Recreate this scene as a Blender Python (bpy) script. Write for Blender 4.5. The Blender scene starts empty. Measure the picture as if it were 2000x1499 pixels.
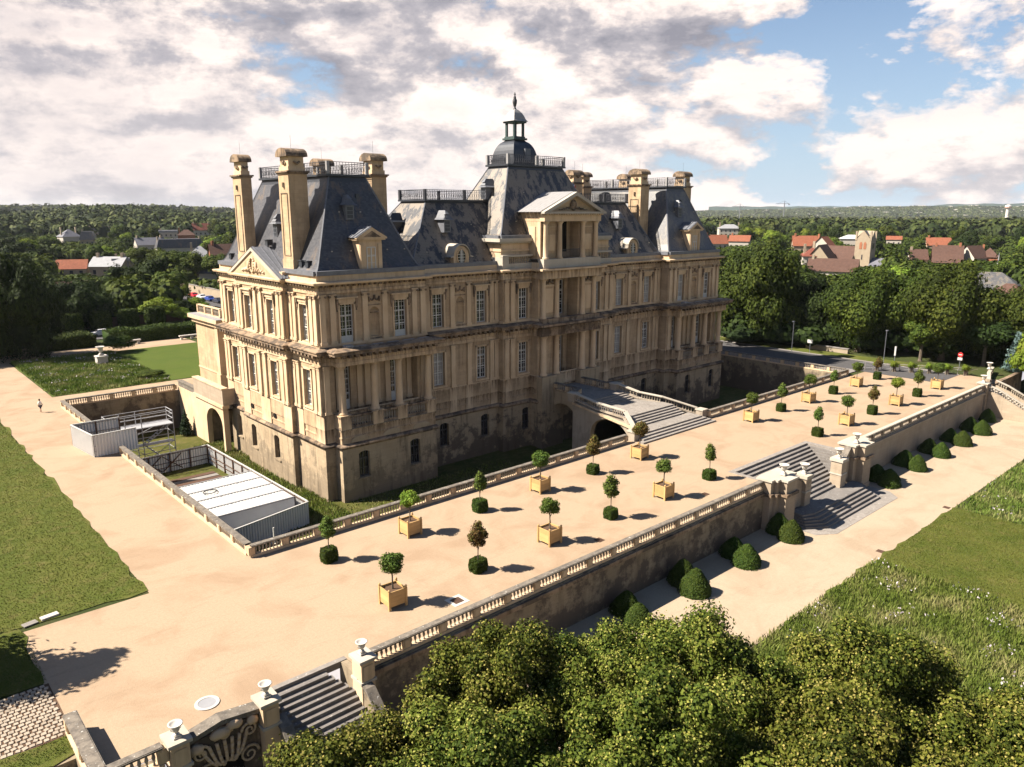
import bpy, math, random
import numpy as np
from mathutils import Matrix, Vector
random.seed(7); RNG = np.random.default_rng(11)
SC = bpy.context.scene; COL = SC.collection
R = math.radians
# ---------------- camera ----------------
cd = bpy.data.cameras.new('camera'); cam = bpy.data.objects.new('camera', cd); COL.objects.link(cam)
cam.location = (0, 0, 25); cam.rotation_euler = (R(90 - 12.75), 0, R(48.19 - 90))
cd.sensor_width = 36; cd.lens = 1480.6 / 2000 * 36; cd.clip_start = .5; cd.clip_end = 30000
SC.camera = cam
# ---------------- light ----------------
SUN_EL, SUN_AZ = 44.5, 145.0           # azimuth counter-clockwise from +X
sl = bpy.data.lights.new('sun', 'SUN'); sl.energy = 5.0; sl.angle = R(.5); sl.color = (1, .91, .79)
sun = bpy.data.objects.new('sun', sl); COL.objects.link(sun)
sd = Vector((math.cos(R(SUN_AZ)) * math.cos(R(SUN_EL)), math.sin(R(SUN_AZ)) * math.cos(R(SUN_EL)), math.sin(R(SUN_EL))))
sun.rotation_euler = sd.to_track_quat('Z', 'Y').to_euler(); sun.location = (0, 200, 200)
w = bpy.data.worlds.new('World'); SC.world = w; w.use_nodes = True
nt = w.node_tree; nt.nodes.clear()
def N(t, ty, **k):
    n = t.nodes.new(ty)
    for a, b in k.items():
        if a in n.inputs: n.inputs[a].default_value = b
        else: setattr(n, a, b)
    return n
def L(t, a, b): t.links.new(a, b)
def mth(t, op, a, b=None, c=None, clamp=False):
    n = t.nodes.new('ShaderNodeMath'); n.operation = op; n.use_clamp = clamp
    for i, x in enumerate((a, b, c)):
        if x is None: continue
        if isinstance(x, (int, float)): n.inputs[i].default_value = x
        else: t.links.new(x, n.inputs[i])
    return n.outputs[0]
def ramp(t, fac, stops, interp='LINEAR'):
    n = t.nodes.new('ShaderNodeValToRGB'); cr = n.color_ramp; cr.interpolation = interp
    while len(cr.elements) < len(stops): cr.elements.new(.5)
    for e, (p, c) in zip(cr.elements, stops):
        e.position = p; e.color = (c, c, c, 1) if isinstance(c, (int, float)) else (*c, 1)
    t.links.new(fac, n.inputs[0]); return n.outputs[0]
def mix(t, fac, a, b, mode='MIX'):
    n = t.nodes.new('ShaderNodeMix'); n.data_type = 'RGBA'; n.blend_type = mode
    if isinstance(fac, (int, float)): n.inputs[0].default_value = fac
    else: t.links.new(fac, n.inputs[0])
    for i, x in ((6, a), (7, b)):
        if isinstance(x, tuple): n.inputs[i].default_value = (*x, 1) if len(x) == 3 else x
        else: t.links.new(x, n.inputs[i])
    return n.outputs[2]
sky = N(nt, 'ShaderNodeTexSky', sky_type='NISHITA', sun_disc=False, sun_elevation=R(SUN_EL), sun_rotation=R(90 - SUN_AZ), air_density=1.0, dust_density=.6, ozone_density=1.2)
tc = N(nt, 'ShaderNodeTexCoord'); sp = N(nt, 'ShaderNodeSeparateXYZ'); L(nt, tc.outputs['Generated'], sp.inputs[0])
zz = mth(nt, 'MAXIMUM', sp.outputs[2], 0.0)
def cloudfield(scale, oz, det=10.0, up=0.0):
    cb = N(nt, 'ShaderNodeCombineXYZ'); L(nt, mth(nt, 'ADD', sp.outputs[0], 2.7), cb.inputs[0]); L(nt, sp.outputs[1], cb.inputs[1])
    L(nt, mth(nt, 'ADD', mth(nt, 'MULTIPLY', zz, 2.1), oz + up), cb.inputs[2])
    a = N(nt, 'ShaderNodeTexNoise', Scale=scale, Detail=det, Roughness=.60, Lacunarity=2.1, Distortion=.1); L(nt, cb.outputs[0], a.inputs['Vector'])
    return a.outputs[0]
hz = ramp(nt, zz, [(.02, 1), (.17, 0)])
def field(up): 
    n_ = N(nt, 'ShaderNodeMix'); n_.data_type = 'FLOAT'; L(nt, mth(nt, 'MULTIPLY', hz, .6), n_.inputs[0]); L(nt, cloudfield(3.6, .62, up=up), n_.inputs[2]); L(nt, cloudfield(8.5, .2, up=up * .6), n_.inputs[3]); return n_.outputs[0]
f0 = field(0); f1 = field(.075)
# coverage: thicker to the left of the view, blue gaps to the right
side = mth(nt, 'SUBTRACT', mth(nt, 'MULTIPLY', sp.outputs[1], .67), mth(nt, 'MULTIPLY', sp.outputs[0], .745))   # + left, - right
cov = mth(nt, 'ADD', f0, mth(nt, 'MULTIPLY', mth(nt, 'MAXIMUM', mth(nt, 'MINIMUM', side, .5), -.5), .19))
cov = mth(nt, 'SUBTRACT', cov, mth(nt, 'MULTIPLY', mth(nt, 'MAXIMUM', mth(nt, 'SUBTRACT', zz, .24), 0.0), .85))
mask = ramp(nt, cov, [(.392, 0), (.412, .5), (.445, 1)])
lit = mth(nt, 'SUBTRACT', f0, f1)
shade = ramp(nt, mth(nt, 'ADD', mth(nt, 'MULTIPLY', lit, 3.4), .55), [(.14, (.34, .34, .39)), (.40, (.56, .54, .57)), (.54, (.92, .84, .80)), (.70, (1.3, 1.16, 1.05))])
thick = ramp(nt, cov, [(.54, 0), (.68, 1)])
shade = mix(nt, mth(nt, 'MULTIPLY', thick, .45), shade, (.50, .48, .52))
lay = cloudfield(1.7, .31, 7.0); n2_ = N(nt, 'ShaderNodeCombineXYZ'); L(nt, sp.outputs[0], n2_.inputs[0]); L(nt, sp.outputs[1], n2_.inputs[1]); L(nt, mth(nt, 'MULTIPLY', zz, 9.0), n2_.inputs[2])
ln_ = N(nt, 'ShaderNodeTexNoise', Scale=2.2, Detail=8.0, Roughness=.55, Distortion=.3); L(nt, n2_.outputs[0], ln_.inputs['Vector'])
bandm = mth(nt, 'MULTIPLY', ramp(nt, ln_.outputs[0], [(.44, 0), (.60, 1)]), mth(nt, 'SUBTRACT', 1.0, mth(nt, 'MULTIPLY', hz, .7)))
shade = mix(nt, mth(nt, 'MULTIPLY', bandm, .30), shade, (.60, .58, .62))
shade = mix(nt, mth(nt, 'MULTIPLY', hz, .40), shade, (.88, .85, .86))
skyc = mix(nt, 1.0, sky.outputs[0], (.085, .10, .115), 'MULTIPLY')
skyc = mix(nt, ramp(nt, zz, [(0, .85), (.10, .55), (.28, .15), (.6, 0)]), skyc, (.70, .78, .88))
shade = mix(nt, 1.0, shade, (.335, .322, .318), 'MULTIPLY'); skyc = mix(nt, 1.0, skyc, (.30, .325, .345), 'MULTIPLY')
fin = mix(nt, mth(nt, 'MULTIPLY', mask, .95), skyc, shade)
bg = N(nt, 'ShaderNodeBackground', Strength=1.0); L(nt, fin, bg.inputs[0])
wo = N(nt, 'ShaderNodeOutputWorld'); L(nt, bg.outputs[0], wo.inputs[0])
SC.view_settings.view_transform = 'Standard'; SC.view_settings.look = 'None'; SC.view_settings.gamma = 1
SC.view_settings.exposure = 1.62; SC.view_settings.use_curve_mapping = False
SC.render.engine = 'CYCLES'
SC.cycles.max_bounces = 5; SC.cycles.diffuse_bounces = 1; SC.cycles.volume_bounces = 0; SC.cycles.transparent_max_bounces = 4
# ---------------- helpers ----------------
def RZ(x, y, z, rot=0): return Matrix.Translation((x, y, z)) @ Matrix.Rotation(rot, 4, 'Z')
SPLIT = {'podium_panel', 'portal_pedestal', 'pier_mass', 'arch_wall', 'cap', 'bridge_arch', 'carved_panel', 'attic_panel', 'attic_side_pilaster', 'window_head', 'pedestal', 'attic_wall', 'roof_vent', 'oval_vent', 'railing_post', 'side_wall', 'kerb', 'pilaster', 'blind_arch', 'pinnacle', 'porch_roof_lead', 'pit_wall', 'shaft', 'wall_face', 'cornice', 'roof_hooks'}
class MB:
    def __init__(s): s.v = []; s.f = []; s.M = None
    def add(s, vs, fs):
        b = len(s.v)
        if s.M is not None: vs = [tuple(s.M @ Vector(p)) for p in vs]
        s.v += vs; s.f += [tuple(b + i for i in f) for f in fs]; return s
    def box(s, x0, x1, y0, y1, z0, z1):
        return s.add([(x0, y0, z0), (x1, y0, z0), (x1, y1, z0), (x0, y1, z0), (x0, y0, z1), (x1, y0, z1), (x1, y1, z1), (x0, y1, z1)],
                     [(3, 2, 1, 0), (4, 5, 6, 7), (0, 1, 5, 4), (1, 2, 6, 5), (2, 3, 7, 6), (3, 0, 4, 7)])
    def frus(s, x0, x1, y0, y1, z0, X0, X1, Y0, Y1, z1):
        return s.add([(x0, y0, z0), (x1, y0, z0), (x1, y1, z0), (x0, y1, z0), (X0, Y0, z1), (X1, Y0, z1), (X1, Y1, z1), (X0, Y1, z1)],
                     [(3, 2, 1, 0), (4, 5, 6, 7), (0, 1, 5, 4), (1, 2, 6, 5), (2, 3, 7, 6), (3, 0, 4, 7)])
    def beam(s, p, q, w, h0, h1):            # box along p->q, width w, from z+h0 to z+h1
        p = Vector(p); q = Vector(q); d = (q - p); d.z = 0; d.normalize(); n = Vector((-d.y, d.x, 0)) * (w / 2)
        a = [p - n, p + n, q + n, q - n]; vs = [(v.x, v.y, v.z + h0) for v in a] + [(v.x, v.y, v.z + h1) for v in a]
        return s.add(vs, [(0, 1, 2, 3), (7, 6, 5, 4), (0, 4, 5, 1), (1, 5, 6, 2), (2, 6, 7, 3), (3, 7, 4, 0)])
    def bar(s, p, q, r=.05, n=4):
        p = Vector(p); q = Vector(q); d = (q - p).normalized(); a = d.orthogonal().normalized(); b = d.cross(a)
        vs = []
        for c in (p, q):
            for i in range(n):
                t = 2 * math.pi * i / n; vs.append(tuple(c + a * (r * math.cos(t)) + b * (r * math.sin(t))))
        fs = [(i, (i + 1) % n, n + (i + 1) % n, n + i) for i in range(n)] + [tuple(range(n))[::-1], tuple(range(n, 2 * n))]
        return s.add(vs, fs)
    def lathe(s, prof, n=10, c=(0, 0, 0), ang=0, sx=1, sy=1):
        vs = []; m = len(prof)
        for r, z in prof:
            for i in range(n):
                t = ang + 2 * math.pi * i / n; vs.append((c[0] + r * sx * math.cos(t), c[1] + r * sy * math.sin(t), c[2] + z))
        fs = [(k * n + i, k * n + (i + 1) % n, (k + 1) * n + (i + 1) % n, (k + 1) * n + i) for k in range(m - 1) for i in range(n)]
        fs += [tuple(range(n))[::-1], tuple(range((m - 1) * n, m * n))]
        return s.add(vs, fs)
    def prism(s, pts, z0, z1):
        n = len(pts); vs = [(x, y, z0) for x, y in pts] + [(x, y, z1) for x, y in pts]
        return s.add(vs, [tuple(range(n))[::-1], tuple(range(n, 2 * n))] + [(i, (i + 1) % n, n + (i + 1) % n, n + i) for i in range(n)])
    def sec(s, pts, x0, x1):                 # (y,z) section pushed along x
        n = len(pts); vs = [(x0, y, z) for y, z in pts] + [(x1, y, z) for y, z in pts]
        return s.add(vs, [tuple(range(n))[::-1], tuple(range(n, 2 * n))] + [(i, (i + 1) % n, n + (i + 1) % n, n + i) for i in range(n)])
    def front(s, pts, y0, y1):               # (x,z) outline pushed along y
        n = len(pts); vs = [(x, y0, z) for x, z in pts] + [(x, y1, z) for x, z in pts]
        return s.add(vs, [tuple(range(n)), tuple(range(n, 2 * n))[::-1]] + [(i, (i + 1) % n, n + (i + 1) % n, n + i) for i in range(n)])
    def mesh(s, name, mat, smooth=False):
        m = bpy.data.meshes.new(name); m.from_pydata(s.v, [], s.f)
        if mat: m.materials.append(mat)
        if smooth: m.shade_smooth()
        return m
    def islands(s):
        p = list(range(len(s.v)))
        def fd(i):
            while p[i] != i: p[i] = p[p[i]]; i = p[i]
            return i
        for f in s.f:
            for q in f[1:]: p[fd(f[0])] = fd(q)
        g = {}
        for f in s.f: g.setdefault(fd(f[0]), []).append(f)
        bx_ = []
        for fs in g.values():
            pts = [s.v[i] for f in fs for i in f]; bx_.append([[min(q[k] for q in pts) - .004 for k in range(3)], [max(q[k] for q in pts) + .004 for k in range(3)], fs])
        ch = True
        while ch:
            ch = False; out = []
            for b_ in bx_:
                for o in out:
                    if all(o[0][k] <= b_[1][k] and b_[0][k] <= o[1][k] for k in range(3)):
                        o[0] = [min(o[0][k], b_[0][k]) for k in range(3)]; o[1] = [max(o[1][k], b_[1][k]) for k in range(3)]; o[2] = o[2] + b_[2]; ch = True; break
                else: out.append(b_)
            bx_ = out
        return [b_[2] for b_ in bx_]
    def build(s, name, mat, parent=None, smooth=False, **k):
        if name in SPLIT:
            o = None
            for fs in s.islands():
                m = MB(); ix = {}
                for f in fs:
                    m.f.append(tuple(ix.setdefault(i, len(ix)) for i in f))
                m.v = [None] * len(ix)
                for i, j in ix.items(): m.v[j] = s.v[i]
                o = obj(name, m.mesh(name, mat, smooth), parent, **k)
            return o
        return obj(name, s.mesh(name, mat, smooth), parent, **k)
WM = {}
def wmat(o): return WM.get(o.name, Matrix.Identity(4))
def obj(name, mesh, parent=None, M=None, label=None, cat=None, group=None, kind=None, world=True):
    o = bpy.data.objects.new(name, mesh); COL.objects.link(o)
    M = M if M is not None else Matrix.Identity(4)
    if parent is not None:
        o.parent = parent; loc = wmat(parent).inverted() @ M if world else M
        o.matrix_basis = loc; WM[o.name] = wmat(parent) @ loc
    else: o.matrix_basis = M; WM[o.name] = M.copy()
    if label: o['label'] = label
    if cat: o['category'] = cat
    if group: o['group'] = group
    if kind: o['kind'] = kind
    return o
def thing(name, label, cat, loc=(0, 0, 0), rot=0, group=None): return obj(name, None, None, RZ(*loc, rot), label, cat, group)
def struct(name, mb, mat, smooth=False, parent=None):
    return mb.build(name, mat, parent, smooth, kind='structure' if parent is None else None)
def dup(root, M, label, group=None):
    r = root.copy(); COL.objects.link(r); r.matrix_basis = M; WM[r.name] = M.copy(); r['label'] = label
    if group: r['group'] = group
    def rec(a, b):
        for ch in KIDS.get(a.name, []):
            c = ch.copy(); COL.objects.link(c); c.parent = b; KIDS.setdefault(b.name, []).append(c); rec(ch, c)
    rec(root, r); return r
KIDS = {}
def reg(o):
    for ch in o.children: KIDS.setdefault(o.name, []).append(ch); reg(ch)
def sweep(mb, poly, prof, closed=True):
    """axis-aligned CCW outline; prof = [(out, z)...]; mitred band"""
    n = len(poly); nor = []
    for i in range(n):
        a, b = poly[i], poly[(i + 1) % n]; l = math.hypot(b[0] - a[0], b[1] - a[1]) or 1
        nor.append(((b[1] - a[1]) / l, -(b[0] - a[0]) / l))
    vs = []
    for o, z in prof:
        for i in range(n):
            a, b = nor[i - 1], nor[i]; ox, oy = (a[0] + b[0]), (a[1] + b[1])
            if abs(a[0] - b[0]) < 1e-6 and abs(a[1] - b[1]) < 1e-6: ox, oy = a
            vs.append((poly[i][0] + ox * o, poly[i][1] + oy * o, z))
    fs = [(k * n + i, k * n + (i + 1) % n, (k + 1) * n + (i + 1) % n, (k + 1) * n + i) for k in range(len(prof) - 1) for i in range(n)]
    return mb.add(vs, fs)
# ---------------- materials ----------------
def mat(name, rough=.9, spec=.2):
    m = bpy.data.materials.new(name); m.use_nodes = True; t = m.node_tree; b = t.nodes['Principled BSDF']
    b.inputs['Roughness'].default_value = rough; b.inputs['Specular IOR Level'].default_value = spec
    return m, t, b
def nz(t, scale, detail=4, rough=.6, vec=None, sc=None, dist=0):
    n = N(t, 'ShaderNodeTexNoise', Scale=scale, Detail=detail, Roughness=rough, Distortion=dist)
    if vec is None: vec = N(t, 'ShaderNodeNewGeometry').outputs['Position']
    if sc:
        mp = N(t, 'ShaderNodeMapping'); mp.inputs['Scale'].default_value = sc; L(t, vec, mp.inputs[0]); vec = mp.outputs[0]
    L(t, vec, n.inputs['Vector']); return n.outputs[0]
def bump(t, b, h, strength=.3, dist=.02):
    n = N(t, 'ShaderNodeBump', Strength=strength, Distance=dist); L(t, h, n.inputs['Height']); L(t, n.outputs[0], b.inputs['Normal'])
def flat(name, c, rough=.8, spec=.2, var=.12, scale=3, metal=0):
    m, t, b = mat(name, rough, spec); f = nz(t, scale, 5)
    L(t, mix(t, f, tuple(x * (1 - var * 2) for x in c), tuple(min(1, x * (1 + var * 2)) for x in c)), b.inputs['Base Color'])
    b.inputs['Metallic'].default_value = metal; bump(t, b, nz(t, scale * 8, 3), .15); return m
def stone(name, c1, c2, stain=(.05, .035, .022), amt=.35, courses=.42, low=0, blot=.0, lich=0):
    m, t, b = mat(name, .92, .15)
    a = mix(t, ramp(t, nz(t, .35, 6), [(.35, 0), (.65, 1)]), c1, c2)
    if courses:
        g = N(t, 'ShaderNodeNewGeometry'); s = N(t, 'ShaderNodeSeparateXYZ'); L(t, g.outputs['Position'], s.inputs[0])
        fr = mth(t, 'FRACT', mth(t, 'DIVIDE', s.outputs[2], courses)); ln = mth(t, 'LESS_THAN', fr, .07)
        row = mth(t, 'FLOOR', mth(t, 'DIVIDE', s.outputs[2], courses))
        al = mth(t, 'ADD', mth(t, 'ADD', s.outputs[0], s.outputs[1]), mth(t, 'MULTIPLY', row, .47))
        blk = mth(t, 'FLOOR', mth(t, 'DIVIDE', al, .95)); fj = mth(t, 'LESS_THAN', mth(t, 'FRACT', mth(t, 'DIVIDE', al, .95)), .025)
        wn = N(t, 'ShaderNodeTexWhiteNoise'); cb = N(t, 'ShaderNodeCombineXYZ'); L(t, row, cb.inputs[0]); L(t, blk, cb.inputs[1]); L(t, cb.outputs[0], wn.inputs[0])
        a = mix(t, mth(t, 'MULTIPLY', wn.outputs[0], .26), a, tuple(x * .62 for x in c1))
        a = mix(t, mth(t, 'MULTIPLY', mth(t, 'MAXIMUM', ln, fj), .24), a, tuple(x * .45 for x in c1))
    st = ramp(t, nz(t, .9, 6, .65, sc=(1.6, 1.6, .22)), [(.5, 0), (.68, 1)])
    a = mix(t, mth(t, 'MULTIPLY', st, amt), a, stain)
    if blot:
        bl = ramp(t, nz(t, .55, 8, .72), [(.49, 0), (.56, 1)]); 
        if low:
            g2 = N(t, 'ShaderNodeNewGeometry'); s2 = N(t, 'ShaderNodeSeparateXYZ'); L(t, g2.outputs['Position'], s2.inputs[0])
            hz = mth(t, 'MULTIPLY', mth(t, 'SUBTRACT', s2.outputs[2], low), -.045)
            bl = ramp(t, mth(t, 'ADD', nz(t, .6, 8, .72), hz), [(.50, 0), (.60, 1)])
            if name == 'basement_stone': bl = mth(t, 'MULTIPLY', bl, ramp(t, mth(t, 'MULTIPLY', mth(t, 'SUBTRACT', s2.outputs[0], 47), .1), [(.0, .55), (.45, 1)]))
        a = mix(t, mth(t, 'MULTIPLY', bl, blot), a, (.075, .06, .048))
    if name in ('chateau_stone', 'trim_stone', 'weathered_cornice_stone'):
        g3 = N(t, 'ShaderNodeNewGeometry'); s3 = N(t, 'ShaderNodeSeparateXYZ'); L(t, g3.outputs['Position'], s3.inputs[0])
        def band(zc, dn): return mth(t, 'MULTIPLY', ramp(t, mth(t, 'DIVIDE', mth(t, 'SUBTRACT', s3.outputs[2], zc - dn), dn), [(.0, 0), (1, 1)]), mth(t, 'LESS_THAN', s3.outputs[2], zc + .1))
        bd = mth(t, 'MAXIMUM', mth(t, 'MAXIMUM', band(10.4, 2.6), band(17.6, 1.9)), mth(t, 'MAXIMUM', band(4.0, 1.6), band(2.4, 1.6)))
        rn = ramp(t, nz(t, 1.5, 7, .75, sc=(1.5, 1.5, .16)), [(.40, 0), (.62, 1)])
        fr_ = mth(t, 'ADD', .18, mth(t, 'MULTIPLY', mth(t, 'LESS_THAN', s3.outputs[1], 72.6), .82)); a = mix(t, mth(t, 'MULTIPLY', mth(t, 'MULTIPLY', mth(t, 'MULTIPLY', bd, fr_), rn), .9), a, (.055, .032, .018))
    if lich:
        a = mix(t, mth(t, 'MULTIPLY', ramp(t, nz(t, 2.6, 6, .7), [(.42, 0), (.6, 1)]), lich), a, (.085, .075, .065))
        a = mix(t, ramp(t, nz(t, 5.5, 3, .5), [(.66, 0), (.70, .8)]), a, (.42, .40, .36))
    L(t, a, b.inputs['Base Color']); bump(t, b, nz(t, 6, 6, .7), .35, .03); return m
M = {}
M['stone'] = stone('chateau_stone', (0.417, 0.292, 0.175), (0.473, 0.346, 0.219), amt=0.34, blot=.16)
M['stone_low'] = stone('basement_stone', (0.387, 0.303, 0.201), (0.350, 0.265, 0.168), amt=.55, blot=.8, low=-1.4)
M['stone_trim'] = stone('trim_stone', (0.484, 0.346, 0.215), (0.553, 0.416, 0.274), amt=0.28, courses=0)
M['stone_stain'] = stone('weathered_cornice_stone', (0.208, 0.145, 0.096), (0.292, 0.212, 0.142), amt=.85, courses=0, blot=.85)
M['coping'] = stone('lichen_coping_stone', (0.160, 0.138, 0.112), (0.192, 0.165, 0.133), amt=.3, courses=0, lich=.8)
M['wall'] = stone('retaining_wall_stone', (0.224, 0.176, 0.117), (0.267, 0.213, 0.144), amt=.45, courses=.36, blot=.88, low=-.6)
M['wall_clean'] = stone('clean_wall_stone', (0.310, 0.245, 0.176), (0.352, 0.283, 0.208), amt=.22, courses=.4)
M['white_stone'] = stone('white_stone', (0.352, 0.310, 0.250), (0.395, 0.357, 0.298), amt=.12, courses=0)
M['step'] = stone('step_stone', (0.144, 0.133, 0.123), (0.187, 0.170, 0.155), amt=.25, courses=0, lich=.25)
M['step_light'] = stone('pale_step_stone', (0.245, 0.218, 0.192), (0.213, 0.192, 0.170), amt=.3, courses=0, lich=.25)
M['stone_stair'] = stone('pale_stair_stone', (0.298, 0.245, 0.187), (0.330, 0.283, 0.224), amt=.35, courses=0, blot=.2)
def slate(name, c1, c2, patch, pa, p0=.5):
    m, t, b = mat(name, .45, .5)
    g = N(t, 'ShaderNodeNewGeometry'); s = N(t, 'ShaderNodeSeparateXYZ'); L(t, g.outputs['Position'], s.inputs[0])
    row = mth(t, 'FLOOR', mth(t, 'DIVIDE', s.outputs[2], .17)); al = mth(t, 'ADD', mth(t, 'ADD', s.outputs[0], s.outputs[1]), mth(t, 'MULTIPLY', row, .13))
    col = mth(t, 'FLOOR', mth(t, 'DIVIDE', al, .26)); cb = N(t, 'ShaderNodeCombineXYZ'); L(t, row, cb.inputs[0]); L(t, col, cb.inputs[1])
    wn = N(t, 'ShaderNodeTexWhiteNoise'); L(t, cb.outputs[0], wn.inputs[0])
    a = mix(t, wn.outputs[0], c1, c2)
    p = ramp(t, nz(t, .42, 9, .75, sc=(1.7, 1.7, .38)), [(p0, 0), (p0 + .05, 1)])
    a = mix(t, mth(t, 'MULTIPLY', p, pa), a, patch)
    ln = mth(t, 'LESS_THAN', mth(t, 'FRACT', mth(t, 'DIVIDE', s.outputs[2], .17)), .16)
    a = mix(t, mth(t, 'MULTIPLY', ln, .35), a, (.01, .01, .012))
    L(t, a, b.inputs['Base Color']); bump(t, b, mth(t, 'ADD', wn.outputs[0], mth(t, 'FRACT', mth(t, 'DIVIDE', s.outputs[2], .17))), .35, .02); return m
M['slate'] = slate('dark_slate', (.030, .031, .038), (.060, .060, .066), (.14, .098, .062), .55, .54)
M['slate_pale'] = slate('lichen_slate', (.022, .023, .027), (.038, .037, .040), (.185, .150, .112), .9, .47)
M['slate_mix'] = slate('weathered_slate', (.055, .055, .060), (.09, .088, .088), (.15, .13, .10), .7, .50)
M['lead'] = flat('lead_sheet', (0.109, 0.113, 0.126), .5, .5, .25, 2)
M['lead_dark'] = flat('dark_lead', (0.025, 0.028, 0.035), .4, .5, .3, 2)
M['lead_pale'] = flat('pale_lead', (0.235, 0.227, 0.223), .55, .4, .12, 2)
M['copper'] = flat('green_copper', (.028, .050, .046), .6, .4, .3, 3)
M['iron'] = flat('black_iron', (.03, .03, .035), .5, .5)
M['white_paint'] = flat('white_window_paint', (0.521, 0.504, 0.462), .6, .3, .05)
def glass():
    m, t, b = mat('window_glass', .08, .8); L(t, mix(t, ramp(t, nz(t, .8, 2), [(.4, 0), (.7, 1)]), (.010, .010, .012), (.045, .04, .04)), b.inputs['Base Color']); return m
M['glass'] = glass()
M['curtain'] = flat('window_with_white_blind', (0.286, 0.269, 0.252), .35, .5, .1, 1.5)
M['dark'] = flat('dark_opening', (.012, .010, .009), .9, .1)
M['wood'] = flat('planter_wood', (0.420, 0.265, 0.109), .6, .3, .10, 1.5)
M['soil'] = flat('potting_soil', (.09, .055, .035), .95, .1)
M['bark'] = flat('bark', (.10, .08, .06), .95, .1, .3, 4)
M['sheet'] = flat('white_steel_sheet', (.60, .59, .57), .5, .4, .06, .8)
M['sheet_top'] = flat('white_container_roof', (0.420, 0.412, 0.386), .5, .4, .05, .8)
M['rust'] = flat('brown_steel_post', (.08, .045, .03), .8, .2)
M['galv'] = flat('galvanised_tube', (0.286, 0.286, 0.294), .45, .5, .1, 3)
M['marble'] = flat('white_marble', (0.437, 0.403, 0.353), .6, .3, .06, 3)
M['asphalt'] = flat('asphalt', (.065, .062, .062), .9, .2, .15, 2)
M['roadpaint'] = flat('road_paint', (.7, .7, .68), .8, .2, .08)
M['kerb'] = flat('kerb_stone', (0.193, 0.176, 0.160), .9, .2, .12, 2)
M['orange_tile'] = flat('orange_roof_tile', (0.197, 0.069, 0.038), .85, .2, .25, 1.2)
M['brown_tile'] = flat('brown_roof_tile', (0.081, 0.045, 0.034), .85, .2, .25, 1.2)
M['red_tile'] = flat('red_roof_tile', (0.151, 0.050, 0.034), .85, .2, .25, 1.2)
M['grey_roof'] = flat('grey_slate_roof', (0.109, 0.109, 0.126), .7, .3, .25, 1.2)
M['zinc'] = flat('pale_zinc_roof', (0.227, 0.227, 0.235), .6, .4, .15, .8)
M['render'] = flat('white_render', (0.386, 0.353, 0.302), .9, .2, .08, .6)
M['cream'] = flat('cream_stone_house', (0.286, 0.231, 0.164), .9, .2, .12, .8)
M['brick'] = flat('orange_brick', (0.269, 0.109, 0.059), .9, .2, .15, 1.5)
M['win_dark'] = flat('far_window_glass', (.03, .03, .04), .2, .6)
def gravel(name, c1, c2, tone):
    m, t, b = mat(name, .95, .1)
    a = mix(t, nz(t, 9, 4, .7), c1, c2)
    a = mix(t, mth(t, 'MULTIPLY', ramp(t, nz(t, .22, 5, .6, dist=.6), [(.46, 0), (.66, 1)]), .7), a, tone)
    wv = N(t, 'ShaderNodeTexWave', Scale=.9, Distortion=14.0, Detail=3.0); wv.inputs['Detail Scale'].default_value = .25; L(t, N(t, 'ShaderNodeNewGeometry').outputs['Position'], wv.inputs['Vector'])
    a = mix(t, mth(t, 'MULTIPLY', mth(t, 'MULTIPLY', ramp(t, wv.outputs[1], [(.0, 1), (.10, 0)]), ramp(t, nz(t, .12, 3), [(.42, 0), (.55, 1)])), .07), a, tuple(x * .55 for x in c1))
    a = mix(t, mth(t, 'MULTIPLY', ramp(t, nz(t, 5.5, 5, .8), [(.35, 1), (.65, 0)]), .34), a, tuple(x * .72 for x in c1))
    a = mix(t, mth(t, 'MULTIPLY', ramp(t, nz(t, 22, 2, .5), [(.6, 0), (.7, 1)]), .35), a, tuple(x * .5 for x in c1))
    a = mix(t, mth(t, 'MULTIPLY', ramp(t, nz(t, .8, 5, .6, sc=(.35, 2.2, 1), dist=1.2), [(.57, 0), (.66, 1)]), .16), a, tuple(x * .6 for x in c1))
    L(t, a, b.inputs['Base Color']); bump(t, b, nz(t, 14, 4, .7), .5, .04); return m
M['gravel'] = gravel('sandy_gravel', (0.290, 0.211, 0.139), (0.374, 0.282, 0.194), (0.246, 0.165, 0.104))
M['gravel_pale'] = gravel('pale_gravel', (0.308, 0.240, 0.167), (0.387, 0.307, 0.220), (0.264, 0.194, 0.129))
def grass(name, c1, c2, c3, s=.25):
    m, t, b = mat(name, .95, .1)
    a = mix(t, ramp(t, nz(t, s, 8, .7), [(.38, 0), (.62, 1)]), c1, c2)
    a = mix(t, mth(t, 'MULTIPLY', ramp(t, nz(t, s * 3.2, 7, .7), [(.5, 0), (.7, 1)]), .7), a, c3)
    a = mix(t, mth(t, 'MULTIPLY', nz(t, 9, 4, .8), .6), a, tuple(x * .5 for x in c1))
    L(t, a, b.inputs['Base Color']); bump(t, b, nz(t, 10, 5, .8), .9, .08); return m
M['lawn'] = grass('worn_lawn', (.072, .092, .016), (.105, .112, .024), (.165, .130, .05))
M['lawn_green'] = grass('green_lawn', (.060, .088, .013), (.076, .102, .016), (.09, .10, .024), .12)
M['meadow'] = grass('meadow_ground', (.07, .095, .018), (.11, .13, .03), (.17, .14, .06), .5)
M['moatgrass'] = grass('moat_grass', (.055, .065, .012), (.10, .095, .025), (.20, .145, .07), .35)
M['ground'] = grass('woodland_ground', (.035, .05, .015), (.06, .07, .02), (.09, .07, .035), .08)
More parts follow.
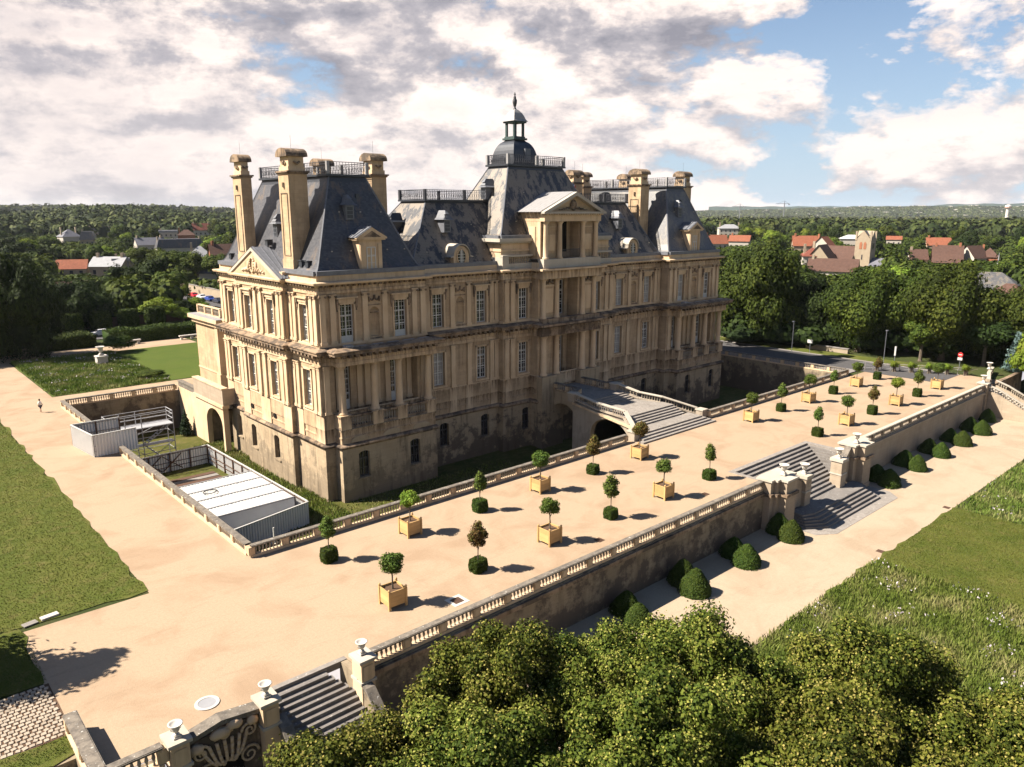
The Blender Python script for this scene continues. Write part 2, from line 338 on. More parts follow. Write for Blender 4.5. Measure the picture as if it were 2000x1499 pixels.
def foliage(name, cols, trans=.25, vary=.3):
    trans *= .55
    m = bpy.data.materials.new(name); m.use_nodes = True; t = m.node_tree; b = t.nodes['Principled BSDF']
    b.inputs['Roughness'].default_value = .7; b.inputs['Specular IOR Level'].default_value = .08
    at = N(t, 'ShaderNodeAttribute', attribute_name='tint')
    c = ramp(t, at.outputs['Fac'], [(i / max(1, len(cols) - 1), q) for i, q in enumerate(cols)])
    oi = N(t, 'ShaderNodeObjectInfo'); hs = N(t, 'ShaderNodeHueSaturation'); L(t, c, hs.inputs['Color'])
    L(t, mth(t, 'ADD', 1 - vary / 2, mth(t, 'MULTIPLY', oi.outputs['Random'], vary)), hs.inputs['Value'])
    L(t, mth(t, 'ADD', .485, mth(t, 'MULTIPLY', oi.outputs['Random'], .03)), hs.inputs['Hue'])
    L(t, hs.outputs[0], b.inputs['Base Color'])
    tr = N(t, 'ShaderNodeBsdfTranslucent'); L(t, hs.outputs[0], tr.inputs[0]); mx = N(t, 'ShaderNodeMixShader', Fac=trans)
    L(t, b.outputs[0], mx.inputs[1]); L(t, tr.outputs[0], mx.inputs[2]); L(t, mx.outputs[0], t.nodes['Material Output'].inputs[0]); return m
M['leaf'] = foliage('broad_leaves', [(.014, .024, .005), (.036, .054, .008), (.080, .098, .014)])
M['leaf_dark'] = foliage('dark_leaves', [(.009, .016, .005), (.016, .027, .006), (.032, .048, .010)])
M['leaf_fir'] = foliage('fir_needles', [(.010, .020, .010), (.018, .032, .014), (.03, .05, .02)], .1)
M['leaf_blue'] = foliage('blue_spruce', [(.04, .07, .06), (.07, .11, .10), (.11, .15, .14)], .1)
M['leaf_lime'] = foliage('lime_leaves', [(.014, .024, .004), (.044, .060, .008), (.090, .104, .014), (.165, .160, .032)], .2, .15)
M['bract'] = foliage('pale_lime_bracts', [(.17, .165, .03), (.27, .24, .07)], .2, .1)
M['leaf_box'] = foliage('clipped_box_leaves', [(.018, .034, .006), (.032, .052, .008), (.055, .075, .012)], .12)
M['leaf_bay'] = foliage('bay_tree_leaves', [(.035, .060, .012), (.070, .105, .018), (.13, .15, .035)], .2)
M['leaf_bright'] = foliage('yellow_green_leaves', [(.075, .12, .012), (.12, .17, .02), (.18, .20, .03)], .25)
M['leaf_red'] = foliage('reddish_leaves', [(.06, .05, .014), (.11, .07, .022), (.09, .11, .025)], .2)
M['turf'] = foliage('turf_blades', [(.055, .078, .012), (.085, .10, .018), (.12, .12, .03)], .2, 0)
M['blade'] = foliage('grass_blades', [(.06, .09, .014), (.10, .135, .022), (.15, .165, .045), (.22, .20, .085)], .3, 0)
M['flower'] = foliage('pale_flowers', [(.42, .40, .38), (.40, .34, .38)], .2, 0)
M['leaf_far'] = foliage('distant_foliage', [(.012, .020, .007), (.040, .052, .013), (.080, .088, .024)], .1, 0)
M['hill'] = flat('hazy_hill', (.035, .055, .045), .95, .1, .25, .01)
M['town'] = flat('far_town', (.50, .46, .42), .9, .1, .2, .02)
def skin(n, c): return flat(n, c, .7, .3, .04)
t_ = M['wood'].node_tree; b_ = t_.nodes['Principled BSDF']; c_ = b_.inputs['Base Color'].links[0].from_socket; h_ = N(t_, 'ShaderNodeHueSaturation'); oi_ = N(t_, 'ShaderNodeObjectInfo')
L(t_, mth(t_, 'ADD', .80, mth(t_, 'MULTIPLY', oi_.outputs['Random'], .32)), h_.inputs['Value']); L(t_, c_, h_.inputs['Color']); L(t_, h_.outputs[0], b_.inputs['Base Color'])
# ---------------- numpy leaf clouds ----------------
def quads_mesh(name, P, U, V, tint, mats, mi=None, extra=None):
    """P centres, U/V half axes (n,3): one rhombic leaf face each"""
    n = len(P); v = np.empty((n, 4, 3), np.float32)
    v[:, 0] = P - U; v[:, 1] = P - V; v[:, 2] = P + U; v[:, 3] = P + V
    vs = v.reshape(-1, 3); nf = n; ev = ef = 0
    if extra is not None:
        ex, fx = extra; ev = len(ex); ef = len(fx); vs = np.vstack([vs, np.array(ex, np.float32)])
    m = bpy.data.meshes.new(name); m.vertices.add(len(vs)); m.vertices.foreach_set('co', vs.ravel())
    idx = np.arange(n * 4, dtype=np.int32)
    if ef: idx = np.concatenate([idx, (np.array(fx, np.int32) + n * 4).ravel()])
    m.loops.add(len(idx)); m.loops.foreach_set('vertex_index', idx)
    k = 4 if not ef else len(fx[0]); 
    st = np.concatenate([np.arange(n) * 4, n * 4 + np.arange(ef) * k]).astype(np.int32)
    m.polygons.add(n + ef); m.polygons.foreach_set('loop_start', st)
    m.update(calc_edges=True)
    a = m.attributes.new('tint', 'FLOAT', 'FACE'); tv = np.concatenate([tint, np.full(ef, .1)]).astype(np.float32); a.data.foreach_set('value', tv)
    for q in mats: m.materials.append(q)
    if mi is not None: m.polygons.foreach_set('material_index', np.concatenate([mi, np.zeros(ef)]).astype(np.int32))
    m.validate(); return m
def unit(n):
    a = RNG.normal(size=(n, 3)); return a / np.linalg.norm(a, axis=1)[:, None]
def leaf_axes(nrm, size, asp=.6):
    n = len(nrm); r = unit(n); u = np.cross(nrm, r); u /= np.linalg.norm(u, axis=1)[:, None] + 1e-9; v = np.cross(nrm, u)
    s = (size * RNG.uniform(.7, 1.3, n))[:, None]; return u * s, v * s * asp
def ico(sub=1):
    import bmesh
    bm = bmesh.new(); bmesh.ops.create_icosphere(bm, subdivisions=sub, radius=1); v = np.array([x.co[:] for x in bm.verts]); f = [[y.index for y in x.verts] for x in bm.faces]; bm.free(); return v, f
ICO2 = ico(2); ICO3 = ico(3); ICO1 = ico(1)
def crown(name, lobes, per, size, mats, jit=.25, core=.78, bract=0, flat_=.0, asp=.6, rnd=.75):
    """lobes: list of (x,y,z,rx,ry,rz); leaves on and just inside every lobe's shell"""
    P = []; Nn = []; T = []
    vol = np.array([(l[3] * l[4] * l[5]) ** (2 / 3) for l in lobes]); cnt = np.maximum(8, per * vol / vol.sum()).astype(int)
    for l, c in zip(lobes, cnt):
        d = unit(c); r = 1 - jit * RNG.random(c) ** 1.5 + .10 * RNG.normal(size=c)
        P.append(np.array(l[:3]) + d * r[:, None] * np.array(l[3:6])); Nn.append(d); T.append(np.clip(RNG.random(c) * .55 + RNG.random() * .45, 0, 1))
    P = np.vstack(P); Nn = np.vstack(Nn); T = np.concatenate(T)
    nn = Nn + unit(len(P)) * rnd; nn /= np.linalg.norm(nn, axis=1)[:, None]
    nn[:, 2] += flat_; U, V = leaf_axes(nn, size, asp)
    ex = []; fx = []
    if core:
        v, f = ICO1
        for l in lobes:
            b = len(ex); ex += (np.array(l[:3]) + v * np.array(l[3:6]) * core * RNG.uniform(.9, 1.05, (len(v), 1))).tolist(); fx += [[b + i for i in q] for q in f]
    mi = None
    if bract:
        ph = np.sin(P[:, 0] * 3.1 + P[:, 2] * 2.3) * np.sin(P[:, 1] * 2.9 - P[:, 2] * 1.7); mi = (RNG.random(len(P)) < bract * (1 + .9 * ph)).astype(int); k_ = mi == 1
        U[k_] *= .62; V[k_] *= .75; P[k_] += Nn[k_] * .05
    return quads_mesh(name, P, U, V, T, mats, mi, (ex, fx) if core else None)
def lobes_round(n, R0, h, rl, z0=0, top=1.0):
    out = []
    for i in range(n):
        d = unit(1)[0]; d[2] = d[2] if d[2] > -.5 else -d[2] * .5
        k = RNG.uniform(.5, .78); s = RNG.uniform(.7, 1.25) * rl
        out.append((d[0] * R0 * k, d[1] * R0 * k, z0 + d[2] * h * k, s, s, s * RNG.uniform(.7, .95)))
    out.append((0, 0, z0, R0 * .62, R0 * .62, h * .62)); return out
def trunk_mesh(name, h, r, limbs=5, spread=2.0, top=None):
    b = MB(); top = top or h * 1.3
    b.lathe([(r * 1.5, 0), (r * 1.1, h * .12), (r, h * .5), (r * .8, h)], 8)
    for i in range(limbs):
        a = 2.4 * i + .3; p = (0, 0, h * (.72 + .05 * i)); q = (math.cos(a) * spread * .5, math.sin(a) * spread * .5, h + (top - h) * .45); e = (math.cos(a) * spread, math.sin(a) * spread, top)
        b.bar(p, q, r * .42, 5); b.bar(q, e, r * .25, 4)
    return b.mesh(name, M['bark'])
ORD = ['first', 'second', 'third', 'fourth', 'fifth', 'sixth', 'seventh', 'eighth', 'ninth', 'tenth', 'eleventh', 'twelfth', 'thirteenth', 'fourteenth', 'fifteenth', 'sixteenth']

# ---------------- air ----------------
hb = MB(); hb.box(-7150, 7150, -7150, 7150, ZMIN := -7.0, 98); ho = hb.build('haze', None); ho['kind'] = 'stuff'
hm = bpy.data.materials.new('haze'); hm.use_nodes = True; ht = hm.node_tree; ht.nodes.clear(); hv = ht.nodes.new('ShaderNodeVolumePrincipled'); hv.inputs['Color'].default_value = (.86, .92, 1, 1); hv.inputs['Density'].default_value = .000034
hv.inputs['Anisotropy'].default_value = .1; ht.links.new(hv.outputs[0], ht.nodes.new('ShaderNodeOutputMaterial').inputs['Volume']); ho.data.materials.append(hm)
# ================= ground =================
def rects(name, rs, z, m, kind='structure', th=0):
    b = MB()
    for x0, x1, y0, y1 in rs: b.add([(x0, y0, z), (x1, y0, z), (x1, y1, z), (x0, y1, z)], [(0, 1, 2, 3)])
    o = b.build(name, m); o['kind'] = kind; return o
BIG = 7000; ZL = -3.7; ZM = -5.5
rects('ground', [(-BIG, 5.8, 37, BIG), (5.8, 13.9, 34.2, BIG), (13.9, 18.9, 35.5, BIG), (18.9, 20.5, 34.2, BIG), (20.5, 35, 111.1, BIG), (35, 117, 95, BIG), (117, BIG, 34.2, BIG)], -.02, M['ground'])
rects('lower_ground', [(-BIG, BIG, -BIG, 37)], ZL - .02, M['ground'])
rects('terrace_gravel', [(5.8, 13.9, 34.2, 51), (13.9, 18.9, 35.5, 51), (18.9, 63.6, 34.2, 51), (5.4, 5.8, 37.2, 51), (12.9, 20.5, 51, 158), (63.6, 78.2, 38.3, 51), (78.2, 124.5, 34.2, 51),
      (20.5, 117, 51, 52), (20.5, 35, 111.1, 118.3), (20.5, 52, 150.5, 158.5), (35, 58, 95, 118.3), (54, 60, 118.3, 158.5), (-20, 12.9, 147, 153)], 0, M['gravel'])
b = MB(); b.add([(124.5, 34.2, 0), (130.5, 34.2, 0), (131, 39.5, 0), (124.5, 49.5, 0)], [(0, 1, 2, 3)]); b.build('terrace_end_gravel', M['gravel'])['kind'] = 'structure'
# lawns with a slightly ragged edge
def ragged(name, x0, x1, y0, y1, z, m, j=.18, st=1.3):
    pts = []
    def edge(a, b, nrm):
        n = max(2, int(math.dist(a, b) / st)); n = min(n, 60)
        for i in range(n):
            t = i / n; o = RNG.normal() * j * (0 if i == 0 else 1); pts.append((a[0] + (b[0] - a[0]) * t + nrm[0] * o, a[1] + (b[1] - a[1]) * t + nrm[1] * o, z))
    edge((x0, y0), (x1, y0), (0, 1)); edge((x1, y0), (x1, y1), (1, 0)); edge((x1, y1), (x0, y1), (0, 1)); edge((x0, y1), (x0, y0), (1, 0))
    b = MB(); b.add(pts, [tuple(range(len(pts)))]); o = b.build(name, m); o['kind'] = 'structure'; return o
ragged('near_lawn', -60, 12.95, 51.4, 145, .03, M['lawn'])
ragged('corner_lawn', -60, 5.45, 44.2, 51.6, .034, M['lawn'])
ragged('cobble_verge', -60, 5.7, 37.1, 38.7, .03, M['lawn'])
ragged('far_meadow', 20.6, 36.5, 118.3, 151, .03, M['meadow'])
ragged('court_lawn', 36.4, 53.5, 118.6, 151, .036, M['lawn_green'], .04)
rects('moat_floor', [(20, 118, 51, 112)], ZM, M['moatgrass'])
rects('lower_path', [(19, 135, 23.5, 34.4)], ZL, M['gravel_pale'])
ragged('lower_lawn', 61.8, 80, -60, 23.6, ZL + .03, M['lawn'])
ragged('wild_meadow', 15, 62, -60, 23.4, ZL + .026, M['meadow'], .3)
ragged('far_wild_meadow', 79.8, 160, -60, 23.2, ZL + .026, M['meadow'], .3)
# roads
rects('court_road', [(-120, 66, 167.5, 173.2)], .02, M['asphalt'])
rects('avenue', [(68, 82, 160, 420)], .026, M['asphalt'])
rects('avenue_markings', [(74.7, 74.9, 165 + 8 * i, 168 + 8 * i) for i in range(20)] + [(68.6, 70.6, 190 + 5.6 * i, 190.12 + 5.6 * i) for i in range(12)], .034, M['roadpaint'])
rects('side_road', [(121.5, 130, 40, 260)], .02, M['asphalt'])
rects('road_verge', [(130.3, 134.6, 46, 260), (60, 66.5, 160, 167)], .03, M['lawn'])
b = MB(); b.box(121.2, 121.5, 52, 260, 0, .12); b.box(130, 130.3, 40, 260, 0, .12); b.box(67.7, 68, 174, 400, 0, .13); b.box(82, 82.3, 160, 400, 0, .13); b.box(-120, 66, 167.2, 167.5, 0, .13); b.box(-120, 66, 173.2, 173.5, 0, .13)
struct('kerb', b, M['kerb']); rects('pavement', [(82.3, 84.2, 160, 400), (65.5, 67.7, 174, 400), (-120, 66, 173.5, 175.2), (117.6, 121.2, 52, 260)], .10, M['kerb'])
# cobbled patch: every stone its own piece
cob = MB(); cob.box(-4, 5.62, 38.7, 44.1, -.06, .012); cobo = cob.build('cobbled_path', M['soil']); cobo['kind'] = 'structure'
cm = MB(); cm.frus(-.12, .12, -.17, .17, 0, -.10, .10, -.15, .15, .05); cms = [cm.mesh('cobble', M['stone_stair'])]
k = 0; far = MB()
for i in range(18):
    y = 38.9 + i * .295
    for j in range(31):
        x = 5.42 - j * .295 - (i % 2) * .13 + RNG.normal() * .012
        if x < -4: continue
        vis = x > 1.2 + (y - 38.6) * .3
        Mx = RZ(x, y, .012 + RNG.uniform(-.012, .012), RNG.normal() * .12) @ Matrix.Diagonal((RNG.uniform(.82, 1.1), RNG.uniform(.62, .78), 1, 1))
        if vis and k < 300: obj('cobble', cms[0], cobo, Mx); k += 1
        else: far.M = Mx; far.frus(-.12, .12, -.17, .17, 0, -.10, .10, -.15, .15, .05)
far.M = None; o = far.build('cobbles', M['stone_stair'], cobo); o['kind'] = 'stuff'
# grates and small slabs
def small(name, label, cat, x, y, parts, z=0, rot=0, group=None):
    t = thing(name, label, cat, (x, y, z), R(rot), group)
    for pn, mb, m in parts: obj(pn, mb.mesh(pn, m), t, world=False)
    return t
def ring(r0, r1, z): 
    a = MB(); a.lathe([(r1, 0), (r1, z), (r0, z), (r0, z - .02)], 24); return a
a = MB(); a.lathe([(.46, 0), (.46, .035)], 24); small('round_skylight', 'round glass light set in the gravel beside the carved wall', 'skylight', 11.4, 36.6, [('frame', ring(.46, .62, .05), M['marble']), ('pane', a, M['zinc'])])
def sqg(s, rim=True):
    f = MB(); 
    if rim:
        for q in ((-s, s, -s, -s * .6), (-s, s, s * .6, s), (-s, -s * .6, -s * .6, s * .6), (s * .6, s, -s * .6, s * .6)): f.box(*q, 0, .02)
    g = MB(); g.box(-s * .58, s * .58, -s * .58, s * .58, 0, .024)
    for i in range(5): g.box(-s * .5, s * .5, -s * .5 + i * s * .22, -s * .5 + i * s * .22 + .04, .024, .034)
    return ([('frame', f, M['marble'])] if rim else []) + [('grating', g, M['rust'])]
small('drain_cover', 'square drain with white rim near the terrace balustrade', 'drain cover', 27.7, 36.4, sqg(.6), rot=0)
small('drain_cover', 'brown drain cover in gravel beside the second near boxed tree shadow', 'drain cover', 41.8, 36.5, sqg(.55, False))
small('drain_cover', 'brown drain cover just left of the garden stairs in gravel', 'drain cover', 56.4, 36.7, sqg(.5, False))
small('drain_cover', 'brown drain cover on lower path edge by the wild meadow', 'drain cover', 64.4, 24.1, sqg(.5, False), ZL)
small('drain_cover', 'brown drain cover on lower path edge by the far mown lawn', 'drain cover', 79.5, 24.0, sqg(.5, False), ZL)
a = MB(); a.box(-.5, .5, -.22, .22, 0, .12); small('concrete_slab', 'white rectangular slab lying on the lawn by the gravel edge', 'slab', 7.2, 51.9, [('slab', a, M['marble'])], .03, 8)
a = MB(); a.box(-.4, .4, -.25, .25, 0, .06); small('concrete_slab', 'grey slab sunk in the lawn near the gravel corner', 'slab', 6.1, 51.75, [('slab', a, M['kerb'])], .03, 12)
# ================= balustrades and walls =================
BAL = MB().lathe([(.07, 0), (.07, .06), (.045, .11), (.10, .27), (.045, .45), (.07, .50)], 6).mesh('baluster', M['stone_stair'])
BALW = MB().lathe([(.07, 0), (.07, .06), (.045, .11), (.10, .27), (.045, .45), (.07, .50)], 6).mesh('baluster', M['coping'])
def balustrade(name, label, cat, pts, bay=2.6, mt='coping', mb_='stone_trim', bm=None, step=.27, h=.95, w=.42, ends=True, limit=290, solid=False):
    t = thing(name, label, cat, pts[0]); cop = MB(); pl = MB(); bm = bm or BAL; nb = 0; st = MB()
    pm = {}
    for p, q in zip(pts[:-1], pts[1:]):
        P, Q = Vector(p), Vector(q); Ln = math.dist(p[:2], q[:2]); d = (Q - P) / Ln
        cop.beam(p, q, w, h - .16, h); cop.beam(p, q, w + .10, h - .08, h - .03); pl.beam(p, q, w, 0, .18)
        nbay = max(1, round(Ln / bay)); bl = Ln / nbay; ang = math.atan2(d.y, d.x)
        for i in range(nbay + 1):
            c = P + d * (bl * i); pw = .25 if 0 < i < nbay else .24
            pr = MB(); pr.box(-pw, pw, -w / 2 + .03, w / 2 - .03, .2, h - .14); pr.box(-pw + .08, pw - .08, -w / 2, w / 2, .3, h - .24)
            key = round(pw, 2)
            if key not in pm: pm[key] = pr.mesh('pier', M[mb_])
            if d.z == 0: obj('pier', pm[key], t, RZ(c.x, c.y, c.z, ang))
            else: pr.M = RZ(c.x, c.y, c.z, ang); pr.build('pier', M[mb_], t)
        for i in range(nbay):
            a0 = bl * i + .38; a1 = bl * (i + 1) - .38; n = max(1, int((a1 - a0) / step))
            if solid: pl.beam(P + d * a0, P + d * a1, w * .5, .2, h - .1); continue
            for k in range(n + 1):
                c = P + d * (a0 + (a1 - a0) * k / n); Mx = RZ(c.x, c.y, c.z + .18) @ Matrix.Diagonal((.92, .92, (h - .33) / .5, 1))
                if nb < limit: obj('baluster', bm, t, Mx); nb += 1
                else: st.M = Mx; st.lathe([(.07, 0), (.045, .11), (.10, .27), (.045, .45), (.07, .50)], 5)
    cop.build('coping', M[mt], t); pl.build('plinth', M[mb_], t)
    if st.v: st.M = None; o = st.build('far_balusters', M['stone_stair'], t); o['kind'] = 'stuff'
    return t
balustrade('balustrade', 'long weathered balustrade between the moat and gravel terrace, left of the bridge stairs', 'balustrade', [(20.3, 51.75, 0), (63.2, 51.75, 0)])
balustrade('balustrade', 'balustrade between moat and planted terrace, right of the bridge stairs', 'balustrade', [(79.2, 51.75, 0), (116.9, 51.75, 0)])
balustrade('balustrade', 'mossy balustrade beside the container yard along the gravel drive', 'balustrade', [(20.3, 52.2, 0), (20.3, 84.6, 0)])
balustrade('balustrade', 'short balustrade stretch behind the white hoarding at the moat corner', 'balustrade', [(20.3, 91.6, 0), (20.3, 111.1, 0)])
balustrade('balustrade', 'balustrade on the far moat wall below the wild meadow', 'balustrade', [(20.7, 111.35, 0), (34.6, 111.35, 0)])
balustrade('balustrade', 'balustrade along the road at the far right end of the moat', 'balustrade', [(117.2, 95, 0), (117.2, 52.2, 0)])
def wall(name, label, boxes, m='wall', cat='wall', cornice=None):
    t = thing(name, label, cat, (boxes[0][0], boxes[0][2], boxes[0][4])); a = MB()
    for q in boxes: a.box(*q)
    a.build('wall_face', M[m], t)
    if cornice:
        a = MB()
        for q in cornice: a.box(*q)
        a.build('cornice', M['stone_stain'] if m == 'wall' else M['wall_clean'], t)
    return t
wall('moat_wall', 'stone moat wall under the terrace balustrade', [(20.1, 117.6, 51.45, 52.0, ZM - .3, -.024)])
wall('moat_wall', 'stone moat wall beside the gravel drive and containers', [(20.0, 20.55, 52.0, 111.6, ZM - .3, -.024)])
wall('moat_wall', 'dark moat wall at the back below the meadow', [(20.55, 35.6, 111.05, 111.6, ZM - .3, -.024)])
wall('moat_wall', 'rubble moat wall along the road at the far right', [(116.95, 117.5, 52.0, 110, ZM - .3, -.024), (108.4, 117.5, 110, 110.5, ZM - .3, -.024)])
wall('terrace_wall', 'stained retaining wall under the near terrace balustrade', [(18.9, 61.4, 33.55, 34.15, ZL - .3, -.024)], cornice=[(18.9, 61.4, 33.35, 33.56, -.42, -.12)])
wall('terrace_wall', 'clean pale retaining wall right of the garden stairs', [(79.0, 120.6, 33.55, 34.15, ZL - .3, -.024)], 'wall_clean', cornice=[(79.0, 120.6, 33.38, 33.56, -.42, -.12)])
wall('terrace_wall', 'dark end wall at the lower left corner of the terrace', [(5.3, 5.85, 33.0, 37.2, ZL - .3, -.024), (-40, 5.3, 36.65, 37.15, ZL - .3, -.03), (5.85, 8.3, 33.5, 34.15, ZL - .3, -.024)])
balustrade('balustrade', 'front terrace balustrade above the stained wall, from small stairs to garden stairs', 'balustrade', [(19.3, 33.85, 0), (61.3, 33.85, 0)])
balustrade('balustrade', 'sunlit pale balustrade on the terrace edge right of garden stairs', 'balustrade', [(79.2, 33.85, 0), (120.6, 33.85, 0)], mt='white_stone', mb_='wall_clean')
balustrade('balustrade', 'short dark balustrade left of the carved wall, bottom edge of photo', 'balustrade', [(5.9, 33.4, 0), (8.2, 33.4, 0)], h=1.1)
balustrade('balustrade', 'thick lichen balustrade turning back at the lower left corner', 'balustrade', [(5.6, 33.5, 0), (5.6, 38.7, 0)], bay=2.4, h=1.15, w=.55, step=.6)
# ---- urns ----
def urn_meshes(m):
    a = MB().lathe([(.30, 0), (.30, .10), (.16, .16), (.13, .30), (.30, .42), (.38, .62), (.36, .86), (.44, 1.02), (.66, 1.12), (.68, 1.20), (.58, 1.20), (.46, 1.10), (.3, 1.0)], 16).mesh('bowl', m, True)
    p = MB(); p.box(-.36, .36, -.36, .36, 0, .16); p.box(-.28, .28, -.28, .28, .16, .28); p = p.mesh('base', m)
    h = MB()
    for s in (-1, 1):
        for i in range(6):
            t0, t1 = i * .5, (i + 1) * .5; f = lambda t: (s * (.34 + .13 * math.sin(t)), 0, .52 + .15 * (1 - math.cos(t)))
            h.bar(f(t0), f(t1), .035, 5)
    return a, p, h.mesh('handle', m)
URN = urn_meshes(M['marble'])
def urn(label, x, y, z, s=1.0, rot=0):
    t = obj('stone_urn', None, None, RZ(x, y, z, rot) @ Matrix.Scale(s, 4), label, 'urn', 'white urns on the terrace piers')
    obj('base', URN[1], t, world=False); obj('bowl', URN[0], t, Matrix.Translation((0, 0, .28)), world=False); obj('handle', URN[2], t, Matrix.Translation((0, 0, .28)), world=False)
urn('white urn on low block at the left end of the carved wall', 8.9, 33.4, 1.12, .5)
urn('white urn on the left pier of the small dark stairs', 13.3, 33.5, 1.16, .5)
urn('white urn on the right pier of the small dark stairs', 18.9, 33.6, 1.16, .5)
urn('white urn on the big left pier of garden stairs', 63.2, 32.9, 1.25, .68)
urn('white urn on inner pedestal left of the garden steps', 67.4, 33.0, .35, .68)
urn('white urn on inner pedestal right of the garden steps', 74.6, 33.0, .35, .68)
urn('white urn on the big right pier of garden stairs', 78.2, 32.9, 1.25, .68)
urn('small white urn on terrace corner pier at the far right', 121.2, 34.0, 1.15, .7)
urn('small white urn on the curved wall at the far right corner', 133.0, 36.8, 1.05, .7)
# ---- small stairs, carved wall (lower left) ----
st = thing('small_stairs', 'small flight of dark steps between two urns, bottom left', 'stairs', (16.4, 33, ZL))
for i in range(18):
    z = -.205 * (i + 1); y1 = 35.35 - .30 * i; xr = 18.5 if i > 3 else 17.5 + .25 * i
    a = MB(); a.box(14.1, xr, y1 - .42, y1, z - .45, z); a.box(14.08, xr + .02, y1 - .34, y1 + .03, z - .05, z + .006) 
    a.build('step', M['step'], st)
a = MB(); a.box(13.9, 18.9, 35.34, 35.7, -.4, .012); a.build('top_landing', M['step_light'], st)
a = MB(); a.box(18.5, 18.95, 33.6, 35.5, ZL, -.03); a.box(13.7, 14.1, 33.6, 35.5, ZL, -.03); a.build('side_wall', M['wall'], st)
for x in (13.9, 18.75):
    a = MB(); a.sec([(33.5, ZL), (33.5, -.35), (32.6, -.55), (31.6, -1.4), (30.2, -2.2), (30.2, ZL)], x - .22, x + .22); a.build('side_parapet', M['wall'], st)
    a = MB(); a.sec([(33.5, -.35), (32.6, -.55), (31.6, -1.4), (30.2, -2.2), (30.2, -2.05), (31.6, -1.25), (32.6, -.38), (33.5, -.17)], x - .30, x + .30); a.build('coping', M['coping'], st)
for x, nm in ((13.3, 'left'), (18.9, 'right'), (8.9, 'far left')):
    t = thing('stair_pier', 'lichened stone pier carrying the ' + {'left': 'left urn of the small stairs', 'right': 'right urn of the small stairs', 'far left': 'urn left of the carved wall'}[nm], 'pier', (x, 33.5, ZL))
    a = MB(); a.box(x - .42, x + .42, 33.0, 34.0, ZL, .95); a.box(x - .28, x + .28, 32.96, 33.04, -.2, .7); a.build('shaft', M['stone_trim'], t)
    a = MB(); a.box(x - .55, x + .55, 32.88, 34.12, .95, 1.12); a.box(x - .5, x + .5, 32.93, 34.07, -.35, -.2); a.build('cap', M['white_stone'], t)
cw = thing('carved_wall', 'carved stone fountain wall with scrolls and a dark arched niche, bottom left', 'carved wall', (11.2, 33.5, ZL))
a = MB(); a.box(9.3, 12.9, 33.55, 34.15, ZL - .2, .35); a.build('wall_face', M['stone_stain'], cw)
a = MB(); a.beam((9.3, 33.8, 0), (11.0, 33.8, .35), .75, .35, .6); a.beam((11.0, 33.8, .35), (12.9, 33.8, .1), .75, .35, .6); a.build('coping', M['coping'], cw)
a = MB(); a.front([(10.4, ZL), (11.9, ZL)] + [(11.15 + .75 * math.cos(q * math.pi / 8), -1.9 + .75 * math.sin(q * math.pi / 8)) for q in range(9)], 33.42, 33.57); a.build('niche', M['dark'], cw)
def scroll(cx, cz, r, s, turns=1.6, y=33.42):
    a = MB(); pr = None
    for i in range(22):
        t = i / 21 * turns * 2 * math.pi; rr = r * (1 - .8 * i / 21); p = (cx + s * rr * math.cos(t), y - .10 * i / 21, cz + rr * math.sin(t))
        if pr: a.bar(pr, p, .075 * (1 - .5 * i / 21), 6)
        pr = p
    return a
for cx, cz, r, s in ((9.9, -.35, .42, 1), (12.3, -.15, .40, -1), (11.1, .18, .34, 1), (10.2, -1.5, .5, -1), (12.2, -1.5, .5, 1)): scroll(cx, cz, r, s).build('scroll', M['stone_trim'], cw, True)
for k in range(7):
    a = MB(); x0 = 9.9 + k * .38; pr = None
    for i in range(9):
        t = i / 8; p = (x0 + (11.1 - x0) * t * .8, 33.42 - .14 * math.sin(t * 3.1), -.15 - 1.1 * t - .35 * math.sin(t * 3.14) * (1 + .3 * (k % 3)))
        if pr: a.bar(pr, p, .085, 6)
        pr = p
    a.build('swag', M['stone_trim'], cw, True)
v, f = ICO2
for x, z, sx, sz in ((10.9, .25, .55, .28), (11.6, .45, .42, .26), (9.7, -.05, .38, .28), (12.5, .25, .30, .26)):
    a = MB(); a.add([(x + p[0] * sx, 33.45 + p[1] * .26, z + p[2] * sz * (1 + .25 * math.sin(9 * p[0]))) for p in v], f); a.build('shell_carving', M['stone_trim'], cw, True)
# ---- garden stairs ----
gs = thing('garden_stairs', 'broad grey stone stairs from the terrace down to the garden path', 'stairs', (71, 33, ZL))
n = 13; ht = 3.7 / 18
for i in range(n):
    z = -ht * (i + 1); yf = 38.2 - .44 * i; xl = 63.7 + .27 * i; xr = 78.1 - .27 * i; yb = max(32.2, 33.2 if i < 9 else 32.2)
    ni = .44; a = MB()
    y0 = yf - ni - .02; x0, x1 = (xl, xr)
    if i == n - 1: a.box(xl, xr, 31.0, yf, z - .5, z)
    else:
        a.box(x0, x1, y0, yf, z - .4, z)
        if yf > 34.0: a.box(xl, xl + .29, 34.0, y0, z - .4, z); a.box(xr - .29, xr, 34.0, y0, z - .4, z)
    a.build('step', M['step'], gs)
z0 = -ht * n
for i in range(5):
    z = z0 - ht * (i + 0); o = .36 * i; ch = 1.5
    if i == 0: pts = [(66.3, 32.9), (66.3 - .8, 32.0), (66.3, 30.9), (75.7, 30.9), (76.9, 32.0), (76.6, 32.9)]
    pts = [(64.6 - o * .4, 32.6), (64.6 - o * .4, 31.4 - o * .5), (65.9 - o * .1, 30.9 - o), (76.3 + o * .5, 30.9 - o), (77.4 + o * .5, 31.5 - o * .5), (77.4 + o * .5, 32.6)]
    a = MB(); a.prism(pts, z - ht, z - .006); a.build('step', M['step'], gs)
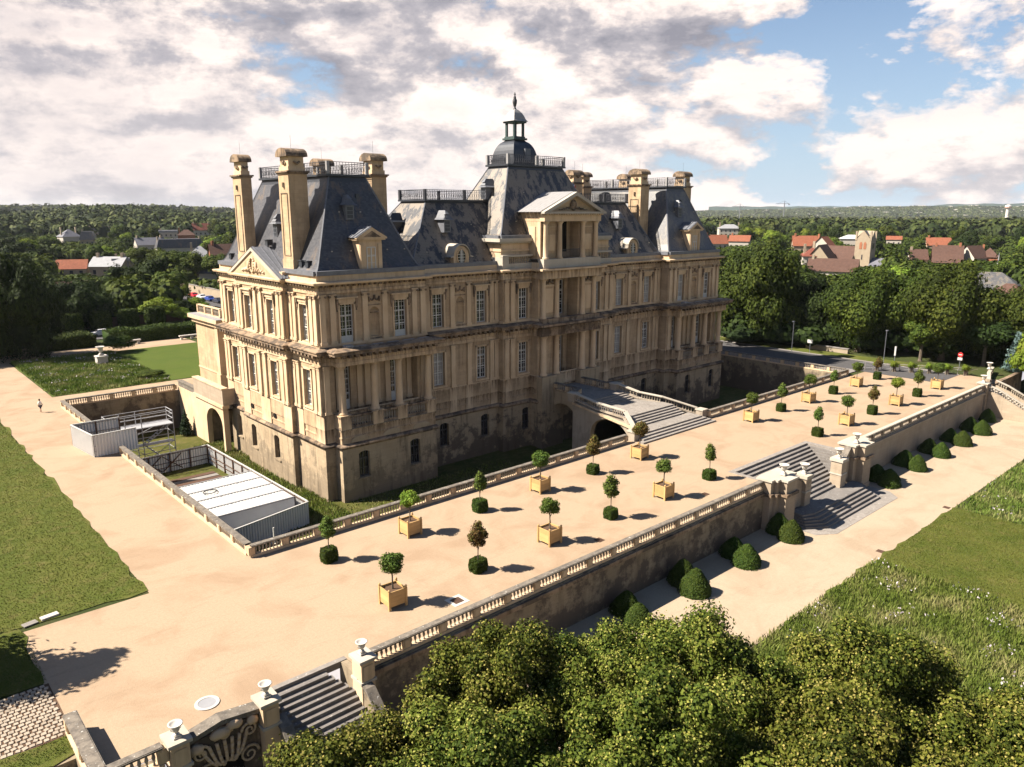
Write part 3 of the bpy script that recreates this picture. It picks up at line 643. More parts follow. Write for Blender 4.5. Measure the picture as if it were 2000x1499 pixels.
a = MB(); a.prism([(63.4, 33.2), (63.4, 29.5), (65.2, 28.3), (78.6, 28.3), (79.8, 29.6), (79.8, 33.2)], ZL - .1, ZL + .02); a.build('paving', M['step_light'], gs)
a = MB(); a.box(63.2, 78.7, 38.2, 38.75, -.3, .012); a.box(63.2, 63.72, 34.3, 38.2, -.3, .012); a.box(78.1, 78.7, 34.3, 38.2, -.3, .012); a.build('kerb', M['step_light'], gs)
a = MB(); a.box(63.3, 63.72, 34.0, 38.2, ZL, -.3); a.box(78.08, 78.5, 34.0, 38.2, ZL, -.3); a.box(63.6, 78.2, 38.18, 38.6, ZL, -.3); a.build('pit_wall', M['stone_stair'], gs)
for s in (-1, 1):
    X = lambda x: 71.0 + s * x
    t = thing('stair_pier', 'big pale clustered pier on the %s of the garden stairs' % ('left' if s < 0 else 'right'), 'pier', (X(7.6), 33, ZL))
    a = MB()
    for x0, x1, y0, y1 in ((6.3, 9.4, 32.6, 34.3), (7.1, 8.9, 31.9, 33.4), (9.3, 9.95, 32.9, 34.2)):
        xa, xb = sorted((X(x0), X(x1))); a.box(xa, xb, y0, y1, ZL, 1.0); a.box(xa - .06, xb + .06, y0 - .06, y1 + .06, ZL, ZL + .5)
    a.build('shaft', M['wall_clean'], t); a = MB(); a2 = MB()
    for x0, x1, y0, y1 in ((6.3, 9.4, 32.6, 34.3), (7.1, 8.9, 31.9, 33.4), (9.3, 9.95, 32.9, 34.2)):
        xa, xb = sorted((X(x0), X(x1))); a.box(xa - .14, xb + .14, y0 - .14, y1 + .14, 1.0, 1.17 + .003 * x0); a2.box(xa - .2, xb + .2, y0 - .2, y1 + .2, -.42 + .002 * x0, -.15 + .002 * x0)
    a.build('cap', M['white_stone'], t); a2.build('cornice', M['stone_stain'], t)
    t = thing('stair_pedestal', 'square inner pedestal with parapet on the %s of the garden steps' % ('left' if s < 0 else 'right'), 'pedestal', (X(3.6), 32.9, ZL))
    xa, xb = sorted((X(3.15), X(4.25))); a = MB(); a.box(xa, xb, 32.4, 33.55, ZL, .05); a.build('shaft', M['wall_clean'], t)
    a = MB(); a.box(xa - .12, xb + .12, 32.28, 33.67, .05, .35); a.box(xa - .06, xb + .06, 32.34, 33.61, -1.35, -1.2); a.build('cap', M['white_stone'], t)
    a = MB(); a.beam((X(4.2), 33.0, -1.8), (X(6.4), 33.3, -.6), .5, -1.6, 1.5); a.build('parapet', M['wall_clean'], t)
    a = MB(); a.beam((X(4.2), 33.0, -1.8), (X(6.4), 33.3, -.6), .66, 1.5, 1.66); a.build('coping', M['coping'], t)
# ---- bridge stairs to the chateau ----
bs = thing('bridge_stairs', 'pale stone stairs and arched bridge rising over the moat to the chateau portal', 'stairs', (71, 56, ZM))
def stepbox(x0, x1, y0, y1, z, t=.5): a = MB(); a.box(x0, x1, y0, y1, z - t, z); a.build('step', M['step_light'], bs)
for i in range(4): stepbox(64.2 + .55 * i, 78.2 - .35 * i, 50.0 + .45 * i, 53.4 if i == 3 else 50.6 + .45 * i, .17 * (i + 1))
for i in range(5): stepbox(67.2, 76.3, 53.3 + .42 * i, 60.2 if i == 4 else 53.8 + .42 * i, .68 + .175 * (i + 1))
for i in range(4): stepbox(68.5, 74.7, 60.1 + .42 * i, 64.6 if i == 3 else 60.6 + .42 * i, 1.555 + .17 * (i + 1))
a = MB(); a.box(69.2, 74.2, 64.6, 70.8, 1.7, 2.23); a.build('bridge_deck', M['step_light'], bs)
def archwall(mb, X0, X1, y0, y1, zb, zt, yc, r, zs, n=40):
    """wall in a plane of constant x between X0 and X1 with an arched opening; zt(y) is the top"""
    ys = sorted(set([y0, y1, yc - r, yc + r] + [y0 + (y1 - y0) * i / n for i in range(n + 1)] + [yc - r * math.cos(math.pi * i / 16) for i in range(17)]))
    def bot(y): return zs + math.sqrt(max(0, r * r - (y - yc) ** 2)) * (.75) if abs(y - yc) < r - 1e-6 else zb
    for a, b in zip(ys[:-1], ys[1:]):
        m = (a + b) / 2; ins = abs(m - yc) < r
        za = zs + math.sqrt(max(0, r * r - (a - yc) ** 2)) * .75 if ins else zb; zc = zs + math.sqrt(max(0, r * r - (b - yc) ** 2)) * .75 if ins else zb
        mb.add([(X0, a, za), (X0, b, zc), (X0, b, zt(b)), (X0, a, zt(a)), (X1, a, za), (X1, b, zc), (X1, b, zt(b)), (X1, a, zt(a))],
               [(0, 1, 2, 3), (7, 6, 5, 4), (0, 4, 5, 1), (3, 2, 6, 7)])
    mb.add([(X0, y0, zb), (X1, y0, zb), (X1, y0, zt(y0)), (X0, y0, zt(y0)), (X0, y1, zb), (X1, y1, zb), (X1, y1, zt(y1)), (X0, y1, zt(y1))], [(0, 1, 2, 3), (7, 6, 5, 4)])
    for yy in (yc - r, yc + r): mb.add([(X0, yy, zb), (X1, yy, zb), (X1, yy, zs), (X0, yy, zs)], [(0, 1, 2, 3)])
zt = lambda y: .55 + (y - 52) * .125
a = MB(); archwall(a, 66.5, 67.25, 52, 63, ZM - .2, zt, 57.0, 3.0, -1.3); archwall(a, 75.6, 76.3, 52, 63, ZM - .2, zt, 57.0, 3.0, -1.3); a.build('arch_wall', M['stone_stair'], bs)
a = MB()
for y0 in (52, 54.0, 60.0): a.box(67.2, 75.7, y0, y0 + .6, ZM - .2, -.2)
a.box(67.2, 75.7, 60.0, 63, ZM - .2, 1.2); a.build('pier_mass', M['stone_stair'], bs)
a = MB(); a.beam((66.45, 52, .5), (66.45, 63, 1.9), .3, -.15, .1); a.build('string_course', M['stone_trim'], bs)
a = MB(); archwall(a, 69.0, 69.4, 63.4, 70.9, ZM - .2, lambda y: 2.1, 67.2, 2.3, -1.2); archwall(a, 74.0, 74.4, 63.4, 70.9, ZM - .2, lambda y: 2.1, 67.2, 2.3, -1.2); a.build('bridge_arch', M['stone_low'], bs)
for lab, pts in (('curving pale parapet on the left of the bridge stairs', [(65.2, 51.9, 0), (66.6, 53.9, .55), (67.3, 55.3, 1.3), (66.9, 59.4, 1.65), (66.8, 62.9, 2.2)]),
                 ('curving pale parapet on the right of the bridge stairs', [(78.4, 52.9, .25), (76.2, 56.6, 1.35), (75.2, 59.6, 1.6), (74.9, 63.0, 2.2)])):
    balustrade('stair_parapet', lab, 'parapet', pts, bay=2.2, mt='white_stone', mb_='stone_stair', step=.32, w=.5)
for lab, x, s in (('dark parapet on left side of the short bridge by the portal', 69.1, 1), ('dark parapet on right side of the short bridge by the portal', 74.3, -1)):
    balustrade('bridge_parapet', lab, 'parapet', [(x - 2.0 * s, 63.4, 2.2), (x, 64.4, 2.2), (x, 70.6, 2.2)], bay=2.4, mt='coping', w=.45)
for lab, x, y, z in (('square white block pier at the right foot of the bridge stairs', 78.4, 52.3, 0), ('pale pier at the upper left bend of the bridge stairs', 66.8, 63.2, 2.0), ('pale pier at the upper right bend of the bridge stairs', 74.8, 63.3, 2.0), ('pale pier ending the left parapet foot of the bridge stairs', 64.6, 51.75, 0)):
    t = thing('block_pier', lab, 'pier', (x, y, z)); a = MB(); a.box(x - .5, x + .5, y - .5, y + .5, z, z + 1.0); a.build('shaft', M['stone_stair'], t); a = MB(); a.box(x - .58, x + .58, y - .58, y + .58, z + 1.0, z + 1.15); a.build('cap', M['white_stone'], t)
# ---- far right side stairs ----
fs = thing('side_stairs', 'sunlit side stairs dropping from the far right terrace corner', 'stairs', (121, 31, ZL))
for i in range(18): a = MB(); a.box(121.7, 125.2, 33.6 - .38 * i, 34.0 - .38 * i, ZL, -.205 * (i + 1) + .2); a.build('step', M['white_stone'], fs)
for x, lab in ((121.45, 'near'), (125.4, 'far')):
    balustrade('stair_parapet', 'sloping %s parapet of the sunlit side stairs' % lab, 'parapet', [(x, 33.5, 0), (x, 31.8, -.6), (x, 27.2, -2.9), (x, 25.6, -2.9)], bay=3.2, mt='white_stone', mb_='wall_clean')
    a = MB(); a.sec([(33.5, ZL), (33.5, 0), (31.8, -.6), (27.2, -2.9), (25.6, -2.9), (25.6, ZL)], x - .22, x + .22); a.build('side_wall', M['wall_clean'], fs)
t = thing('corner_pier', 'tall pale pier at the right end of the terrace balustrade', 'pier', (121.2, 34, ZL)); a = MB(); a.box(120.6, 121.8, 33.3, 34.6, ZL, 1.0); a.build('shaft', M['wall_clean'], t); a = MB(); a.box(120.5, 121.9, 33.2, 34.7, 1.0, 1.15); a.build('cap', M['white_stone'], t)
wall('end_wall', 'dark wall continuing right of the side stairs', [(125.2, 140, 34.0, 34.6, ZL, .1)], 'stone_stain')
balustrade('balustrade', 'short pale balustrade at the far right terrace end', 'balustrade', [(125.5, 34.6, 0), (131, 36.2, 0), (136, 37.2, 0)], mt='white_stone', mb_='wall_clean')
# ================= chateau =================
CH = thing('chateau', 'grand stone chateau with steep slate roofs, tall chimneys and domed lantern', 'chateau', (72.3, 83, ZM))
PX0, PX1, QX0, QX1 = 36.5, 49.85, 94.85, 108.2        # pavilion x ranges
YF, YM, YC, YP, YB = 70.45, 72.0, 71.0, 69.7, 95.7
CX0, CX1 = 62.0, 82.5
def foot(gf):
    p = [(PX0, YF)]
    if gf: p += [(38.0, YF), (38.0, 71.7), (48.5, 71.7), (48.5, YF)]
    p += [(PX1, YF), (PX1, YM), (CX0, YM), (CX0, YC), (66.8, YC), (66.8, YP)]
    p += [(70.6, YP), (70.6, 71.6), (74.1, 71.6), (74.1, YP)]
    p += [(77.7, YP), (77.7, YC), (CX1, YC), (CX1, YM), (QX0, YM), (QX0, YF)]
    if gf: p += [(96.3, YF), (96.3, 71.7), (106.8, 71.7), (106.8, YF)]
    p += [(QX1, YF), (QX1, 76.8), (QX1 + .6, 76.8), (QX1 + .6, 89.4), (QX1, 89.4), (QX1, YB), (QX0, YB), (QX0, 90), (CX1, 90), (CX1, 93), (CX0, 93), (CX0, 90), (PX1, 90), (PX1, YB), (PX0, YB),
          (PX0, 89.4), (PX0 - .6, 89.4), (PX0 - .6, 76.8), (PX0, 76.8)]
    return p
F1 = foot(False); F0 = foot(True)
FC = [q for q in F1]                                   # cornice outline (bridges the small loggia recess)
FC = [q for q in F1 if q not in ((70.6, YP), (70.6, 71.6), (74.1, 71.6), (74.1, YP))]
WX = [39.8, 46.45, 52.7, 59.3, 65.4, 79.1, 85.3, 91.7, 98.1, 104.9]       # window axes on the long front
NX = [43.15, 56.0, 88.6, 101.5]                                          # niche axes
WY = [73.6, 80.3, 86.3, 92.6]                                            # window axes on the short front
def walls(name, poly, z0, z1, holes, m, depth=.42, off=0.0):
    b = MB(); n = len(poly)
    for i in range(n):
        A = poly[i]; B = poly[(i + 1) % n]; dx, dy = B[0] - A[0], B[1] - A[1]; Ln = math.hypot(dx, dy); ang = math.atan2(dy, dx)
        b.M = RZ(A[0], A[1], 0, ang); hs = []
        for hx, hy, hw, ha, hb in holes:
            u = ((hx - A[0]) * dx + (hy - A[1]) * dy) / Ln; dd = abs((hx - A[0]) * dy - (hy - A[1]) * dx) / Ln
            if dd < .5 and hw / 2 < u < Ln - hw / 2: hs.append((u - hw / 2, u + hw / 2, ha, hb))
        us = sorted({0, Ln} | {q for h in hs for q in h[:2]}); zs = sorted({z0, z1} | {q for h in hs for q in h[2:4]})
        for ua, ub in zip(us[:-1], us[1:]):
            for za, zb in zip(zs[:-1], zs[1:]):
                um, zm = (ua + ub) / 2, (za + zb) / 2
                if any(h[0] < um < h[1] and h[2] < zm < h[3] for h in hs): continue
                b.add([(ua, 0, za), (ub, 0, za), (ub, 0, zb), (ua, 0, zb)], [(0, 1, 2, 3)])
        for h in hs:
            b.add([(h[0], 0, h[2]), (h[0], depth, h[2]), (h[0], depth, h[3]), (h[0], 0, h[3]), (h[1], 0, h[2]), (h[1], depth, h[2]), (h[1], depth, h[3]), (h[1], 0, h[3])],
                  [(0, 1, 2, 3), (7, 6, 5, 4), (0, 4, 5, 1), (2, 6, 7, 3)])
    b.M = None; return b.build(name, m, CH)
# ---- window prototypes: local x along wall, -y outwards, z up ----
def window_meshes(w, h, cols=4, rows=7, door=0, tr=(.36, .68), m='white_paint', barw=.035):
    f = MB(); e = .085; f.box(-w / 2, w / 2, -.05, .05, 0, e); f.box(-w / 2, w / 2, -.05, .05, h - e, h); f.box(-w / 2, -w / 2 + e, -.05, .05, e, h - e); f.box(w / 2 - e, w / 2, -.05, .05, e, h - e)
    f.box(-.06, .06, -.06, .04, e, h - e)
    for q in tr: f.box(-w / 2 + e, w / 2 - e, -.07, .03, h * q - .05, h * q + .05)
    if door: f.box(-w / 2 + e, w / 2 - e, -.04, .0, e, door)
    for i in range(1, cols):
        if i * 2 == cols: continue
        x = -w / 2 + w * i / cols; f.box(x - barw / 2, x + barw / 2, -.03, .02, door + e, h - e)
    for i in range(1, rows):
        z = door + (h - door) * i / rows; f.box(-w / 2 + e, w / 2 - e, -.028, .018, z - barw / 2, z + barw / 2)
    g = MB(); g.add([(-w / 2, .06, 0), (w / 2, .06, 0), (w / 2, .06, h), (-w / 2, .06, h)], [(0, 1, 2, 3)])
    return f.mesh('window', M[m]), g.mesh('pane', M['glass']), g.mesh('pane', M['curtain'])
W1 = window_meshes(1.6, 3.95); W1D = window_meshes(1.6, 4.5, door=.9); W0 = window_meshes(1.6, 4.15); W0D = window_meshes(1.5, 5.0, door=1.1)
WB = window_meshes(1.35, 2.9, 4, 3, m='iron', tr=(.7,), barw=.05)
def win(W, x, y, z, ang, cur=False, depth=.36, name='window', parent=None):
    Mx = RZ(x, y, z, ang) @ Matrix.Translation((0, depth, 0)); o = obj(name, W[0], parent or CH, Mx); obj('pane', W[2] if cur else W[1], o, Mx); return o
HO1 = []; HO0 = []; HOB = []
def yfront(x, up=True):
    if x < PX1 or x > QX0: return YF if up else 71.7
    if x < CX0 or x > CX1: return YM
    return YC
A0 = 0.0; AL = -math.pi / 2; AR = math.pi / 2; AB = math.pi
SUR = MB()
for p in ((-1.05, -.82), (.82, 1.05)): SUR.box(*p, -.10, 0, -.1, 4.2)
SUR.box(-1.05, 1.05, -.10, 0, 4.0, 4.22); SUR.box(-1.12, 1.12, -.16, 0, -.28, -.1)
SUR0 = SUR.mesh('window_surround', M['stone_trim'])
a = MB()
for p in ((-1.02, -.82), (.82, 1.02)): a.box(*p, -.10, 0, -.1, 4.2)
a.box(-1.02, 1.02, -.10, 0, 3.98, 4.22); a.box(-1.25, 1.25, -.34, 0, 4.62, 4.78); a.box(-1.15, 1.15, -.16, 0, 4.22, 4.62); SUR1 = a.mesh('window_surround', M['stone_trim'])
a = MB()
a.box(-.11, .11, -.26, 0, 4.1, 4.62); a.box(-.09, .09, -.18, 0, 3.6, 4.1); a.box(-.05, .05, -.12, 0, 3.3, 3.6)
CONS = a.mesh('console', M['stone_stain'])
for x in WX:
    y = yfront(x); pav = x < PX1 or x > QX0; ctr = x in (65.4, 79.1)
    cur = x in (79.1, 85.3, 91.7) ; z = 11.35 if pav else 11.7
    HO1.append((x, y, 1.6, z, 15.75)); win(W1D if pav else W1, x, y, z, 0, cur or x == 98.1)
    obj('window_surround', SUR1, CH, RZ(x, y, 11.6, 0)); [obj('console', CONS, CH, RZ(x + q_, y, 11.6, 0)) for q_ in (-1.14, 1.14)]
    y = yfront(x, False)
    if pav: HO0.append((x, y, 1.5, 3.95, 8.95)); win(W0D, x, y, 3.95, 0)
    else: HO0.append((x, y, 1.6, 4.65, 8.8)); win(W0, x, y, 4.65, 0, x in (52.7, 85.3)); obj('window_surround', SUR0, CH, RZ(x, y, 4.65, 0))
for y in WY:
    X = PX0 - .6 if 76.8 < y < 89.4 else PX0
    HO1.append((X, y, 1.6, 11.7, 15.65)); HO0.append((X, y, 1.6, 4.65, 8.8))
    win(W1, X, y, 11.7, AL, depth=.38); win(W0, X, y, 4.65, AL, depth=.38)
    obj('window_surround', SUR1, CH, RZ(X, y, 11.6, AL)); obj('window_surround', SUR0, CH, RZ(X, y, 4.65, AL)); [obj('console', CONS, CH, RZ(X, y + q_, 11.6, AL)) for q_ in (-1.14, 1.14)]
# niches
a = MB(); ns = 10
for i in range(ns):
    t0, t1 = math.pi * i / ns, math.pi * (i + 1) / ns; p = (-.6 * math.cos(t0), .42 * math.sin(t0)); q = (-.6 * math.cos(t1), .42 * math.sin(t1))
    a.add([(p[0], p[1], 0), (q[0], q[1], 0), (q[0], q[1], 2.6), (p[0], p[1], 2.6)], [(0, 1, 2, 3)])
    for k in range(4):
        s0, s1 = math.pi / 2 * k / 4, math.pi / 2 * (k + 1) / 4
        a.add([(p[0] * math.cos(s0), p[1] * math.cos(s0), 2.6 + .6 * math.sin(s0)), (q[0] * math.cos(s0), q[1] * math.cos(s0), 2.6 + .6 * math.sin(s0)),
               (q[0] * math.cos(s1), q[1] * math.cos(s1), 2.6 + .6 * math.sin(s1)), (p[0] * math.cos(s1), p[1] * math.cos(s1), 2.6 + .6 * math.sin(s1))], [(0, 1, 2, 3)])
for s in (-1, 1):
    for i in range(6):
        t0, t1 = math.pi / 2 * i / 6, math.pi / 2 * (i + 1) / 6
        a.add([(s * .6, 0, 2.6 + .6 * math.sin(t0)), (s * .6 * math.cos(t0), 0, 2.6 + .6 * math.sin(t0)), (s * .6 * math.cos(t1), 0, 2.6 + .6 * math.sin(t1)), (s * .6, 0, 2.6 + .6 * math.sin(t1))], [(0, 1, 2, 3)])
NIC = a.mesh('niche', M['stone'])
a = MB(); a.box(-.78, .78, -.07, 0, 3.35, 3.47); a.box(-.8, .8, -.1, 0, -.28, -.12); a.box(-.55, .55, -.08, 0, 2.55, 2.66)
NIT = a.mesh('niche_band', M['stone_stain'])
a = MB()
for s in (-1, 1):
    pr = None
    for i in range(9):
        t = i / 8; p = (s * .62 * t, -.09, 4.25 - .35 * math.sin(math.pi * t)); 
        if pr: a.bar(pr, p, .085, 5)
        pr = p
    a.bar((s * .62, -.08, 4.3), (s * .62, -.08, 3.75), .09, 5)
a.bar((0, -.1, 4.45), (0, -.1, 4.0), .13, 6); GAR = a.mesh('garland', M['stone_stain'], True)
for x in NX:
    y = yfront(x); HO1.append((x, y, 1.2, 11.9, 15.1)); obj('niche', NIC, CH, RZ(x, y, 11.9)); obj('niche_band', NIT, CH, RZ(x, y, 11.9)); obj('garland', GAR, CH, RZ(x, y, 11.9))
# basement openings
BX = [(40.3, 69.0), (46.95, 69.0), (53.3, YM), (59.8, YM), (66.0, YC), (91.9, YM), (99.1, 69.0), (105.6, 69.0)]
for x, y in BX: HOB.append((x, y, 1.35, -3.1, -.1)); win(WB, x, y, -3.1, 0, depth=.4)
for y in (81.1, 87.4): HOB.append((PX0 - .6, y, 1.35, -3.1, -.2)); win(WB, PX0 - .6, y, -3.1, AL, depth=.6)
HOB.append((PX0, 93.2, 1.35, -3.1, -.2)); win(WB, PX0, 93.2, -3.1, AL, depth=.6)
FB = []
for q in F1:
    if q in ((70.6, YP), (70.6, 71.6), (74.1, 71.6), (74.1, YP)): continue
    FB.append(q)
# porch blocks stand out of the pavilion fronts in the basement
def with_porch(poly, y=69.0):
    out = []
    for q in poly:
        if q == (PX0, YF): out += [q, (37.66, YF), (37.66, y), (50.0, y), (50.0, YM)]; continue
        if q == (PX1, YF) or q == (PX1, YM): continue
        if q == (QX0, YF): out += [(QX0, YF), (96.2, YF), (96.2, y), (108.45, y), (108.45, YF + .01)]; continue
        if q == (QX1, YF): continue
        out.append(q)
    return out
FBP = with_porch(FB)
walls('basement_wall', FBP, ZM - .1, .45, HOB, M['stone_low'], .5)
a = MB()
for x, y, an in [(q[0], q[1], 0) for q in BX] + [(PX0 - .6, 81.1, AL), (PX0 - .6, 87.4, AL), (PX0, 93.2, AL)]:
    a.M = RZ(x, y, -.1 - (.1 if an else 0), an)
    a.front([(-.675, .02), (-.675, -.28), (-.4, -.1), (0, -.03), (.4, -.1), (.675, -.28), (.675, .02)], -.004, .4); a.M = RZ(x, y, -3.1, an); a.box(-.85, .85, -.12, .1, -.2, -.02)
a.M = None; a.build('window_head', M['stone_low'], CH)
roll = [(0, .42)] + [(.02 + .26 * math.sin(math.pi * i / 8), .42 + .52 * (1 - math.cos(math.pi * i / 8)) / 2) for i in range(9)] + [(-.1, .98)]
a = MB(); sweep(a, FBP, roll); a.build('torus_moulding', M['stone_stain'], CH, True)
# ground floor podium and walls
a = MB(); sweep(a, FBP, [(-.08, .95), (-.08, 1.5), (-.02, 1.55), (-.02, 1.7), (-.10, 1.75), (-.10, 2.3), (-.03, 2.34), (-.03, 2.55)])
a.build('podium', M['stone'], CH)
POD = FB[:]
a = MB(); sweep(a, FB, [(-.03, 2.5), (-.03, 2.62), (-.10, 2.66), (-.10, 3.9), (.02, 3.95), (.06, 4.12), (-.02, 4.2)]); a.build('sill_band', M['stone_trim'], CH)
HO0.append((72.35, 71.6, 2.0, 2.2, 8.6)); win(window_meshes(2.0, 6.4, 4, 8, 1.3, tr=(.62, .66)), 72.35, 71.6, 2.2, 0, name='portal_door')
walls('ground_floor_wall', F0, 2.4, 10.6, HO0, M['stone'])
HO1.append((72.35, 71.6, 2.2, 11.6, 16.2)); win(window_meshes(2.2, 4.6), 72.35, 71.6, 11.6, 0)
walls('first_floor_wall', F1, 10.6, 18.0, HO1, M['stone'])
# lower entablature with modillions; upper cornice
def porchpts(y): return with_porch(FC, y)
FCP = porchpts(68.95)
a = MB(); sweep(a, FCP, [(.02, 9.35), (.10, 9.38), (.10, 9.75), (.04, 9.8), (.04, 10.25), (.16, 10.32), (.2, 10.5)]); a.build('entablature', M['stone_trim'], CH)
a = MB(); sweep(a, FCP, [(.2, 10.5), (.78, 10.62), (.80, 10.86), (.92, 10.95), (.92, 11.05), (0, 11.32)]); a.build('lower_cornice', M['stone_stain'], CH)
def modil(poly, z0, z1, o0, o1, sp, wd, m, name):
    b = MB(); n = len(poly)
    for i in range(n):
        A = poly[i]; B = poly[(i + 1) % n]; dx, dy = B[0] - A[0], B[1] - A[1]; Ln = math.hypot(dx, dy); ang = math.atan2(dy, dx)
        if A[1] > 96 or Ln < .9: continue
        k = max(1, int(Ln / sp)); b.M = RZ(A[0], A[1], 0, ang)
        for j in range(k):
            u = (j + .5) * Ln / k; b.box(u - wd / 2, u + wd / 2, -o1, -o0, z0, z1)
    b.M = None; o = b.build(name, m, CH); o['kind'] = 'stuff'; return o
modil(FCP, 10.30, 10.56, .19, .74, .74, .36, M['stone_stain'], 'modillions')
modil(FCP, 9.86, 10.2, .03, .1, .74, .40, M['stone_trim'], 'triglyphs')
a = MB(); sweep(a, FC, [(.02, 16.75), (.12, 16.8), (.12, 17.1), (.05, 17.14), (.05, 17.5), (.18, 17.58), (.24, 17.66), (.62, 17.78), (.68, 17.98), (.6, 18.03), (-.2, 18.12)]); a.build('upper_cornice', M['stone_trim'], CH)
modil(FC, 17.5, 17.7, .1, .5, .62, .22, M['stone_stain'], 'dentils')
a = MB(); sweep(a, FC, [(-.03, 11.3), (.12, 11.32), (.12, 11.55), (.02, 11.6)]); a.build('plinth_band', M['stone_trim'], CH)
# pilasters
def pil_mesh(h, w, pr, ped=0, ion=True):
    b = MB(); b.box(-w / 2 - .07, w / 2 + .07, -pr - .06, 0, 0, .3); b.box(-w / 2, w / 2, -pr, 0, .3, h - .4)
    b.box(-w / 2 - .05, w / 2 + .05, -pr - .05, 0, h - .4, h - .3); b.box(-w / 2 - .10, w / 2 + .10, -pr - .12, 0, h - .12, h)
    b.box(-w / 2 - .02, w / 2 + .02, -pr - .03, 0, h - .3, h - .12); 
    return b.mesh('pilaster', M['stone_trim'])
def vol_mesh(w, pr):
    b = MB()
    for s in (-1, 1): b.bar((s * (w / 2 + .04), -pr - .16, 0), (s * (w / 2 + .04), -pr + .04, 0), .13, 8)
    return b.mesh('volute', M['stone_stain'])
P1 = pil_mesh(5.2, .62, .2); P0 = pil_mesh(5.2, .62, .2); PV = vol_mesh(.62, .2)
pxs = [36.95, 38.1, 41.95, 44.4, 48.25, 49.4, 50.35, 51.1, 54.75, 57.25, 60.9, 61.65, 62.5, 63.5, 66.95]
pxs = pxs[:-1] + [144.7 - q for q in pxs[:-1]]
for x in pxs:
    y = yfront(x); obj('pilaster', P1, CH, RZ(x, y, 11.55)); obj('volute', PV, CH, RZ(x, y, 16.5))
    if PX1 < x < QX0: obj('pilaster', P0, CH, RZ(x, y, 4.15))
for x in (37.0, 49.2, 95.4, 107.7): obj('pilaster', P0, CH, RZ(x, YF, 4.15))
for x in (39.0, 41.6, 42.6, 43.9, 45.2, 48.1, 97.2, 100, 101, 102.2, 103.5, 106.5): obj('pilaster', P0, CH, RZ(x, 71.7, 4.15))
for y in (70.85, 71.75, 75.5, 76.4, 77.25, 78.15, 82.55, 84.05, 88.1, 89.0, 89.85, 90.7, 94.4, 95.3):
    X = PX0 - .6 if 76.8 < y < 89.4 else PX0
    obj('pilaster', P1, CH, RZ(X, y, 11.55, AL)); obj('volute', PV, CH, RZ(X, y, 16.5, AL)); obj('pilaster', P0, CH, RZ(X, y, 4.15, AL))
# short-front vents
a = MB(); a.M = None
for y in (81.2, 87.4):
    a.M = RZ(PX0 - .62, y, 2.1, AL); a.lathe([(.01, 0), (.01, .01)], 4); a.front([(.36 * math.cos(q * math.pi / 6), .3 * math.sin(q * math.pi / 6)) for q in range(12)], -.02, .3)
a.M = None; a.build('oval_vent', M['dark'], CH)
# vertical podium strips under pilasters
a = MB()
for y in (71.3, 76.0, 77.6, 83.3, 88.6, 90.2, 95.0):
    X = PX0 - .6 if 76.8 < y < 89.4 else PX0; a.M = RZ(X, y, 0, AL); a.box(-.95 if y != 83.3 else -1.25, .95 if y != 83.3 else 1.25, -.04, .05, 1.0, 4.0)
for x in (37.3, 50.7, 54.75, 57.25, 61.3, 63.0, 81.7, 83.4, 87.45, 89.95, 94.0): 
    a.M = RZ(x, yfront(x), 0, 0); a.box(-.55, .55, -.05, .05, 1.0, 4.0)
a.M = None; a.build('podium_panel', M['stone_trim'], CH)
# columns
def col_mesh(h, r, name='column', m='stone_trim'):
    prof = [(r * 1.35, 0), (r * 1.35, .12), (r * 1.2, .2), (r * 1.02, .3), (r, h * .35), (r * .86, h - .5), (r * .86, h - .42), (r * .98, h - .38), (r * .9, h - .34), (r * 1.15, h - .2), (r * 1.35, h - .16), (r * 1.35, h)]
    b = MB().lathe(prof, 14); b.box(-r * 1.4, r * 1.4, -r * 1.4, r * 1.4, h - .02, h + .06); return b.mesh(name, M[m], True)
C0 = col_mesh(5.25, .40)
def porch(x0, x1, xs):
    pb = MB(); yq = 69.0
    pb.box(x0, x1, yq, 71.7, 2.5, 2.6); pb.build('porch_floor', M['coping'], CH)
    a = MB(); b = MB(); c = MB(); pr = x0
    for x in xs:
        a.box(x - .62, x + .62, yq - .02, yq + 1.15, 2.55, 3.95); a.box(x - .7, x + .7, yq - .1, yq + 1.2, 3.95, 4.1); obj('column', C0, CH, RZ(x, yq + .6, 4.1))
    b.box(x0, x1, yq + .1, yq + .42, 2.55, 2.85); b.box(x0, x1, yq + .05, yq + .45, 3.75, 3.98)
    a.box(x0, x0 + .5, yq + 1.1, YF, 2.55, 4.0); a.box(x1 - .5, x1, yq + 1.1, YM - .1, 2.55, 4.0)
    a.build('pedestal', M['stone_trim'], CH); b.build('porch_rail', M['stone_stain'], CH)
    for p, q in zip(xs[:-1], xs[1:]):
        u = p + .8; kk = max(2, int((q - p - 1.5) / .3))
        for i in range(kk): obj('baluster', BAL, CH, RZ(p + .75 + (q - p - 1.5) * (i + .5) / kk, yq + .26, 2.85) @ Matrix.Diagonal((1, 1, 1.8, 1)))
    s = MB(); s.box(x0, x1, yq + .15, 71.6, 9.36, 9.6); s.build('porch_ceiling', M['stone'], CH)
    t = MB(); t.box(x0 + 1.0, x0 + 1.9, yq - .1, yq + .6, 11.1, 11.5)
    for i in range(5): t.frus(x0 + 2.2 + i * 2.0, x0 + 3.9 + i * 2.0, yq - .2, yq + .7, 11.1, x0 + 2.4 + i * 2, x0 + 3.7 + i * 2, yq + .1, yq + .5, 11.3)
    t.build('porch_roof_lead', M['lead_pale'], CH)
porch(37.66, 50.0, [38.3, 42.25, 45.4, 49.35]); porch(96.2, 108.45, [96.85, 100.8, 103.9, 107.8])
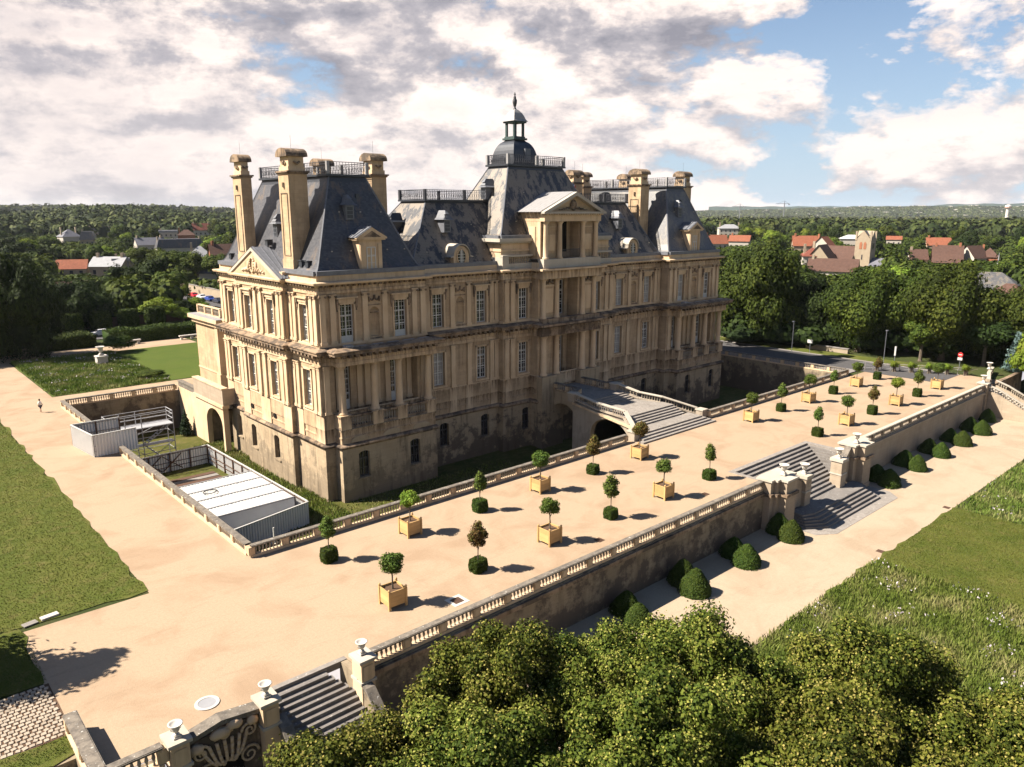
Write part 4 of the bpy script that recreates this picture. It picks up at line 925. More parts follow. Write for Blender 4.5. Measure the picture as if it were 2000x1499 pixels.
# blind arches (relieving) on the porch podium
for x in (39.9, 43.9, 47.9, 98.3, 102.3, 106.3):
    a = MB(); a.front([(x - 1.2 , 1.05)] + [(x + 1.2 * math.cos(math.pi - q * math.pi / 8), 1.05 + .62 * math.sin(q * math.pi / 8)) for q in range(1, 8)] + [(x + 1.2, 1.05)], 68.93, 69.0); a.build('blind_arch', M['stone_low'], CH)
# frontispiece: portal and first-floor orders
for x in (67.5, 69.9, 74.8, 77.0):
    obj('column', C0, CH, RZ(x, 69.35, 4.15)); obj('column', col_mesh(5.1, .33) if x == 67.5 else bpy.data.meshes['column.001'], CH, RZ(x, 69.45, 11.6))
a = MB()
for x0, x1 in ((66.7, 70.7), (74.0, 77.8)): a.box(x0, x1, 68.75, 69.75, 2.4, 4.1); a.box(x0 - .08, x1 + .08, 68.67, 69.75, 3.95, 4.12); a.box(x0, x1, 68.75, 69.75, ZM, .45); a.box(x0 + .05, x1 - .05, 68.8, 69.75, .45, 2.4)
a.build('portal_pedestal', M['stone_low'], CH)
a = MB(); a.box(66.7, 77.8, 68.75, 69.8, 9.4, 10.5); a.box(66.0, 78.5, 68.1, 69.8, 10.72, 11.0); a.box(66.9, 77.6, 68.85, 69.8, 11.0, 11.6); a.build('portal_entablature', M['stone_stain'], CH)
a = MB(); a.box(66.7, 77.8, 68.85, 69.8, 16.7, 17.7); a.box(66.2, 78.3, 68.3, 69.8, 17.78, 18.02); a.build('front_entablature', M['stone_trim'], CH)
for i in range(15): pass
a = MB()
for x in (68.7, 75.9):
    a.box(x - .75, x + .75, 69.62, 69.72, 12.3, 15.4); a.box(x - .9, x + .9, 69.55, 69.72, 15.7, 15.85)
a.build('carved_panel', M['stone_trim'], CH)
for x in (68.7, 75.9): obj('garland', GAR, CH, RZ(x, 69.65, 12.2))
# ---- attic storey of the frontispiece ----
at_ = thing  # (kept as parts of the chateau)
a = MB(); a.box(66.9, 77.5, 68.8, 69.9, 18.05, 19.2); a.build('attic_base', M['white_stone'], CH)
a = MB(); a.box(67.1, 70.6, 69.6, 78, 19.2, 25); a.box(74.0, 77.3, 69.6, 78, 19.2, 25); a.box(70.6, 74.0, 71.2, 78, 19.2, 25); a.box(67.08, 77.32, 69.72, 77.9, 23.85, 24.99); a.build('attic_wall', M['stone'], CH)
C2 = col_mesh(4.65, .33)
for x in (67.6, 70.1, 74.4, 76.9): obj('column', C2, CH, RZ(x, 69.25, 19.2))
a = MB(); a.box(67.0, 77.45, 68.85, 69.75, 23.85, 24.75)
for i in range(24): a.box(67.1 + i * .44, 67.32 + i * .44, 68.45, 68.9, 24.62, 24.8)
a.build('attic_entablature', M['stone_trim'], CH)
a = MB(); a.front([(66.5, 24.8), (77.95, 24.8), (77.95, 25.05), (66.5, 25.05)], 68.35, 69.0); a.front([(66.5, 25.0), (67.5, 25.0), (72.22, 27.05), (77.0, 25.0), (77.95, 25.0), (72.22, 27.5)], 68.35, 69.3); a.build('pediment', M['white_stone'], CH)
a = MB(); a.front([(67.2, 25.0), (77.3, 25.0), (72.22, 27.2)], 69.05, 69.2); a.build('tympanum', M['stone'], CH)
a = MB(); a.lathe([(.1, 0), (.55, .05), (.62, .12), (.3, .2)], 14); a.v = [(72.22 + x, 69.05 - z, 25.85 + y * 1.1) for x, y, z in a.v]
for s in (-1, 1):
    for i in range(6): a.bar((72.22 + s * (.5 + .35 * i), 68.98, 25.5 - .05 * i), (72.22 + s * (.85 + .35 * i), 68.98, 25.5 + .10 * (i % 2) - .05 * i), .14 - .015 * i, 5)
a.build('carved_medallion', M['stone_stain'], CH, True)
a = MB()
for i in range(14):
    y0 = 69.0 + i * .72; y1 = y0 + .70
    a.add([(66.4, y0, 25.06), (66.4, y1, 25.06), (72.22, y1, 27.56), (72.22, y0, 27.56), (78.05, y0, 25.06), (78.05, y1, 25.06), (66.4, y0, 25.0), (66.4, y1, 25.0)], [(0, 3, 2, 1), (3, 4, 5, 2), (0, 1, 7, 6)])
a.build('attic_roof', M['lead_pale'], CH)
a = MB(); a.box(71.1, 73.3, 71.15, 71.22, 19.9, 24.4); a.build('attic_door', M['dark'], CH)
a = MB()
for i in range(22): a.bar((70.75 + i * .155, 69.4, 19.2), (70.75 + i * .155, 69.4, 20.3), .022, 3)
a.bar((70.7, 69.4, 20.3), (74.0, 69.4, 20.3), .035); a.build('iron_railing', M['iron'], CH)
a = MB()
for x in (68.85, 75.65): a.box(x - .62, x + .62, 69.5, 69.6, 20.2, 22.2); a.box(x - .75, x + .75, 69.45, 69.6, 23.1, 23.22)
a.build('attic_panel', M['stone_trim'], CH)
a = MB(); a.box(67.02, 67.1, 70.6, 71.8, 19.6, 23.2); a.box(67.0, 67.1, 69.6, 70.1, 19.2, 23.8); a.build('attic_side_pilaster', M['stone_trim'], CH)
# attic blocks with balustrade
for x0, x1 in ((61.9, 66.9), (77.5, 82.2)):
    a = MB(); a.box(x0 + .3, x1, 71.6, 78, 18.05, 21.2); a.box(x0 + .2, x1 + .05, 71.45, 78, 20.2, 20.4); a.box(x0 + .25, x1, 71.5, 78, 18.05, 19.6); a.build('attic_block', M['stone_trim'], CH)
    a = MB(); a.box(x0 - .4, x1 + .1, 71.0, 78, 21.4, 21.8); a.box(x0 - .15, x1 + .05, 71.25, 78, 21.2, 21.4); a.build('attic_cornice', M['white_stone'], CH)
    a = MB(); a.box(x0, x1, 70.95, 71.3, 18.05, 18.75); a.box(x0 - .05, x1, 70.85, 71.4, 19.55, 19.8); a.box(x0 - .02, x0 + 1.0, 70.92, 71.33, 18.06, 19.56); a.box(x0 + .01, x0 + .35, 71.0, 74, 18.06, 19.5); a.build('attic_balustrade', M['white_stone'], CH)
    for i in range(10): obj('baluster', BAL, CH, RZ(x0 + 1.3 + i * .36, 71.12, 18.75) @ Matrix.Diagonal((1, 1, 1.6, 1)))
# ---- roofs ----
def roofmesh(x0, x1, y0, y1, z0, X0, X1, Y0, Y1, z1, m, lead=True, name='roof'):
    """steep hipped roof with a slight bell-cast foot and a flat leaded top"""
    b = MB(); lv = [(0, 0), (.10, .055), (.20, .14), (1, 1)]; rings = []
    for t, h in lv: rings.append((x0 + (X0 - x0) * t, x1 + (X1 - x1) * t, y0 + (Y0 - y0) * t, y1 + (Y1 - y1) * t, z0 + (z1 - z0) * h))
    for p, q in zip(rings[:-1], rings[1:]):
        b.add([(p[0], p[2], p[4]), (p[1], p[2], p[4]), (p[1], p[3], p[4]), (p[0], p[3], p[4]), (q[0], q[2], q[4]), (q[1], q[2], q[4]), (q[1], q[3], q[4]), (q[0], q[3], q[4])], [(0, 1, 5, 4), (1, 2, 6, 5), (2, 3, 7, 6), (3, 0, 4, 7)])
    r = b.build(name, M[m], CH)
    c = MB(); c.frus(X0 - .28, X1 + .28, Y0 - .28, Y1 + .28, z1 - .75, X0 - .1, X1 + .1, Y0 - .1, Y1 + .1, z1 - .02); c.box(X0 - .4, X1 + .4, Y0 - .4, Y1 + .4, z1 - .02, z1 + .2)
    c.build('roof_crest', M['lead_dark' if name != 'x' else 'lead'], r)
    h = MB()
    for (ax, ay, bx, by) in ((x0, y0, X0, Y0), (x1, y0, X1, Y0), (x0, y1, X0, Y1), (x1, y1, X1, Y1)):
        for (t0, h0), (t1, h1) in zip(lv[:-1], lv[1:]): h.bar((ax + (bx - ax) * t0, ay + (by - ay) * t0, z0 + (z1 - z0) * h0), (ax + (bx - ax) * t1, ay + (by - ay) * t1, z0 + (z1 - z0) * h1), .10, 5)
    h.build('roof_hip', M['lead'], r)
    g = MB(); g.box(x0 - .05, x1 + .05, y0 - .3, y0 + .25, z0 - .08, z0 + .38); g.box(x0 - .3, x0 + .25, y0, y1, z0 - .082, z0 + .37); g.build('gutter', M['lead'], r)
    k = MB()
    for (zz_, nn) in ((.22, 5), (.62, 3)):
        for i in range(nn):
            u = (i + .7) / nn; t = zz_; yy = y0 + (Y0 - y0) * (.2 + .8 * (t - .14) / .86) ; xx = (x0 + (X0 - x0) * t) * (1 - u) + (x1 + (X1 - x1) * t) * u; z = z0 + (z1 - z0) * t
            k.box(xx - .06, xx + .06, yy - .14, yy - .02, z, z + .12)
    k.build('roof_hooks', M['white_stone'], r)
    return r
def railing(x0, x1, y0, y1, z, h=1.25, sides=(1, 1, 1, 1), parent=None, posts='lead_pale'):
    t = MB(); p_ = MB(); C_ = [(x0, y0), (x1, y0), (x1, y1), (x0, y1)]
    for i in range(4):
        if not sides[i]: continue
        A, B = C_[i], C_[(i + 1) % 4]; Ln = math.dist(A, B); n = int(Ln / .36); 
        f = lambda u, zz: (A[0] + (B[0] - A[0]) * u, A[1] + (B[1] - A[1]) * u, z + zz)
        t.bar(f(0, h), f(1, h), .045); t.bar(f(0, .1), f(1, .1), .035); t.bar(f(0, h * .82), f(1, h * .82), .02, 3)
        for k in range(n + 1):
            u = k / n; t.bar(f(u, 0), f(u, h), .026, 3)
            if k < n:
                v_ = (k + .5) / n; pr = None
                for j in range(9):
                    an = 2 * math.pi * j / 8; p = f(v_ + .13 / Ln * math.cos(an), h * .45 + .27 * math.sin(an))
                    if pr: t.bar(pr, p, .018, 3)
                    pr = p
        m = max(1, round(Ln / 6))
        for k in range(m):
            c = f(k / m, 0); p_.box(c[0] - .16, c[0] + .16, c[1] - .16, c[1] + .16, z, z + h + .06)
    t.build('roof_railing', M['iron'], parent or CH); p_.build('railing_post', M[posts], parent or CH)
a = MB(); sweep(a, FC, [(.0, 18.08), (-.02, 18.75), (-.6, 18.78)]); a.build('blocking_course', M['stone_trim'], CH)
a = MB(); a.add([(PX0, YF, 18.6), (QX1, YF, 18.6), (QX1, YB, 18.6), (PX0, YB, 18.6)], [(0, 1, 2, 3)]); 
for q in ((PX0 + .4, PX1 - .4, YF + .4, YB - .4), (QX0 + .4, QX1 - .4, YF + .4, YB - .4), (PX1 - .4, QX0 + .4, YM + .4, 89.6), (CX0 + .4, CX1 - .4, YC + .4, 92.6)): pass
b = MB()
for q in ((PX0 + .3, PX1 - .3, YF + .3, YB - .3), (QX0 + .3, QX1 - .3, YF + .3, YB - .3), (PX1 - .3, QX0 + .3, YM + .3, 89.7)): b.add([(q[0], q[2], 18.6), (q[1], q[2], 18.6), (q[1], q[3], 18.6), (q[0], q[3], 18.6)], [(0, 1, 2, 3)])
b.build('roof_deck', M['lead'], CH)
for dx in (0, QX0 - PX0):
    r = roofmesh(PX0 + .1 + dx, PX1 - .1 + dx, YF + .15, YB - .15, 18.75, 41.0 + dx, 45.35 + dx, 75.0, 91.2, 28.75, 'slate' if dx == 0 else 'slate_mix')
    railing(40.8 + dx, 45.55 + dx, 74.8, 91.4, 28.95, 1.25, parent=r)
r = roofmesh(PX1 - .7, CX0 + 2, YM + .3, 88.0, 18.7, 55.3, 68.5, 77.6, 82.6, 26.3, 'slate_pale'); railing(55.1, 67.2, 77.4, 82.8, 26.5, 1.15, (1, 0, 1, 1), r, 'iron')
r = roofmesh(CX1 - 2, QX0 + .7, YM + .3, 88.0, 18.7, 76, 92.6, 77.6, 82.6, 26.3, 'slate_pale'); railing(77.4, 92.8, 77.4, 82.8, 26.5, 1.15, (1, 1, 1, 0), r, 'iron')
r = roofmesh(62.1, 82.2, 71.6, 84.6, 21.8, 67.3, 77.1, 76.0, 79.7, 30.85, 'slate_pale'); railing(67.1, 77.3, 75.8, 79.9, 31.05, 1.2, (1, 1, 1, 1), r)
# dome, lantern, finial
dm = thing  # dome parts
a = MB(); cxd, cyd = 72.15, 80.1; hs = 2.15; k = 10; pv = [((hs + .12) * math.cos(math.pi / 2 * i / k) ** .62 if i < k else .9, 3.5 * math.sin(math.pi / 2 * i / k)) for i in range(k + 1)]
pv = [(max(.95, r_), z_) for r_, z_ in pv]
for (r0, z0_), (r1, z1_) in zip(pv[:-1], pv[1:]):
    a.add([(cxd - r0, cyd - r0, 31.0 + z0_), (cxd + r0, cyd - r0, 31.0 + z0_), (cxd + r0, cyd + r0, 31.0 + z0_), (cxd - r0, cyd + r0, 31.0 + z0_), (cxd - r1, cyd - r1, 31 + z1_), (cxd + r1, cyd - r1, 31 + z1_), (cxd + r1, cyd + r1, 31 + z1_), (cxd - r1, cyd + r1, 31 + z1_)], [(0, 1, 5, 4), (1, 2, 6, 5), (2, 3, 7, 6), (3, 0, 4, 7)])
a.box(cxd - hs, cxd + hs, cyd - hs, cyd + hs, 24, 31.0); D = a.build('dome', M['lead_dark'], CH)
a = MB(); a.box(cxd - .1, cxd + .9, cyd - hs - .08, cyd - 1.6, 31.8, 33.3); a.build('dome_hatch', M['lead'], D)
a = MB(); a.box(cxd - 1.2, cxd + 1.2, cyd - 1.2, cyd + 1.2, 34.5, 34.75); a.box(cxd - 1.0, cxd + 1.0, cyd - 1.0, cyd + 1.0, 34.75, 34.95); LN = a.build('lantern', M['copper'], CH)
for sx in (-1, 1):
    for sy in (-1, 1): 
        q = MB(); q.box(cxd + sx * .78 - .14, cxd + sx * .78 + .14, cyd + sy * .78 - .14, cyd + sy * .78 + .14, 34.95, 36.7); q.build('lantern_post', M['copper'], LN)
a = MB(); a.box(cxd - 1.12, cxd + 1.12, cyd - 1.12, cyd + 1.12, 36.7, 36.9)
a.build('lantern_cornice', M['copper'], LN)
a = MB(); pq = [(1.28, 36.9), (1.05, 37.2), (.9, 37.6), (.7, 38.0), (.4, 38.35), (.12, 38.55)]
for (r0, z0_), (r1, z1_) in zip(pq[:-1], pq[1:]): a.frus(cxd - r0, cxd + r0, cyd - r0, cyd + r0, z0_, cxd - r1, cxd + r1, cyd - r1, cyd + r1, z1_)
a.build('lantern_roof', M['lead_pale'], LN)
a = MB(); a.lathe([(.28, 0), (.2, .15), (.12, .3), (.2, .5), (.3, .9), (.3, 1.2), (.16, 1.5), (.2, 1.6), (.08, 1.75), (.14, 1.95), (.02, 2.25)], 8, (cxd, cyd, 38.45)); a.build('finial', M['iron'], LN, True)
# ---- chimneys ----
def chimney(x0, x1, y0, y1, zb=18.2, zc=29.1, ztop=31.5, orn=AL):
    a = MB(); a.box(x0, x1, y0, y1, zb, zc); a.box(x0 - .06, x1 + .06, y0 - .06, y1 + .06, zb, zb + 1.9)
    c = a.build('chimney', M['stone'], CH)
    b = MB(); b.box(x0 - .24, x1 + .24, y0 - .24, y1 + .24, zc - .10, zc + .06); b.box(x0 - .12, x1 + .12, y0 - .12, y1 + .12, zc - .26, zc - .10); b.build('chimney_cornice', M['stone_stain'], c)
    b = MB(); b.box(x0 + .2, x1 - .2, y0 + .2, y1 - .2, zc + .06, ztop - .75); b.box(x0 + .1, x1 - .1, y0 + .1, y1 - .1, zc + .06, zc + .5); b.build('chimney_head', M['stone_trim'], c)
    b = MB(); ym = (y0 + y1) / 2; hw = (y1 - y0) / 2 + .12
    sec = [(ym - hw * math.cos(q * math.pi / 10), ztop - .75 + .72 * math.sin(q * math.pi / 10)) for q in range(11)]; b.sec([(ym - hw, ztop - .9)] + sec + [(ym + hw, ztop - .9)], x0 - .14, x1 + .14); b.build('chimney_cap', M['stone_stain'], c)
    b = MB(); b.bar(((x0 + x1) / 2, ym, ztop), ((x0 + x1) / 2, ym, ztop + 1.3), .014, 3); b.build('lightning_rod', M['iron'], c)
    b = MB(); w_ = (y1 - y0) * .62; b.M = RZ(x0 - .0, ym, 0, AL)
    for (p, q) in (((-w_ / 2, zb + 2.3), (w_ / 2, zb + 2.3)), ((-w_ / 2, zc - 2.2), (w_ / 2, zc - 2.2)), ((-w_ / 2, zb + 2.3), (-w_ / 2, zc - 2.2)), ((w_ / 2, zb + 2.3), (w_ / 2, zc - 2.2))): b.bar((p[0], -.03, p[1]), (q[0], -.03, q[1]), .05, 4)
    b.M = None; b.build('panel_moulding', M['stone_stain'], c)
    b = MB(); b.M = RZ(x0, ym, 0, AL); b.bar((-.35, -.06 + .1, zc + 1.0), (0, -.06 + .1, zc + .75), .12, 5); b.bar((.35, .04, zc + 1.0), (0, .04, zc + .75), .12, 5); b.bar((0, -.04, zc - 1.6), (0, -.04, zc - 1.1), .18, 6)
    b.M = RZ((x0 + x1) / 2, y0, 0, 0); b.bar((-.35, .04, zc + 1.0), (0, .04, zc + .75), .12, 5); b.bar((.35, .04, zc + 1.0), (0, .04, zc + .75), .12, 5); b.M = None; b.build('chimney_garland', M['stone_stain'], c)
    return c
for y0 in (75.6, 87.6):
    chimney(36.7, 38.8 if y0 < 80 else 37.95, y0, y0 + 2.3); chimney(46.9, 48.8, y0 + .4, y0 + 2.6, 20)
    chimney(94.3, 96.3, y0 + .3, y0 + 2.7, 18.6); chimney(105.5, 107.4, y0 + .4, y0 + 2.6, 20)
chimney(90.4, 92.6, 86.4, 88.2, 22, 29.6, 31.6)
# ---- dormers ----
def pedimented_dormer(x, y, z, s=1.0):
    a = MB(); a.M = RZ(x, y, z); a.box(-1.35, 1.35, 0, 3.2, 0, 3.9); a.box(-1.55, 1.55, -.12, .3, 0, .45); a.box(-1.3, -.85, -.12, .1, .45, 3.4); a.box(.85, 1.3, -.12, .1, .45, 3.4); a.M = None
    d = a.build('stone_dormer', M['stone_trim'], CH)
    a = MB(); a.M = RZ(x, y, z); a.front([(-1.85, 3.95), (1.85, 3.95), (1.85, 4.1), (0, 5.15), (-1.85, 4.1)], -.35, .05); a.box(-1.7, 1.7, -.25, 3.2, 3.8, 3.96); a.M = None; a.build('dormer_pediment', M['stone_trim'], d)
    a = MB(); a.M = RZ(x, y, z); a.front([(-1.1, 4.12), (1.1, 4.12), (0, 4.78)], -.37, -.34); a.M = None; a.build('dormer_tympanum', M['stone_stain'], d)
    a = MB(); a.M = RZ(x, y, z); a.add([(-1.9, -.35, 4.08), (0, -.35, 5.2), (0, 4.4, 5.2), (-1.9, 3.4, 4.08), (1.9, -.35, 4.08), (1.9, 3.4, 4.08)], [(0, 1, 2, 3), (1, 4, 5, 2)]); 
    for i in range(5): a.bar((-1.9, -.2 + .65 * i, 4.12), (0, -.2 + .65 * i, 5.24), .05, 4)
    a.M = None; a.build('dormer_roof', M['lead'], d)
    w_ = window_meshes(1.1, 2.5, 2, 3, tr=(.62,)); win(w_, x, y, z + .6, 0, True, depth=-.02, parent=d, name='dormer_window')
def lucarne(x, y, z, ang=0, m='lead'):
    a = MB(); a.M = RZ(x, y, z, ang); a.box(-.5, .5, 0, 2.0, 0, 1.5); a.M = None; d = a.build('lucarne', M[m], CH)
    a = MB(); a.M = RZ(x, y, z, ang)
    for (r0, z0_), (r1, z1_) in zip([(.82, 1.5), (.5, 1.75), (.3, 2.15)], [(.5, 1.75), (.3, 2.15), (.06, 2.6)]): a.frus(-r0, r0, -.3 + (.82 - r0) * .5, 1.6, z0_, -r1, r1, -.3 + (.82 - r1) * .9, 1.6, z1_)
    a.M = None; a.build('lucarne_roof', M['lead' if m == 'lead' else m], d)
    a = MB(); a.M = RZ(x, y, z, ang); a.box(-.34, .34, -.03, .02, .15, 1.35); a.M = None; a.build('lucarne_shutter', M['lead_dark'], d)
    a = MB(); a.M = RZ(x, y, z, ang)
    for q in range(4): a.box(-.4, .4, -.05, 0, .12 + q * .4, .17 + q * .4)
    a.M = None; a.build('louvre_frame', M['lead'], d)
def oeil(x, y, z):
    a = MB(); a.M = RZ(x, y, z)
    P_ = [(-1.35, 0), (1.35, 0), (1.15, .5), (1.15, 1.4)] + [(1.15 * math.cos(q * math.pi / 12), 1.4 + 1.2 * math.sin(q * math.pi / 12)) for q in range(1, 12)] + [(-1.15, 1.4), (-1.15, .5)]
    a.front(P_, 0, 2.6); a.M = None; d = a.build('oval_dormer', M['stone_trim'], CH)
    a = MB(); a.M = RZ(x, y, z); pr = None
    Q_ = [(-1.7, 1.25), (-1.25, 1.35)] + [(-1.25 * math.cos(q * math.pi / 12), 1.4 + 1.32 * math.sin(q * math.pi / 12)) for q in range(1, 12)] + [(1.25, 1.35), (1.7, 1.25)]
    for p, q in zip(Q_[:-1], Q_[1:]): a.add([(p[0], -.2, p[1]), (q[0], -.2, q[1]), (q[0], 2.8, q[1]), (p[0], 2.8, p[1]), (p[0], -.2, p[1] + .14), (q[0], -.2, q[1] + .14), (q[0], 2.8, q[1] + .14), (p[0], 2.8, p[1] + .14)], [(0, 1, 2, 3), (7, 6, 5, 4), (0, 4, 5, 1)])
    a.M = None; a.build('dormer_hood', M['white_stone'], d)
    el = [(.62 * math.cos(q * math.pi / 10), 1.35 + .85 * math.sin(q * math.pi / 10)) for q in range(20)]
    a = MB(); a.M = RZ(x, y, z); a.front(el, -.05, .02); a.M = None; a.build('oval_pane', M['glass'], d)
    a = MB(); a.M = RZ(x, y, z)
    for i in range(20): p, q = el[i], el[(i + 1) % 20]; a.bar((p[0] * 1.1, -.06, 1.35 + (p[1] - 1.35) * 1.08), (q[0] * 1.1, -.06, 1.35 + (q[1] - 1.35) * 1.08), .10, 5)
    a.M = None; a.build('oval_surround', M['stone_trim'], d, True)
    a = MB(); a.M = RZ(x, y, z)
    for q in (-.2, .2): a.box(q - .03, q + .03, -.08, -.04, .6, 2.1)
    a.box(-.06, .06, -.1, -.04, .5, 2.2)
    for q in (.9, 1.25, 1.6): a.box(-.58, .58, -.08, -.04, q, q + .05)
    a.M = None; a.build('oval_frame', M['white_paint'], d)
for dx in (0, QX0 - PX0):
    pedimented_dormer(43.2 + dx, 70.75, 18.3); lucarne(42.2 + dx, 73.0, 24.2)
    a = MB(); a.box(43.6 + dx, 44.0 + dx, 74.0, 74.6, 26.3, 26.9); a.build('roof_vent', M['lead_dark'], CH)
oeil(56.55, 72.3, 18.45); oeil(88.4, 72.3, 18.45); lucarne(56.3, 74.6, 22.6); lucarne(88.2, 74.6, 22.6)
lucarne(38.3, 83.0, 22.2, AL); lucarne(51.6, 80, 22.3, AL, 'lead_dark'); lucarne(64.6, 77.8, 26.6, AL)
# pediment on the short front
a = MB(); a.M = RZ(PX0 - .6, 83.1, 0, AL)
a.front([(-6.7, 17.95), (6.7, 17.95), (6.7, 18.1), (0, 21.0), (-6.7, 18.1)], -.45, .1); a.M = None; p_ = a.build('side_pediment', M['stone_trim'], CH)
a = MB(); a.M = RZ(PX0 - .6, 83.1, 0, AL); a.front([(-5.2, 18.15), (5.2, 18.15), (0, 20.4)], -.47, -.44); a.M = None; a.build('tympanum', M['stone'], p_)
a = MB(); a.M = RZ(PX0 - .6, 83.1, 0, AL)
for s in (-1, 1): 
    a.add([(s * 6.9, -.6, 18.05), (0, -.6, 21.15), (0, -.6, 20.8), (s * 6.2, -.6, 18.05), (s * 6.9, .6, 18.05), (0, .6, 21.15), (0, .6, 20.8), (s * 6.2, .6, 18.05)], [(0, 1, 2, 3), (7, 6, 5, 4), (3, 2, 6, 7), (0, 4, 5, 1)])
a.M = None; a.build('raking_cornice', M['white_stone'], p_)
a = MB(); a.M = RZ(PX0 - .6, 83.1, 0, AL)
a.add([(-6.95, -.6, 18.12), (0, -.6, 21.2), (0, 3.4, 21.2), (-6.95, .9, 18.12), (6.95, -.6, 18.12), (6.95, .9, 18.12)], [(0, 1, 2, 3), (1, 4, 5, 2)])
for i in range(4): a.bar((-6.9 + 6.9 * .0, -.3 + .35 * i, 18.2), (0, -.3 + .9 * i, 21.26), .05, 4); a.bar((6.9, -.3 + .35 * i, 18.2), (0, -.3 + .9 * i, 21.26), .05, 4)
a.M = None; a.build('pediment_roof', M['lead'], p_)
a = MB(); a.M = RZ(PX0 - .6, 83.1, 0, AL)
for i in range(16): t0, t1 = i * math.pi / 8, (i + 1) * math.pi / 8; a.bar((.55 * math.cos(t0), -.55, 19.25 + .8 * math.sin(t0)), (.55 * math.cos(t1), -.55, 19.25 + .8 * math.sin(t1)), .13, 5)
for s in (-1, 1):
    for k in range(5): a.bar((s * (.8 + .45 * k), -.52, 18.5 + .12 * (k % 2)), (s * (1.15 + .45 * k), -.52, 18.95 - .1 * k), .2 - .02 * k, 6)
    a.bar((s * 1.1, -.52, 18.4), (s * .9, -.52, 19.6), .2, 6)
a.M = None; a.build('carved_figures', M['stone_trim'], p_, True)
a = MB()
for (x, y, z, an) in ((37.4, 83.0, 21.3, AL), (37.2, 93.2, 19.4, AL), (37.2, 73.2, 19.4, AL), (37.2, 74.6, 19.4, AL)):
    a.M = RZ(x, y, z, an); a.box(-.32, .32, -.25, .4, 0, .6); a.box(-.4, .4, -.35, .4, .6, .68)
a.M = None; a.build('roof_vent', M['lead_dark'], CH)
# flag
a = MB(); a.bar((79.6, 76.2, 22), (79.6, 76.2, 29.2), .06, 5); fp = a.build('flagpole', M['lead_pale'], CH)
for i, (c, nm) in enumerate((((.03, .05, .25), 'blue'), ((.7, .68, .65), 'white'), ((.5, .03, .03), 'red'))):
    a = MB(); a.add([(79.6 + .18 * i, 76.2 - .05 * (i % 2), 28.9 - .1 * i), (79.78 + .18 * i, 76.2 - .05 * ((i + 1) % 2), 28.8 - .1 * i), (79.75 + .12 * i, 76.22, 26.6), (79.6 + .12 * i, 76.2, 26.7)], [(0, 1, 2, 3)]); a.build('flag_stripe', flat(nm + '_flag_cloth', c), fp)
# ---- side wing of the court (far left) and its arched bridge ----
an = thing('court_pavilion', 'single storey stone court pavilion with balustraded roof behind the left corner', 'pavilion', (40, 108, 0))
a = MB(); a.box(38.6, 48, 103.6, 112, -.5, 9.6); a.box(39.8, 48, 102.9, 103.7, -.5, 9.6); a.build('wall_face', M['stone'], an)
a = MB()
for x, y in ((38.5, 103.5), (40.0, 102.8), (42.4, 102.8)): a.box(x - .1, x + .9, y - .12, y + .9, -.5, 9.6); a.box(x - .25, x + 1.05, y - .27, y + 1.05, -.5, 3.0)
a.box(38.5, 48, 103.45, 112, 2.9, 3.1)
a.build('pilaster', M['stone_trim'], an)
a = MB(); a.box(38.2, 48.4, 102.4, 112.4, 9.6, 10.2); a.box(37.8, 48.8, 102.0, 112.8, 10.2, 10.7); a.build('cornice', M['stone_trim'], an)
a = MB(); a.box(37.85, 48.7, 102.05, 112.7, 10.7, 10.78); a.build('roof', M['lead_pale'], an)
balustrade('roof_balustrade', 'balustrade on top of the single storey court pavilion', 'balustrade', [(39.2, 112, 10.75), (39.2, 103.6, 10.75), (48, 103.6, 10.75)], mt='stone_trim', h=1.3)
a = MB(); a.box(41.3, 41.6, 102.78, 102.95, 3.6, 4.3); a.build('wall_slot', M['dark'], an)
br = thing('court_bridge', 'arched stone bridge wall with solid parapet left of the chateau corner', 'bridge wall', (35, 99, ZM))
a = MB(); archwall(a, 35.0, 35.7, 94.6, 111.2, ZM - .2, lambda y: .6, 97.9, 2.75, -2.2, 30); a.build('arch_wall', M['stone_trim'], br)
a = MB(); a.box(34.85, 35.5, 94.0, 104.2, .95, 3.05); a.box(35.5, 36.5, 94.0, 94.4, .95, 3.05); a.build('parapet', M['wall_clean'], br)
a = MB(); a.box(34.7, 35.6, 93.9, 104.3, .55, .95); a.box(34.75, 35.6, 93.92, 104.25, 3.05, 3.2); a.build('cornice', M['stone_trim'], br)
a = MB(); a.box(35.1, 35.6, 104.4, 111.2, .3, 1.3); a.box(35.0, 35.7, 104.4, 111.2, 1.3, 1.45); a.build('low_parapet', M['coping'], br)
a = MB(); a.box(35.7, 41, 94.6, 103.5, .3, .9); a.build('deck', M['kerb'], br)
a = MB(); a.box(40.6, 41, 95.8, 111, ZM, .3); a.box(35.7, 41, 101.5, 102, ZM, .3); a.build('tunnel_wall', M['stone_low'], br)
# ================= terrace planting =================
bx = MB(); S_ = .62
POSTM = MB().box(-.07, .07, -.07, .07, 0, 1.28).lathe([(.05, 1.28), (.075, 1.33), (.09, 1.39), (.06, 1.45), (.01, 1.48)], 8).mesh('post', M['wood'])
BOARD = MB().box(-.56, .56, -.02, .02, 0, .315).mesh('board', M['wood'])
RAILM = MB().box(-.6, .6, -.035, .035, 0, .06).mesh('top_rail', M['wood'])
SOILM = MB().box(-.56, .56, -.56, .56, .9, 1.12).mesh('soil', M['soil'])
TRK = MB().lathe([(.07, 0), (.05, .5), (.045, 1.6)], 6); TRK.bar((0, 0, 1.3), (.25, .1, 2.0), .03, 4); TRK.bar((0, 0, 1.2), (-.22, .18, 1.9), .03, 4); TRK.bar((0, 0, 1.4), (.02, -.3, 1.9), .025, 4); TRKM = TRK.mesh('trunk', M['bark'])
CR = []
